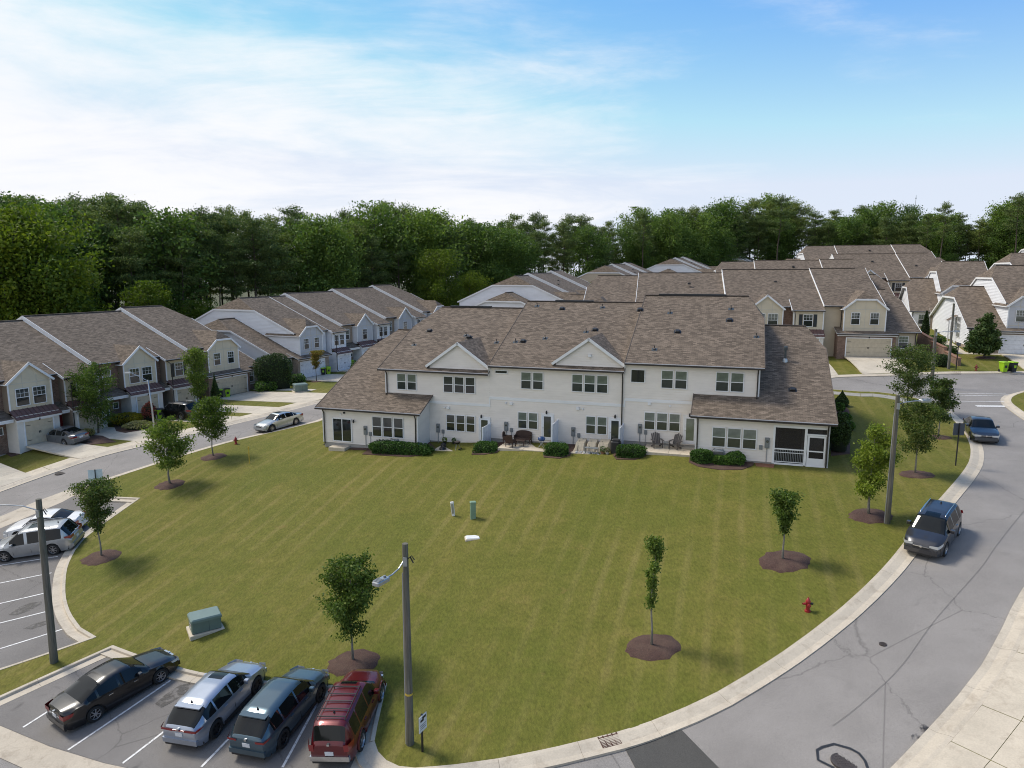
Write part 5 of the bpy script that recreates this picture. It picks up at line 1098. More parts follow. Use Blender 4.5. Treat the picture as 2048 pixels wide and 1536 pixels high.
def wheel_meshes(r, w, alloy):
    k = (round(r, 3), round(w, 3), alloy)
    if k not in WHEELS:
        t = MB().lathe([(r * .66, -w / 2), (r * .93, -w / 2), (r, -w * .34), (r, w * .34), (r * .93, w / 2), (r * .66, w / 2)], 24, (0, 0, 0), 0, 'y')
        rim = MB().lathe([(r * .68, w * .46), (r * .64, w * .49), (r * .60, w * .38), (r * .58, w * .2)], 24, (0, 0, 0), 0, 'y')
        rim.lathe([(r * .16, w * .30), (r * .14, w * .42), (0, w * .42)], 12, (0, 0, 0), 0, 'y')
        for q in range(7):
            a = 2 * math.pi * q / 7; c_, s_ = math.cos(a), math.sin(a); P = []
            for rr_, hw in ((.12, .075), (.62, .045)):
                for sg in (-1, 1): P.append((c_ * r * rr_ - s_ * r * hw * sg, s_ * r * rr_ + c_ * r * hw * sg))
            rim.face([(P[0][0], w * .40, P[0][1]), (P[1][0], w * .40, P[1][1]), (P[3][0], w * .44, P[3][1]), (P[2][0], w * .44, P[2][1])][::-1])
        hub = MB().lathe([(r * .64, w * .12), (0, w * .12)], 20, (0, 0, 0), 0, 'y')
        WHEELS[k] = (t.mesh('tyre', 35), rim.mesh('rim', 35), hub.mesh('hub', False))
    return WHEELS[k]
def lerp_prof(P, x):
    for (a, za), (b_, zb) in zip(P, P[1:]):
        if a <= x <= b_:
            f = (x - a) / (b_ - a) if b_ > a else 0; return za + (zb - za) * f
    return P[0][1] if x < P[0][0] else P[-1][1]
def car(name, label, pos, head, spec, body, group=None, cat='car'):
    """x forward, built by lofting cross-sections; spec gives profiles in metres from the centre"""
    L, Wd, Ht, wb, r = spec['L'], spec['W'], spec['H'], spec['wb'], spec.get('r', .33)
    fo = spec.get('fo', (L - wb) / 2); xf, xr = L / 2 - fo, L / 2 - fo - wb; gc = spec.get('gc', .20); hw = Wd / 2
    top = spec['top']; belt = spec['belt']; cowl, rf, rb, dk = spec['cowl'], spec['rf'], spec['rb'], spec['dk']     # cowl, roof front, roof back, deck or tailgate foot
    o = thing(name, label, cat, pos, head, group)
    xs_ = sorted(set([round(-L / 2 + L * k / 56, 4) for k in range(57)] + [cowl, rf, rb, dk, -L / 2 + .03, -L / 2 + .10, L / 2 - .03, L / 2 - .10])); ext = L / 2
    ring = []
    for x in xs_:
        e = max(0, abs(x) - (ext - .85)) / .85; w = hw * (1 - .17 * e ** 2.2 - (.05 if x > 0 else .03) * e)
        zt = lerp_prof(top, x); zb = gc + (.16 * max(0, (abs(x) - (ext - .25)) / .25) ** 2)
        for xw in (xf, xr):
            dxw = abs(x - xw); ra = r + .055
            if dxw < ra: zb = max(zb, r + math.sqrt(ra * ra - dxw * dxw))
        zl = min(lerp_prof(belt, x), zt - .035); cab = max(0.0, min(1.0, (zt - zl) / (Ht - lerp_prof(belt, 0)) ))
        wr = w * (1 - .05) - .09 - .125 * cab * spec.get('tumble', 1.0); wl = w - .035; zm = max(zb + .02, zl * .62); zs = max(zb + .03, zl - .10)
        ring.append([(x, w * .55, zb), (x, w - .03, zb), (x, w - .005, min(zs, max(zb + .015, gc + .16))), (x, w, zm), (x, w - .012, zs), (x, wl, zl), (x, wr + .012, zt - .045 - .03 * cab), (x, wr - .06, zt - .012), (x, wr * .5, zt + .012 * cab), (x, 0, zt + .018 * cab)])
    def patch(sel, off=0.0):
        m = MB()
        for i in range(len(xs_) - 1):
            for j in range(9):
                if sel((xs_[i] + xs_[i + 1]) / 2, j):
                    q = [ring[i][j], ring[i + 1][j], ring[i + 1][j + 1], ring[i][j + 1]]
                    for sg in (1, -1):
                        f = [(p[0], p[1] * sg, p[2]) for p in q]; 
                        m.face(f if sg > 0 else f[::-1])
        return m
    pil = spec['pillars']                                   # x intervals that stay body colour on the side glass
    side_x = (spec.get('sg0', dk + .12), spec.get('sg1', cowl - .30))
    is_side = lambda x, j: j == 5 and side_x[0] < x < side_x[1] and not any(a < x < b_ for a, b_ in pil)
    is_wind = lambda x, j: j >= 6 and rf < x < cowl and not (j == 6 and False)
    is_rear = lambda x, j: j >= 6 and dk < x < rb
    is_roofg = lambda x, j: j == 8 and spec.get('sun') and spec['sun'][0] < x < spec['sun'][1]
    m = patch(lambda x, j: not (is_side(x, j) or is_wind(x, j) or is_rear(x, j) or is_roofg(x, j)))
    for i in (0, -1):
        P = ring[i]; loop = [(p[0], p[1], p[2]) for p in P[1:]] + [(p[0], -p[1], p[2]) for p in P[-2:0:-1]]; m.face(loop if i == -1 else loop[::-1])
    m.build('body', body, o, 38)
    
    segs_ = []; cur = side_x[0]
    for a_, b_ in sorted(pil): segs_.append((cur, a_)); cur = b_
    segs_.append((cur, side_x[1]))
    for a_, b_ in segs_:
        for sg in (1, -1):
            g = MB(); q_ = patch(lambda x, j: is_side(x, j) and a_ < x < b_)
            for fc in q_.f:
                if (q_.v[fc[0]][1] > 0) == (sg > 0): g.face([q_.v[k] for k in fc])
            if g.f: g.build('side_window', 'car_glass', o, 30, weld=True)
    None; patch(is_wind).build('windshield', 'car_glass', o, 30); patch(is_rear).build('rear_window', 'car_glass', o, 30)
    if spec.get('sun'): patch(is_roofg).build('sunroof', 'car_glass', o, 30)
    MB().box(-ext + .25, ext - .25, -hw + .10, hw - .10, gc + .02, min(.62, lerp_prof(belt, 0) - .2)).build('underbody', 'black_plastic', o)
    tm, rm_, hm = wheel_meshes(r, spec.get('tw', .225), spec.get('rim', 'wheel_alloy'))
    for xw in (xf, xr):
        for sg in (1, -1):
            wv_ = put('wheel', tm, o, 'tyre', (xw, sg * (hw - .115), r), (0, 0, 0 if sg > 0 else math.pi)); put('rim', rm_, wv_, spec.get('rim', 'wheel_alloy')); put('hub', hm, wv_, 'wheel_black')
    zt_r = lerp_prof(top, -ext + .02); zt_f = lerp_prof(top, ext - .02); wF = hw * .80; wB = hw * .84
    def rearbox(nm, mat, y0, y1, z0, z1, d=.03, wrap=0):
        mm = MB(); mm.box(-ext - d, -ext + .06 + wrap, y0, y1, z0, z1); return mm.build(nm, mat, o)
    def frontbox(nm, mat, y0, y1, z0, z1, d=.02, wrap=0): return MB().box(ext - .06 - wrap, ext + d, y0, y1, z0, z1).build(nm, mat, o)
    # tail lamps wrap round the corners
    tz0, tz1, tw_ = spec['tail']
    for sg in (1, -1):
        mm = MB(); y0, y1 = sg * (wB - tw_), sg * (wB + .012)
        mm.face([(-ext - .012, y0, tz0), (-ext - .012, y1, tz0 + .02), (-ext - .012, y1, tz1), (-ext - .012, y0, tz1 - .02)][::sg]); mm.face([(-ext - .012, y1, tz0 + .02), (-ext + .16, sg * (hw * .905 + .012), tz0 + .05), (-ext + .20, sg * (hw * .915 + .012), tz1), (-ext - .012, y1, tz1)][::sg])
        mm.face([(-ext + .16, sg * (hw * .905 + .012), tz0 + .05), (-ext + .32, sg * (hw * .955 + .012), tz0 + .10), (-ext + .36, sg * (hw * .96 + .012), tz1 - .01), (-ext + .20, sg * (hw * .915 + .012), tz1)][::sg]); mm.build('tail_light', 'tail_red', o)
        hz0, hz1, hw_ = spec['headl']; mm = MB(); y0, y1 = sg * (wF - hw_), sg * (wF + .012)
        mm.face([(ext + .008, y0, hz0 + .02), (ext + .008, y1, hz0), (ext + .008, y1, hz1), (ext + .008, y0, hz1 - .03)][::-sg]); mm.face([(ext + .008, y1, hz0), (ext - .18, sg * (hw * .885 + .015), hz0 + .03), (ext - .22, sg * (hw * .90 + .015), hz1 + .03), (ext + .008, y1, hz1)][::-sg]); mm.face([(ext - .18, sg * (hw * .885 + .015), hz0 + .03), (ext - .36, sg * (hw * .945 + .015), hz0 + .08), (ext - .42, sg * (hw * .955 + .015), hz1 + .05), (ext - .22, sg * (hw * .90 + .015), hz1 + .03)][::-sg]); mm.build('headlight', 'head_lamp', o)
        # mirrors and door handles
        mz = lerp_prof(belt, cowl - .45) + .07; MB().rbox(cowl - .62, cowl - .44, *sorted((sg * (hw - .04), sg * (hw + .17))), mz - .06, mz + .10, .03).build('mirror', body if spec.get('mirror', True) else 'black_plastic', o)
        for hx in spec.get('handles', ()): MB().box(hx - .09, hx + .09, *sorted((sg * (hw - .02), sg * (hw + .022))), lerp_prof(belt, hx) - .15, lerp_prof(belt, hx) - .115).build('door_handle', 'chrome' if spec.get('chrome') else body, o)
    pz = spec.get('platez', (tz0 + .02)); rearbox('licence_plate', 'plate', -.16, .16, pz - .14, pz + .02, .022)
    rearbox('rear_bumper', spec.get('bump', body), -wB, wB, gc + .14, gc + .34, .05, .05); rearbox('lower_valance', 'black_plastic', -wB * .92, wB * .92, gc + .03, gc + .135, .02)
    frontbox('front_bumper', spec.get('bump', body), -wF, wF, gc + .12, gc + .32, .05, .05); frontbox('grille', 'black_plastic', -wF * .5, wF * .5, gc + .36, min(zt_f - .04, gc + .60), .022); frontbox('lower_grille', 'black_plastic', -wF * .7, wF * .7, gc + .02, gc + .115, .03)
    frontbox('grille_bar', 'chrome', -wF * .48, wF * .48, gc + .45, gc + .49, .034); frontbox('badge', 'chrome', -.05, .05, gc + .42, gc + .52, .042); rearbox('badge', 'chrome', -.045, .045, tz1 - .05, tz1 + .02, .03)
    if spec.get('brow'): rearbox('garnish', spec['brow'], -wB + tw_, wB - tw_, tz0 + .03, tz0 + .07, .016)
    for x0 in spec.get('seams', ()): 
        for sg in (1, -1):
            zb_ = lerp_prof(belt, x0); MB().beam((x0, sg * (hw + .0015), gc + .16), (x0, sg * (hw + .0015), zb_ * .66), .012, .01, 0, (1, 0, 0)).build('door_seam', 'black_plastic', o)
    if spec.get('rack'):
        x0, x1 = spec['rack']; 
        for sg in (1, -1): yy = sg * (hw * .62); MB().tube([(x0, yy, lerp_prof(top, x0) + .01), (x0 + .06, yy, lerp_prof(top, x0) + .07), ((x0 + x1) / 2, yy, Ht + .065), (x1 - .06, yy, lerp_prof(top, x1) + .07), (x1, yy, lerp_prof(top, x1) + .01)], .02, 6).build('roof_rail', spec.get('railm', 'black_plastic'), o)
        for k in range(spec.get('bars', 0)): xx = x0 + .1 + (x1 - x0 - .2) * k / (spec['bars'] - 1); MB().box(xx - .02, xx + .02, -hw * .62, hw * .62, Ht + .05, Ht + .075).build('roof_bar', 'black_plastic', o)
    if spec.get('fin'): xx = spec['fin']; MB().face([(xx, 0, Ht + .12), (xx + .2, .0, Ht), (xx - .02, .03, Ht), (xx - .02, -.03, Ht)]) if False else MB().lathe([(.05, 0), (.03, .06), (0, .13)], 8, (xx, 0, lerp_prof(top, xx) + .01)).build('antenna', 'black_plastic', o)
    if spec.get('spoiler'): xx = rb; MB().box(xx - .20, xx + .06, -hw * .62, hw * .62, lerp_prof(top, xx) - .02, lerp_prof(top, xx) + .025).build('spoiler', spec['spoiler'] if isinstance(spec['spoiler'], str) else body, o)
    if spec.get('arch'):
        for xw in (xf, xr):
            for sg in (1, -1):
                pts = [(xw + (r + .08) * math.cos(a), sg * (hw + .004), r + (r + .08) * math.sin(a)) for a in [math.pi * k / 12 for k in range(13)]]; MB().tube(pts, .035, 6).build('wheel_arch', spec['arch'], o)
    if spec.get('cladding'):
        for sg in (1, -1): MB().box(xr + r + .1, xf - r - .1, *sorted((sg * (hw - .03), sg * (hw + .012))), gc, gc + .13).build('sill', spec['cladding'], o)
    return o
def sedan(L=4.85, W=1.85, H_=1.46, wb=2.78, **k):
    e = L / 2; d = dict(L=L, W=W, H=H_, wb=wb, fo=.97, r=.335, gc=.17, top=[(-e, .80), (-e + .06, .98), (-e + .55, 1.05), (-e + .72, 1.06), (-.95, H_ - .10), (-.55, H_ - .02), (0, H_), (.35, H_ - .03), (e - 1.30, .97), (e - 1.0, .94), (e - .35, .82), (e - .08, .70), (e, .60)],
                        belt=[(-e, .74), (-e + .5, .98), (-.6, .96), (e - 1.3, .90), (e - .4, .74), (e, .55)], cowl=e - 1.28, rf=.42, rb=-.85, dk=-e + .72, sg0=-1.45, sg1=e - 1.62, pillars=[(-.28, -.14), (-1.12, -1.04)], tail=(.68, .90, .34), headl=(.55, .68, .34), handles=(-.62, .42), seams=(-.2, .95), platez=.76); d.update(k); return d
def suv(L=4.6, W=1.83, H_=1.66, wb=2.65, **k):
    e = L / 2; d = dict(L=L, W=W, H=H_, wb=wb, fo=.92, r=.36, gc=.21, top=[(-e, .86), (-e + .05, 1.02), (-e + .12, 1.06), (-e + .50, H_ - .10), (-e + .75, H_ - .03), (-.3, H_), (.25, H_ - .02), (.55, H_ - .07), (e - 1.08, 1.06), (e - .85, 1.03), (e - .3, .92), (e - .06, .78), (e, .64)],
                        belt=[(-e, .84), (-e + .4, 1.04), (-.6, 1.02), (e - 1.1, .98), (e - .35, .82), (e, .6)], cowl=e - 1.06, rf=.48, rb=-e + .52, dk=-e + .12, sg0=-e + .55, sg1=e - 1.4, pillars=[(-.20, -.06), (-1.16, -1.06)], tail=(.84, 1.02, .30), headl=(.66, .80, .32), handles=(-.62, .36), seams=(-.12, .92), platez=.80, fin=-e + .9); d.update(k); return d
SP = dict(
    accord=sedan(chrome=True, brow='chrome', sun=None, rim='wheel_alloy'), ux=suv(4.50, 1.84, 1.54, 2.64, rb=-2.25 + .80, top=[(-2.25, .86), (-2.20, 1.00), (-2.12, 1.05), (-1.50, 1.42), (-1.20, 1.50), (-.3, 1.54), (.25, 1.52), (.55, 1.46), (1.17, 1.04), (1.4, 1.0), (1.95, .9), (2.19, .76), (2.25, .64)], sun=(.0, .50), cladding='black_plastic', rim='wheel_black', brow='tail_red', tail=(.86, .98, .5), bump='car_paint_silver_blue', spoiler=True),
    hrv=suv(4.55, 1.84, 1.61, 2.65, rb=-2.275 + .72, top=[(-2.275, .86), (-2.225, 1.02), (-2.15, 1.06), (-1.60, 1.50), (-1.30, 1.57), (-.3, 1.61), (.25, 1.59), (.55, 1.53), (1.2, 1.06), (1.4, 1.03), (1.98, .92), (2.2, .78), (2.275, .64)], cladding='black_plastic', rim='wheel_black', tail=(.86, .97, .36), spoiler=True, bump='car_paint_slate_blue'),
    runner=suv(4.55, 1.74, 1.74, 2.67, gc=.30, r=.39, fo=.80, rack=(-1.75, .10), bars=5, sun=(.22, .58), tail=(.82, 1.12, .17), arch='car_paint_red', bump='chrome', chrome=False, rb=-4.55 / 2 + .32, tumble=.8,
               top=[(-2.275, .92), (-2.23, 1.10), (-2.17, 1.14), (-1.95, 1.66), (-1.8, 1.71), (-.3, 1.74), (.2, 1.73), (.45, 1.69), (1.05, 1.17), (1.25, 1.14), (1.95, 1.05), (2.2, .95), (2.275, .75)]),
    pilot=suv(4.95, 2.0, 1.77, 2.82, r=.38, fo=.98, sun=(-.6, .1), rack=(-1.6, .5), railm='car_paint_silver', tail=(.92, 1.14, .42), chrome=True, pillars=[(.0, .14), (-1.05, -.93)], handles=(-.5, .55)),
    white=sedan(4.75, 1.82), grey=sedan(4.9, 1.86, tail=(.72, .88, .40)), journey=suv(4.89, 1.83, 1.69, 2.89, rack=(-1.6, .3), railm='chrome', tail=(.86, 1.06, .34), arch='black_plastic'), bmw=sedan(4.55, 1.82, 1.42, 2.76, sun=(-.35, .25), fo=.78),
    crv=suv(4.53, 1.82, 1.65, 2.62, rb=-2.265 + .62, sun=(.05, .45), rack=(-1.5, .35), railm='chrome', fin=-1.2, headl=(.68, .84, .36), chrome=True),
    graph=sedan(4.85, 1.82, 1.50, 2.77, headl=(.56, .72, .40), chrome=True),
    van=suv(5.0, 1.95, 1.72, 3.03, fo=.95, r=.34, cowl=1.62, top=[(-2.5, .90), (-2.45, 1.05), (-2.4, 1.10), (-2.15, 1.62), (-1.9, 1.69), (-.3, 1.72), (.3, 1.70), (.7, 1.62), (1.60, 1.02), (1.75, .99), (2.2, .86), (2.44, .72), (2.5, .62)], rf=.75, rb=-2.12, sg1=1.25, headl=(.62, .78, .38)))
def park(key, label, rear, front, side, body, name='parked_car', head=None, dh=-.115, shift=(0, 0), cat='car'):
    a, b_ = G(*rear, dh), G(*front, dh); d = Vector((b_.x - a.x, b_.y - a.y)); 
    ang = math.atan2(d.y, d.x) if head is None else head; f = Vector((math.cos(ang), math.sin(ang))); lft = Vector((-f.y, f.x)); sp_ = SP[key]; tr = sp_['W'] / 2 - .115
    mid = Vector(((a.x + b_.x) / 2, (a.y + b_.y) / 2)) + lft * (tr if side == 'R' else -tr); xf = sp_['L'] / 2 - sp_.get('fo'); c = mid - f * (xf - sp_['wb'] / 2) + f * shift[0] + lft * shift[1]
    h2 = sp_['wb'] / 2; z0 = T(c.x - f.x * h2, c.y - f.y * h2) + dh; z1 = T(c.x + f.x * h2, c.y + f.y * h2) + dh; l0 = T(c.x + lft.x * .8, c.y + lft.y * .8); l1 = T(c.x - lft.x * .8, c.y - lft.y * .8)
    o = car(name, label, (c.x, c.y, (z0 + z1) / 2), ang, sp_, body, 'cars parked around the lawn', cat); pt = -math.atan2(z1 - z0, 2 * h2); rl = math.atan2(l0 - l1, 1.6)
    o.rotation_mode = 'XYZ'; o.rotation_euler = (rl, pt, ang); return o
park('accord', 'glossy black sedan parked rear outward beside the corner grass strip', (197, 1438), (318, 1367), 'R', 'car_paint_black')
park('ux', 'light silver-blue crossover with dark sunroof between the black sedan and blue SUV', (434, 1471), (512, 1386), 'R', 'car_paint_silver_blue')
park('hrv', 'slate blue SUV with black wheels parked between silver crossover and red SUV', (571, 1487), (637, 1405), 'R', 'car_paint_slate_blue')
park('runner', 'old dark red SUV with roof rack, sunroof and chrome bumper', (725, 1491), (759, 1407), 'R', 'car_paint_red')
pl = park('pilot', 'large silver SUV with twin roof glass parked in the left bay', (114, 1108.5), (8, 1124), 'L', 'car_paint_silver')
q = pl.location; hd = pl.rotation_euler.z; lv = Vector((-math.sin(hd), math.cos(hd)))
w_ = park('white', 'white sedan half hidden behind a young tree in the left bay', (114, 1108.5), (8, 1124), 'L', 'car_paint_white', shift=(.9, -2.75), head=hd - R(6))
park('grey', 'silver-grey sedan in the driveway before the single garage door', (130, 893), (94.6, 886), 'L', 'car_paint_grey', head=math.atan2(.407, -.913), dh=.03)
park('journey', 'black SUV in the driveway beside the golden shrubs', (364, 843), (325.5, 835), 'L', 'car_paint_black', head=math.atan2(.407, -.913), dh=.03)
park('bmw', 'light silver sedan with sunroof parked at the street kerb', (590, 850), (546, 863), 'L', 'car_paint_light_silver')
def kerb_head(x, y):
    g_ = G(x, y); k = min(range(1, len(E_right) - 1), key=lambda i: (E_right[i] - Vector((g_.x, g_.y))).length); t = E_right[k + 1] - E_right[k - 1]; return math.atan2(t.y, t.x)
park('crv', 'dark grey SUV with sunroof parked on the right road', (1915.5, 1075), (1885, 1106), 'L', 'car_paint_dark_grey', head=kerb_head(1830, 1058))
park('graph', 'graphite sedan parked against the kerb near the crosswalk', (1929, 863), (1943, 882), 'R', 'car_paint_graphite', head=kerb_head(1925, 860))
# ------------------------------------------------------------------ driveways, beds, patios
def panel(root, q, zs, mat, t=.12):
    m = MB(); top = [(p.x, p.y, z) for p, z in zip(q, zs)]; bot = [(x, y, z - t) for x, y, z in top]; m.face(top)
    for k in range(4): m.face([top[k], bot[k], bot[(k + 1) % 4], top[(k + 1) % 4]])
    o = m.build('concrete_panel', mat, root)
    if o.data.polygons[0].normal.z < 0: o.data.flip_normals()
DW = struct('driveway')
def driveway(B, u0, u1, v0, vk0, vk1, zf, across=1, mat='driveway_concrete', n=4):
    """panels from the garage to the kerb; vk is where the kerb crosses each edge"""
    def pt(f, g): 
        u = u0 + (u1 - u0) * f; vk = vk0 + (vk1 - vk0) * f; w = B.w(u, v0 + (vk - v0) * g); z = (1 - g) * (B.o.z + zf) + g * (T(w.x, w.y) + .02); return Vector((w.x, w.y)), max(z, T(w.x, w.y) + .015)
    for i in range(across):
        for j in range(n):
            e = .004; c = [pt((i + e) / across, (j + e) / n), pt((i + 1 - e) / across, (j + e) / n), pt((i + 1 - e) / across, (j + 1 - e) / n), pt((i + e) / across, (j + 1 - e) / n)]
            panel(DW, [a for a, _ in c], [z for _, z in c], mat)
def kerb_v(B, u, L):
    best = None
    for a, b_ in zip(L, L[1:]):
        ua = (a.x - B.o.x) * B.u.x + (a.y - B.o.y) * B.u.y; ub = (b_.x - B.o.x) * B.u.x + (b_.y - B.o.y) * B.u.y
        if (ua - u) * (ub - u) <= 0 and abs(ub - ua) > 1e-6:
            p = a.lerp(b_, (u - ua) / (ub - ua)); v = (p.x - B.o.x) * B.v.x + (p.y - B.o.y) * B.v.y
            if best is None or v > best: best = v
    return best
def drive_to(B, u0, u1, v0, zf, L, across=1, n=4):
    a, c = kerb_v(B, u0, L), kerb_v(B, u1, L)
    if a is None or c is None: return
    driveway(B, u0, u1, v0, a + .05, c + .05, zf, across, n=n)
for u0, u1, zf in ((-26.8, -24.0, -.8), (-22.1, -18.9, -.8), (-15.4, -12.3, -.38), (-10.8, -7.6, -.38), (-5.2, .3, 0)): drive_to(B1, u0, u1, -.15, zf, E_left, 2 if u1 - u0 > 5 else 1)
drive_to(B1, -33.5, -30.4, -.15, -.8, E_left); driveway(B1, 1.2, 2.4, .3, kerb_v(B1, 1.2, E_left) + 5, kerb_v(B1, 2.4, E_left) + 5, -.1, 1, n=3)
for u0, u1, zf, k_ in ((-5.2, .2, 0, 2), (2.8, 6.0, .02, 1), (9.0, 12.2, .42, 1)): drive_to(B2, u0, u1, -.15, zf, E_left, k_)
for u0, u1, zf, k_ in ((-4.9, .4, 0, 2), (-10.6, -7.4, -.15, 1)): drive_to(B3, u0, u1, -.15, zf, E_far, k_, 3)
drive_to(B4, 3.0, 9.0, -.15, 0, E_far, 2, 3); driveway(B4, -1.6, -.3, 9, .2, .2, .05, 1, n=5); driveway(B4, -1.5, 3.0, .3, -.9, -.9, .0, 3, n=1)
driveway(B3, .5, 3.6, .25, -.35, -.35, -.02, 2, n=1)
slab_row(E_left[4:], -.03, -1.45, 'pavement_concrete', 1.9); slab_row([p for p in E_far if p.x > 26], -.03, -.9, 'pavement_concrete', 1.9) if False else None
def bed(label, pts, mat='mulch', dz=.03):
    o = drape('mulch_bed', px(*pts), dz, .8, mat, None, None, .1); return tag(o, label, 'mulch bed')
def bedw(label, B, pts, mat='mulch', dz=.03):
    o = drape('mulch_bed', [B.w(u, v) for u, v in pts], dz, .8, mat, None, None, .1); return tag(o, label, 'mulch bed')
bedw('bark bed under the long hedge of the white building', M, [(-34.3, .1), (-34.2, -1.5), (-30, -1.75), (-28.9, -1.2), (-28.4, .2), (-29.9, 2.0), (-29.9, .1)])
bedw('bark bed beside the kettle grill patio', M, [(-25.2, -.3), (-25.0, -1.0), (-24.0, -1.05), (-23.1, -.6), (-22.9, .4), (-23.3, 2.1), (-24.4, 2.1)])
bedw('bark bed between the blue grill and the covered furniture', M, [(-19.5, -.5), (-19.2, -1.35), (-18, -1.4), (-17.4, -.7), (-17.5, 2.1), (-18.9, 2.1)])
bedw('bark bed beside the black grill cover', M, [(-14.3, -.3), (-13.9, -1.2), (-12.6, -1.25), (-11.9, -.5), (-12.1, 2.1), (-13.8, 2.1)])
bedw('rounded bark bed round the air conditioner and its shrubs', M, [(-8.9, .2), (-8.9, -1.2), (-8.2, -1.9), (-6.8, -2.1), (-5.4, -1.7), (-4.7, -.7), (-4.6, -.05)])
bedw('strip of red clay soil below the porch meters', M, [(-4.55, -.05), (-4.5, -.75), (-3.4, -.8), (-3.3, -.05)], 'red_clay', .02)
bedw('thin bark strip beside the sliding door step', M, [(-36.0, -.02), (-36.0, -.5), (-34.3, -.5), (-34.3, -.02)])
bed('bark bed along the right end wall of the white building', [(1662, 912), (1700, 908), (1700, 880), (1703, 850), (1698, 820), (1690, 812), (1672, 812), (1662, 880)])
bed('bark bed with shrubs before the red front door', [(0, 898), (0, 884), (60, 884), (76, 892), (60, 902), (22, 914)])
bed('bark bed under the oval tree of the beige row', [(140, 886), (165, 868), (205, 872), (232, 884), (180, 890)])
bed('bark bed under the golden shrubs', [(225, 846), (300, 838), (318, 848), (300, 858), (250, 866), (232, 862)])
PT = struct('patio')
for u0, u1, z in ((-28.55, -25.1, -.86), (-23.2, -19.2, -.28), (-17.5, -13.95, -.22), (-12.2, -8.6, .30)):
    for k in range(2): MB().rbox(u0 + (u1 - u0) * k / 2 + .004, u0 + (u1 - u0) * (k + 1) / 2 - .004, -.15, 2.16, z - .6, z, .02).build('concrete_panel', 'pavement_concrete', PT, loc=M.o, rot=(0, 0, A18))
MB().rbox(-37.6, -36.1, -.95, -.03, -1.55, -1.16, .02).build('concrete_panel', 'pavement_concrete', PT, loc=M.o, rot=(0, 0, A18)); MB().rbox(-9.6, -8.65, 1.4, 2.16, .28, .42, .02).build('door_step', 'old_concrete', PT, loc=M.o, rot=(0, 0, A18))
# ------------------------------------------------------------------ patio things
def at(u, v, z): return M.w(u, v, z)
simple('enamel_black', (.010, .010, .011), .2); simple('enamel_blue', (.018, .055, .16), .25); simple('wicker', (.050, .026, .018), .7, .3, 25); simple('chair_grey', (.090, .080, .074), .7); simple('canvas', (.50, .43, .32), .85, .12, 4); simple('ac_grey', (.27, .265, .25), .6); simple('stone_pale', (.42, .42, .42), .85, .25, 14); simple('terracotta', (.25, .13, .08), .8); simple('cover_black', (.016, .016, .017), .55)
def kettle(label, u, v, z, mat, lid=True, legs=3, s_=1.0):
    o = thing('kettle_grill', label, 'grill', at(u, v, z), A18); o.scale = (s_,) * 3
    MB().lathe([(0, .42), (.16, .46), (.26, .56), (.28, .66), (.275, .67)], 20).build('bowl', mat, o, True)
    if lid: MB().lathe([(.285, .67), (.27, .75), (.17, .85), (.0, .89)], 20).build('lid', mat, o, True); MB().tube([(-.06, 0, .88), (-.06, 0, .93), (.06, 0, .93), (.06, 0, .88)], .012, 5).build('handle', 'wheel_alloy', o)
    else: MB().lathe([(.27, .655), (0, .655)], 20).build('cooking_grate', 'cast_iron', o)
    for k in range(legs): a = 2 * math.pi * k / legs + .5; MB().tube([(.12 * math.cos(a), .12 * math.sin(a), .48), (.30 * math.cos(a), .30 * math.sin(a), 0)], .014, 6).build('leg', 'galvanised', o)
    for sg in (1, -1): MB().lathe([(.0, -.02), (.08, -.02), (.08, .02), (0, .02)], 12, (.26, sg * .18, .08), 0, 'y').build('wheel', 'tyre', o)
kettle('black kettle grill without its lid on the left patio', -26.75, .35, -.86, 'enamel_black', False)
o = thing('grill_lid', 'black kettle grill lid lying on the left patio', 'grill lid', at(-27.9, .15, -.86), A18); MB().lathe([(.29, .0), (.27, .09), (.17, .19), (.0, .23)], 18).build('shell', 'enamel_black', o, True); MB().tube([(-.05, 0, .22), (-.05, 0, .27), (.05, 0, .27), (.05, 0, .22)], .012, 5).build('handle', 'wheel_alloy', o)
o = thing('charcoal_sack', 'dark crumpled sack beside the grill lid', 'sack', at(-28.1, .75, -.86), A18); sm = MB().rbox(-.22, .22, -.15, .15, 0, .34, .09); sm.build('sack', 'cover_black', o); MB().lathe([(.06, .33), (.03, .40), (.07, .46), (0, .44)], 8).build('tied_neck', 'cover_black', o)
o = thing('portable_grill', 'blue portable grill on folding legs', 'grill', at(-19.95, .75, -.24), A18)
MB().lathe([(0, .5), (.2, .53), (.27, .62), (.28, .68)], 18).build('bowl', 'enamel_blue', o, True); MB().lathe([(.29, .68), (.27, .77), (.15, .85), (0, .87)], 18).build('lid', 'enamel_blue', o, True)
for sg in (1, -1): MB().tube([(-.24, sg * .16, .0), (.2, sg * .16, .56)], .014, 6).build('leg', 'galvanised', o); MB().tube([(.24, sg * .16, .0), (-.2, sg * .16, .56)], .014, 6).build('leg', 'galvanised', o)
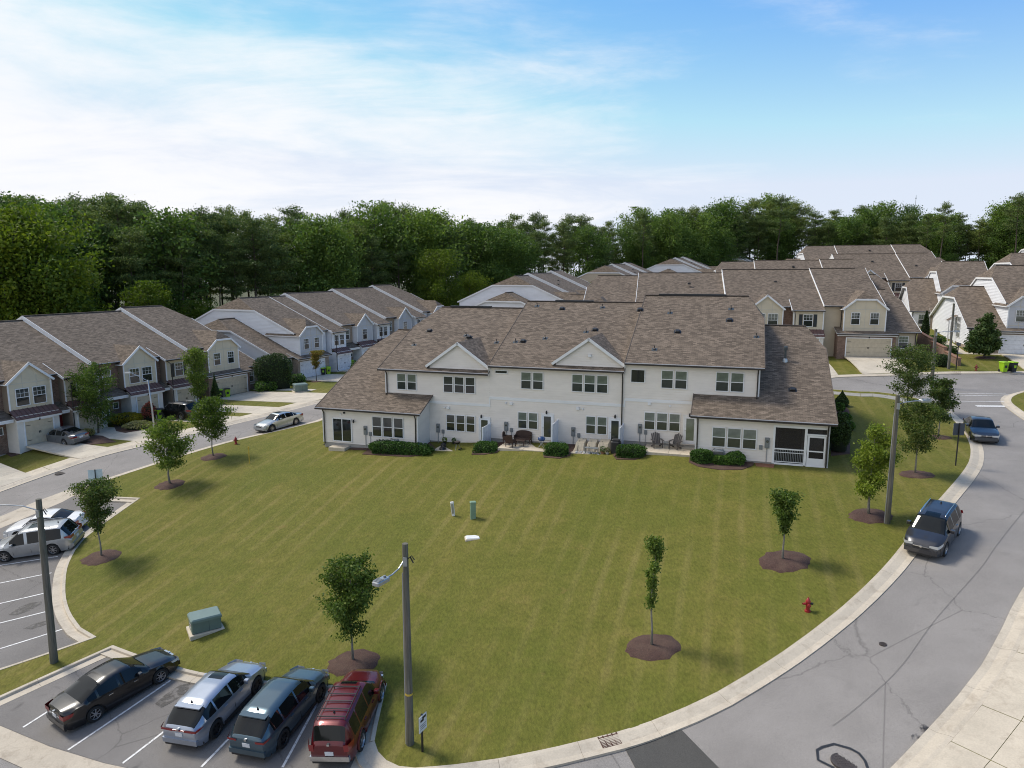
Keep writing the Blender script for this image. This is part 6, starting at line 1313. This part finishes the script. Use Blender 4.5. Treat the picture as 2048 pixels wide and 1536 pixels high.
def wicker_seat(label, u, v, z, w, rz, back=True, name='wicker_chair', cat='chair'):
    o = thing(name, label, cat, at(u, v, z), A18 + rz)
    MB().rbox(-w / 2, w / 2, -.28, .28, .30, .42, .04).build('seat', 'wicker', o)
    m = MB(); n = 9; pts = []
    for k in range(n + 1): a = math.pi * k / n; pts.append((-w / 2 * math.cos(a) * 1.0, .26 + .05 * math.sin(a), .62 + .32 * math.sin(a) ** .6))
    for (x0, y0, z0), (x1, y1, z1) in zip(pts, pts[1:]): m.face([(x0, y0 - .05, .40), (x1, y1 - .05, .40), (x1, y1, z1), (x0, y0, z0)]); m.face([(x1, y1 + .0, .40), (x0, y0 + .0, .40), (x0, y0 + .05, z0), (x1, y1 + .05, z1)]); m.face([(x0, y0, z0), (x1, y1, z1), (x1, y1 + .05, z1), (x0, y0 + .05, z0)])
    m.build('backrest', 'wicker', o)
    for sg in (1, -1): MB().rbox(*sorted((sg * w / 2, sg * (w / 2 - .08))), -.28, .28, .40, .62, .03).build('armrest', 'wicker', o)
    for x in (-w / 2 + .05, w / 2 - .05):
        for y in (-.24, .24): MB().box(x - .025, x + .025, y - .025, y + .025, 0, .31).build('leg', 'wicker', o)
    return o
wicker_seat('brown wicker loveseat against the white wall', -21.75, 1.75, -.24, 1.35, 0, name='wicker_loveseat', cat='loveseat'); wicker_seat('brown wicker armchair turned away from the wall', -22.3, .35, -.24, .68, math.pi * .93); wicker_seat('brown wicker armchair facing the loveseat from the side', -22.85, 1.2, -.24, .66, math.pi * .5)
o = thing('patio_table', 'low brown wicker table between the wicker chairs', 'table', at(-21.7, .85, -.24), A18); MB().rbox(-.4, .4, -.26, .26, .38, .43, .02).build('table_top', 'wicker', o)
for x in (-.34, .34):
    for y in (-.2, .2): MB().box(x - .025, x + .025, y - .025, y + .025, 0, .39).build('leg', 'wicker', o)
# covered furniture: draped canvas over three seats
def drape_cover(label, u, v, z, w, d, h, seed):
    o = thing('furniture_cover', label, 'cover', at(u, v, z), A18); rs = np.random.RandomState(seed); nx_, ny_ = 14, 10; g_ = []
    for j in range(ny_ + 1):
        for i in range(nx_ + 1):
            fx, fy = i / nx_ * 2 - 1, j / ny_ * 2 - 1; e = max(abs(fx), abs(fy)); drop = 0 if e < .72 else ((e - .72) / .28) ** .7
            back = .16 * max(0, fy) ** .5; zz = (h + back - .05) * (1 - drop) + .03 + rs.uniform(-.015, .015) + .03 * math.sin(fx * 11 + seed) * (drop > .1); k = 1 + .05 * drop + .025 * math.sin((fx - fy) * 13) * drop
            g_.append((fx * w / 2 * k, fy * d / 2 * k, max(.0, zz)))
    m = MB()
    for j in range(ny_):
        for i in range(nx_): a = j * (nx_ + 1) + i; m.face([g_[a], g_[a + 1], g_[a + nx_ + 2], g_[a + nx_ + 1]])
    m.build('canvas', 'canvas', o, 50); MB().tube([(-w * .18, -d / 2 - .03, .05), (-w * .14, -d * .46, h * .55), (-w * .15, 0, h + .03)], .018, 5).build('strap', 'chair_grey', o); return o
drape_cover('tan canvas cover over the left end of the patio furniture', -16.95, 1.2, -.22, .85, 1.5, .62, 1); drape_cover('tan canvas cover over the middle of the patio furniture', -16.1, 1.3, -.22, .85, 1.5, .64, 2); drape_cover('tan canvas cover nearest the glazed door', -15.2, 1.25, -.22, .98, 1.55, .68, 3)
o = thing('coffee_table', 'low dark metal table in front of the tan covers', 'table', at(-15.95, .15, -.22), A18); MB().box(-.5, .5, -.22, .22, .40, .43).build('table_top', 'meter_grey', o)
for x in (-.44, .44):
    for y in (-.17, .17): MB().box(x - .02, x + .02, y - .02, y + .02, 0, .40).build('leg', 'meter_grey', o)
rs_ = np.random.RandomState(4); m = MB()
for k in range(140):
    x, y = rs_.uniform(-17.2, -14.9), rs_.uniform(-.12, .5); r_ = rs_.uniform(.04, .09); c_ = rs_.uniform(.5, 1, 3)
    m.lathe([(0, -.02), (r_ * c_[0], .0), (r_ * c_[1], r_ * .6), (0, r_ * .9)], 5, (x, y + (x + 16) * -.05, -.21))
o = m.build('loose_stones', 'stone_pale', None, loc=M.o, rot=(0, 0, A18)); tag(o, 'pale loose stones spread on the covered patio', 'stones', kind='stuff')
o = thing('covered_grill', 'grill under a black fitted cover beside the white panel', 'grill', at(-14.2, .35, -.22), A18); MB().rbox(-.36, .36, -.3, .3, 0, 1.08, .12).build('cover', 'cover_black', o); MB().rbox(-.28, .28, -.24, .24, 1.05, 1.18, .05).build('cover_top', 'cover_black', o)
def pot(label, u, v, z, r, h, mat, plant=None):
    o = thing('plant_pot', label, 'pot', at(u, v, z)); MB().lathe([(0, 0), (r * .7, 0), (r, h * .9), (r * 1.1, h), (r * .9, h), (r * .85, h * .85), (0, h * .85)], 14).build('pot', mat, o, 40)
    if plant: put('foliage', shrub_mesh(int(u * 10) % 97 + 5, r * 2.6, r * 2.6, r * 2.6, 260, .08, 'ball')[0], o, plant, (0, 0, h * .8))
pot('terracotta pot on the edge of the covered patio', -15.1, .05, -.22, .16, .26, 'terracotta', 'leaf_hedge'); pot('small pale pot beside the black grill cover', -14.75, .0, -.22, .14, .24, 'stone_pale', 'leaf_pale'); pot('dark pot with a leafy plant beside the kettle grill', -28.3, 1.5, -.86, .16, .3, 'cover_black', 'leaf_bright'); pot('dark pot against the wall by the hedge', -27.6, 1.75, -.86, .14, .28, 'cover_black', 'leaf_hedge')
def adirondack(label, u, v, z, rz):
    o = thing('adirondack_chair', label, 'chair', at(u, v, z), A18 + rz)
    for k in range(5): x = -.24 + k * .12; MB().beam((x, .14, .30), (x * 1.12, .46, .95 + .06 * (2 - abs(k - 2))), .105, .022, 0, (0, -1, .4)).build('back_slat', 'chair_grey', o)
    for k in range(5): y = -.30 + k * .10; MB().box(-.28, .28, y, y + .085, .37 - k * .03, .39 - k * .03).build('seat_slat', 'chair_grey', o)
    for sg in (1, -1): 
        MB().box(*sorted((sg * .28, sg * .42)), -.36, .32, .56, .585).build('armrest', 'chair_grey', o); MB().box(*sorted((sg * .30, sg * .34)), -.33, -.24, 0, .56).build('leg', 'chair_grey', o); MB().beam((sg * .31, -.30, .36), (sg * .31, .40, .06), .035, .09).build('leg', 'chair_grey', o)
adirondack('grey slatted garden chair by the wall meter', -11.35, 1.35, .30, R(25)); adirondack('grey slatted garden chair beside the glazed door', -10.05, 1.35, .30, R(-25))
o = thing('side_table', 'small round dark table between the slatted garden chairs', 'table', at(-10.7, 1.25, .30)); MB().lathe([(0, .44), (.2, .44), (.21, .47), (0, .475)], 16).build('table_top', 'meter_grey', o)
for k in range(3): a = 2.09 * k; MB().tube([(.14 * math.cos(a), .14 * math.sin(a), .44), (.18 * math.cos(a), .18 * math.sin(a), 0)], .012, 5).build('leg', 'meter_grey', o)
def ac(label, u, v, z):
    o = thing('air_conditioner', label, 'air conditioner', at(u, v, z), A18); MB().rbox(-.38, .38, -.38, .38, .02, .74, .06).build('casing', 'ac_grey', o); m = MB()
    for sg in (-.385, .385):
        for k in range(10): m.box(-.32, .32, sg - .012, sg + .012, .10 + k * .06, .125 + k * .06)
        for k in range(10): m.box(sg - .012, sg + .012, -.32, .32, .10 + k * .06, .125 + k * .06)
    m.build('louvre_fins', 'vent_black', o)['kind'] = 'stuff'; MB().lathe([(.33, .745), (.32, .80), (.27, .80), (.26, .75)], 20).build('fan_ring', 'galvanised', o); MB().lathe([(.26, .742), (0, .742)], 20).build('fan_well', 'vent_black', o)
ac('grey air conditioner unit behind the clipped shrubs', -7.0, -.1, .1); ac('grey air conditioner hidden behind the long hedge', -32.0, -.15, -1.05)
# ------------------------------------------------------------------ poles, signs, hydrants, boxes
simple('tag_yellow', (.55, .38, .05), .6)
def wood_pole(label, base, top, r0=.15, arm=None, lens='led', tagz=True, name='light_pole'):
    p = G(*base); h = height_at(p, *top); o = thing(name, label, 'light pole', p)
    pt = H and G(*base); d = ray(*top); tx = d[0] * p.y / d[1] - p.x
    MB().tube([(0, 0, -.3), (tx * .02, 0, .2), (tx * .5, 0, h * .5), (tx, 0, h)], [r0 * 1.08, r0 * 1.03, r0 * .88, r0 * .72], 14).build('pole', 'timber_pole', o, 40)
    MB().tube([(tx * .0 - r0 * 1.06, -.02, .0), (tx * .5 - r0 * .92, -.02, h * .5), (tx * .86 - r0 * .8, -.02, h * .86)], .022, 6).build('conduit', 'pipe_grey', o)
    if tagz: MB().lathe([(r0 * 1.0, -.04), (r0 * 1.03, -.03), (r0 * 1.03, .03), (r0 * 1.0, .04)], 14, (tx * .25, 0, h * .26)).build('band', 'tag_yellow', o)
    if arm:
        ax, ay, az = arm; b0 = Vector((tx * .93, 0, h * .93)); e = b0 + Vector((ax, ay, az)); L = [b0, b0 + Vector((ax * .35, ay * .35, az * .75)), b0 + Vector((ax * .7, ay * .7, az)), e]
        MB().tube(L, .028, 7).build('arm', 'galvanised', o); MB().box(b0.x - .07, b0.x + .07, -r0 * .95 - .02, -r0 * .5, b0.z - .25, b0.z + .08).build('bracket', 'galvanised', o)
        dv = Vector((ax, ay, 0)).normalized(); hd = thing_part('lamp_head', o, e); hd.rotation_euler = (0, 0, math.atan2(dv.y, dv.x))
        MB().rbox(-.06, .56, -.15, .15, -.08, .06, .03).build('housing', 'galvanised', hd); MB().box(.22, .52, -.12, .12, -.10, -.078).build('lens', 'head_lamp', hd); MB().lathe([(0, .05), (.05, .06), (.05, .12), (0, .13)], 10, (.06, 0, 0)).build('photocell', 'meter_grey', hd)
        for k in range(4): MB().box(.24 + k * .075, .285 + k * .075, -.13, .13, .055, .085).build('cooling_fin', 'meter_grey', hd)
        m = MB().tube([(tx * .93 + r0 * .7, -.05, h * .93), (tx * .93 + r0 * 1.6, -.06, h * .945), (tx * .93 + r0 * 2.3, -.05, h * .925)], .02, 5); m.tube([(tx * .93 + r0 * 1.2, -.05, h * .94), (tx * .93 + r0 * 2.0, -.06, h * .91)], .025, 5); m.build('wire_tail', 'vent_black', o)
    return o
wood_pole('greenish timber light pole with a small flood lamp beside the red SUV', (820.5, 1487), (810, 1087), .145, (-.55, -.9, -.35)); wood_pole('weathered timber light pole on the grass strip between the parking bays', (108.5, 1324), (77, 998), .165, (-1.9, -.3, .35), tagz=False)
wood_pole('tall timber light pole with pale conduit on the right lawn', (1774, 1046), (1796, 790), .15, (1.5, .4, .12), tagz=False); wood_pole('timber light pole at the far road corner beside the leaning tree', (1863, 772), (1872, 658), .17, (1.9, .2, .15), tagz=False); wood_pole('timber utility pole before the bright white gable', (1897, 738), (1908, 607), .14, None, tagz=False, name='utility_pole')
p = G(310, 868); h = height_at(p, 302, 760); o = thing('street_lamp', 'slim grey metal street lamp before the golden shrubs', 'street lamp', p); MB().tube([(0, 0, -.2), (-.1, 0, h * .5), (-.25, 0, h)], [.10, .08, .055], 10).build('pole', 'galvanised', o, True); MB().tube([(-.25, 0, h - .1), (-.9, -.2, h + .35), (-1.6, -.4, h + .75)], .03, 7).build('arm', 'galvanised', o); MB().rbox(-2.1, -1.5, -.55, -.3, h + .68, h + .82, .04).build('lamp_head', 'galvanised', o)
def sign(label, base, top, w, h, face_deg, front='plate', back='galvanised', post='vent_black', marks=None, diamond=False, name='road_sign'):
    p = G(*base); ht = height_at(p, *top); o = thing(name, label, 'sign', p, R(face_deg)); MB().box(-.03, .03, -.03, .03, -.2, ht).build('post', post, o)
    MB().box(-w / 2, w / 2, -.055, -.034, ht - h - .03, ht - .03).build('plate', front, o); MB().box(-w / 2 - .01, w / 2 + .01, -.034, -.030, ht - h - .04, ht - .02).build('back_plate', back, o)
    if marks:
        for x0, x1, z0, z1, mm in marks: MB().box(x0 * w, x1 * w, -.060, -.0555, ht - .03 - h * z1, ht - .03 - h * z0).build('marking', mm, o)
    return o
sign('white sign on a black post beside the near light pole', (845, 1503), (849, 1428), .46, .62, 62, marks=[(-.1, .38, .08, .22, 'vent_black'), (-.35, .1, .22, .36, 'vent_black'), (-.38, .38, .55, .59, 'meter_grey'), (-.38, .3, .66, .70, 'meter_grey'), (-.38, .34, .78, .82, 'meter_grey')])
simple('sign_pale', (.50, .60, .62), .5); simple('sign_slate', (.055, .065, .085), .5)
sign('pale square sign on a dark post at the left street kerb', (193, 975), (190, 939), .95, .85, 200, 'plate', 'sign_pale'); sign('dark backed square sign on a post near the minivan', (1911, 931), (1909, 846), .72, .80, 180, 'plate', 'sign_slate')
p = G(1912, 739); h = height_at(p, 1917, 685); o = thing('sign_post', 'thin dark post across the upper road by the drain', 'post', p); MB().box(-.04, .04, -.04, .04, -.2, h).build('post', 'vent_black', o); MB().box(-.05, .05, -.30, .30, h - .35, h - .02).build('plate_edge', 'sign_slate', o)
simple('hydrant_red', (.30, .018, .022), .4); simple('hydrant_rust', (.26, .060, .042), .55)
def hydrant(label, base, top, mat):
    p = G(*base); h = max(.7, min(.95, height_at(p, *top))); k = h / .80; o = thing('fire_hydrant', label, 'hydrant', p); o.scale = (k, k, k)
    MB().lathe([(.15, -.05), (.15, .05), (.10, .07), (.095, .46), (.125, .47), (.125, .51), (.11, .52)], 16).build('barrel', mat, o, 40); MB().lathe([(.125, .51), (.125, .55), (.105, .60), (.06, .68), (.03, .70), (.03, .76), (0, .77)], 16).build('bonnet', mat, o, 40)
    for sg in (1, -1): MB().lathe([(.05, 0), (.05, .10), (.065, .10), (.065, .16), (.02, .17), (.02, .2), (0, .2)], 10, (sg * .08 if sg > 0 else -.08 - .2, 0, .40), 0, 'x').build('hose_cap', 'vent_black' if sg > 0 else mat, o)
    MB().lathe([(0, -.24), (.03, -.23), (.03, -.20), (.085, -.19), (.085, -.13), (.07, -.13), (.07, -.05)], 12, (0, 0, .36), 0, 'y').build('pumper_cap', mat, o)
hydrant('red fire hydrant with a dark cap on the near right lawn', (1615, 1222), (1614, 1193), 'hydrant_red'); hydrant('red fire hydrant at the street kerb near the silver sedan', (472, 888), (472, 873), 'hydrant_red'); hydrant('rusty red fire hydrant across the upper road', (1952, 741), (1952, 728), 'hydrant_rust')
simple('box_green', (.125, .175, .155), .5, .08, 2); simple('box_green_light', (.20, .30, .20), .5); simple('plastic_white', (.74, .74, .72), .5)
def transformer(label, base, w, d, h, rz):
    p = G(*base); o = thing('utility_box', label, 'utility box', (p.x, p.y, p.z), rz); MB().rbox(-w / 2 - .12, w / 2 + .12, -d / 2 - .12, d / 2 + .12, -.15, .09, .02).build('concrete_pad', 'pavement_concrete', o)
    MB().rbox(-w / 2, w / 2, -d / 2, d / 2, .12, h, .05).build('cabinet', 'box_green', o); MB().box(-w / 2 + .04, w / 2 - .04, -d / 2 + .04, d / 2 - .04, .08, .125).build('plinth', 'vent_black', o); MB().box(-.006 + w * .08, .006 + w * .08, -d / 2 - .006, -d / 2 + .01, .14, h - .08).build('door_seam', 'vent_black', o)
    MB().box(-w / 2 - .008, -w / 2 + .002, -.16, .12, .25, .48).build('warning_label', 'plate', o); MB().box(-w / 2 - .011, -w / 2 - .007, -.15, .11, .38, .46).build('label_band', 'tail_red', o); MB().box(-w / 2 - .008, -w / 2 + .002, -.34, -.24, h - .28, h - .16).build('number_plate', 'plate', o); MB().rbox(-w / 2 - .04, w / 2 + .04, -d / 2 - .04, d / 2 + .04, h - .16, h + .02, .06).build('lid', 'box_green_top', o)
simple('box_green_top', (.155, .215, .195), .45, .08, 2)
transformer('green metal utility box on a concrete pad on the left lawn', (411, 1258), 1.35, 1.0, .82, R(33)); transformer('green metal utility box on the verge before the white garage row', (601, 783), 1.5, 1.2, .95, R(30))
p = G(946, 1036); h = height_at(p, 946, 1004); o = thing('cable_pedestal', 'pale green ribbed cable pedestal in the middle of the lawn', 'pedestal', p, R(10)); MB().rbox(-.17, .17, -.14, .14, -.1, h, .03).build('housing', 'box_green_light', o)
for k in range(6): MB().box(-.15, .15, -.155, -.135, .12 + k * (h - .25) / 6, .15 + k * (h - .25) / 6).build('rib', 'box_green_light', o)
MB().rbox(-.19, .19, -.16, .16, h - .05, h + .03, .03).build('cap', 'box_green_light', o)
p = G(907, 1031); h = height_at(p, 905, 1005); o = thing('marker_post', 'white plastic utility marker leaning on the lawn', 'marker', p); o.rotation_euler = (0, R(-6), 0); MB().rbox(-.10, .10, -.06, .06, -.15, h + .02, .025).build('post', 'plastic_white', o); MB().box(-.07, .07, -.066, -.058, .14, h - .08).build('panel', 'galvanised', o); MB().rbox(-.11, .11, -.07, .07, h - .04, h + .05, .025).build('cap', 'plastic_white', o)
p = G(945, 1075); o = thing('access_lid', 'pale concrete access lid flush in the lawn', 'lid', (p.x, p.y, T(p.x, p.y)), R(8)); MB().rbox(-.42, .42, -.28, .28, -.1, .05, .05).build('lid', 'plastic_white', o); MB().rbox(-.46, .46, -.32, .32, -.12, .02, .05).build('rim', 'pavement_concrete', o)
p = G(499, 927); h = height_at(p, 497, 893); o = thing('marker_stake', 'thin yellow marker stake near the street kerb', 'stake', p); MB().tube([(0, 0, -.1), (.0, 0, h)], .035, 6).build('stake', 'tag_yellow', o); MB().box(-.06, .06, -.01, .01, h - .18, h).build('tip_plate', 'tag_yellow', o)
# wheeled carts
simple('cart_navy', (.010, .014, .020), .5); simple('cart_lime', (.30, .52, .015), .5)
def cart(label, base, body, lid, rz):
    p = G(*base); o = thing('wheeled_cart', label, 'cart', (p.x, p.y, T(p.x, p.y) + .03), rz, 'wheeled refuse carts'); m = MB()
    lo_ = [(-.22, -.26, .03), (.22, -.26, .03), (.22, .22, .03), (-.22, .22, .03)]; hi = [(-.29, -.38, 1.0), (.29, -.38, 1.0), (.29, .36, 1.0), (-.29, .36, 1.0)]
    for k in range(4): m.face([lo_[k], lo_[(k + 1) % 4], hi[(k + 1) % 4], hi[k]])
    m.face(lo_[::-1]); m.box(-.31, .31, -.40, .38, .95, 1.0); m.build('bin', body, o)
    MB().rbox(-.32, .32, -.42, .40, 1.0, 1.09, .05).build('lid', lid, o); MB().tube([(-.24, .38, .98), (-.24, .47, 1.0), (.24, .47, 1.0), (.24, .38, .98)], .02, 6).build('handle', body, o); MB().box(-.12, .12, -.37, -.34, .45, .72).build('emblem', 'cart_lime' if body == 'cart_navy' else 'cart_navy', o)
    for sg in (1, -1): MB().lathe([(0, -.03), (.13, -.03), (.13, .03), (0, .03)], 14, (sg * .27, .26, .12), 0, 'x').build('wheel', 'tyre', o)
cart('dark cart with lime lid beside the dark SUV driveway', (306, 841), 'cart_navy', 'cart_lime', R(28)); cart('lime cart with dark lid beside the dark SUV driveway', (321, 838), 'cart_lime', 'cart_navy', R(28)); cart('dark cart with lime lid at the tan double garage', (441, 797), 'cart_navy', 'cart_lime', R(24)); cart('lime cart with dark lid at the tan double garage', (456, 795), 'cart_lime', 'cart_navy', R(24))
cart('dark cart with lime lid at the white double garage', (646, 751), 'cart_navy', 'cart_lime', R(24)); cart('lime cart at the white double garage', (657, 749), 'cart_lime', 'cart_lime', R(24)); cart('dark cart with lime lid at the white single garage', (691, 737), 'cart_navy', 'cart_lime', R(24)); cart('lime cart at the white single garage', (703, 735), 'cart_lime', 'cart_lime', R(24)); cart('lime cart with open rim at the upper road kerb', (2006, 744), 'cart_lime', 'cart_lime', R(5)); cart('dark cart with lime lid at the upper road kerb', (2024, 744), 'cart_navy', 'cart_lime', R(5))
# brick retaining wall beside the white house, flag stones, tower on the skyline
q = [G(1836, 686), G(1862, 702), G(1890, 716), G(1918, 732)]; o = thing('retaining_wall', 'stepped brick retaining wall with pale cap below the white gable', 'wall', q[0])
for k, (a, c_) in enumerate(zip(q, q[1:])):
    a_, b_ = a - o.location, c_ - o.location; hz = (1.5, 1.2, .8)[k]; dv = (b_ - a_).normalized(); nn = Vector((-dv.y, dv.x, 0)) * .15; P = [a_ - nn, b_ - nn, b_ + nn, a_ + nn]; m = MB(); 
    lo_ = [p + Vector((0, 0, -.6)) for p in P]; hi = [p + Vector((0, 0, hz)) for p in P]
    for j in range(4): f = [lo_[j], lo_[(j + 1) % 4], hi[(j + 1) % 4], hi[j]]; m.face(f, 0, uvplane(f))
    m.face(hi, 0, uvplane(hi)); m.build('wall_section', 'brown_brick', o); MB().beam(a_ + Vector((0, 0, hz + .08)), b_ + Vector((0, 0, hz + .08)), .42, .08).build('cap_stone', 'terracotta', o)
y = 620; x = (1809 - 1024) / F * y; z1 = H + (545 - 397) / F * y
o = thing('radio_mast', 'thin pale radio mast far beyond the wood', 'mast', (x, y, 0)); MB().tube([(0, 0, 0), (0, 0, z1)], [.35, .2], 6).build('mast', 'galvanised', o)
for k in range(3): MB().box(-.5, .5, -.1, .1, z1 - 3 - k * 9, z1 - 2 - k * 9).build('antenna', 'galvanised', o)
# scattered litter of dry leaves on the lawn edge is left to the grass material
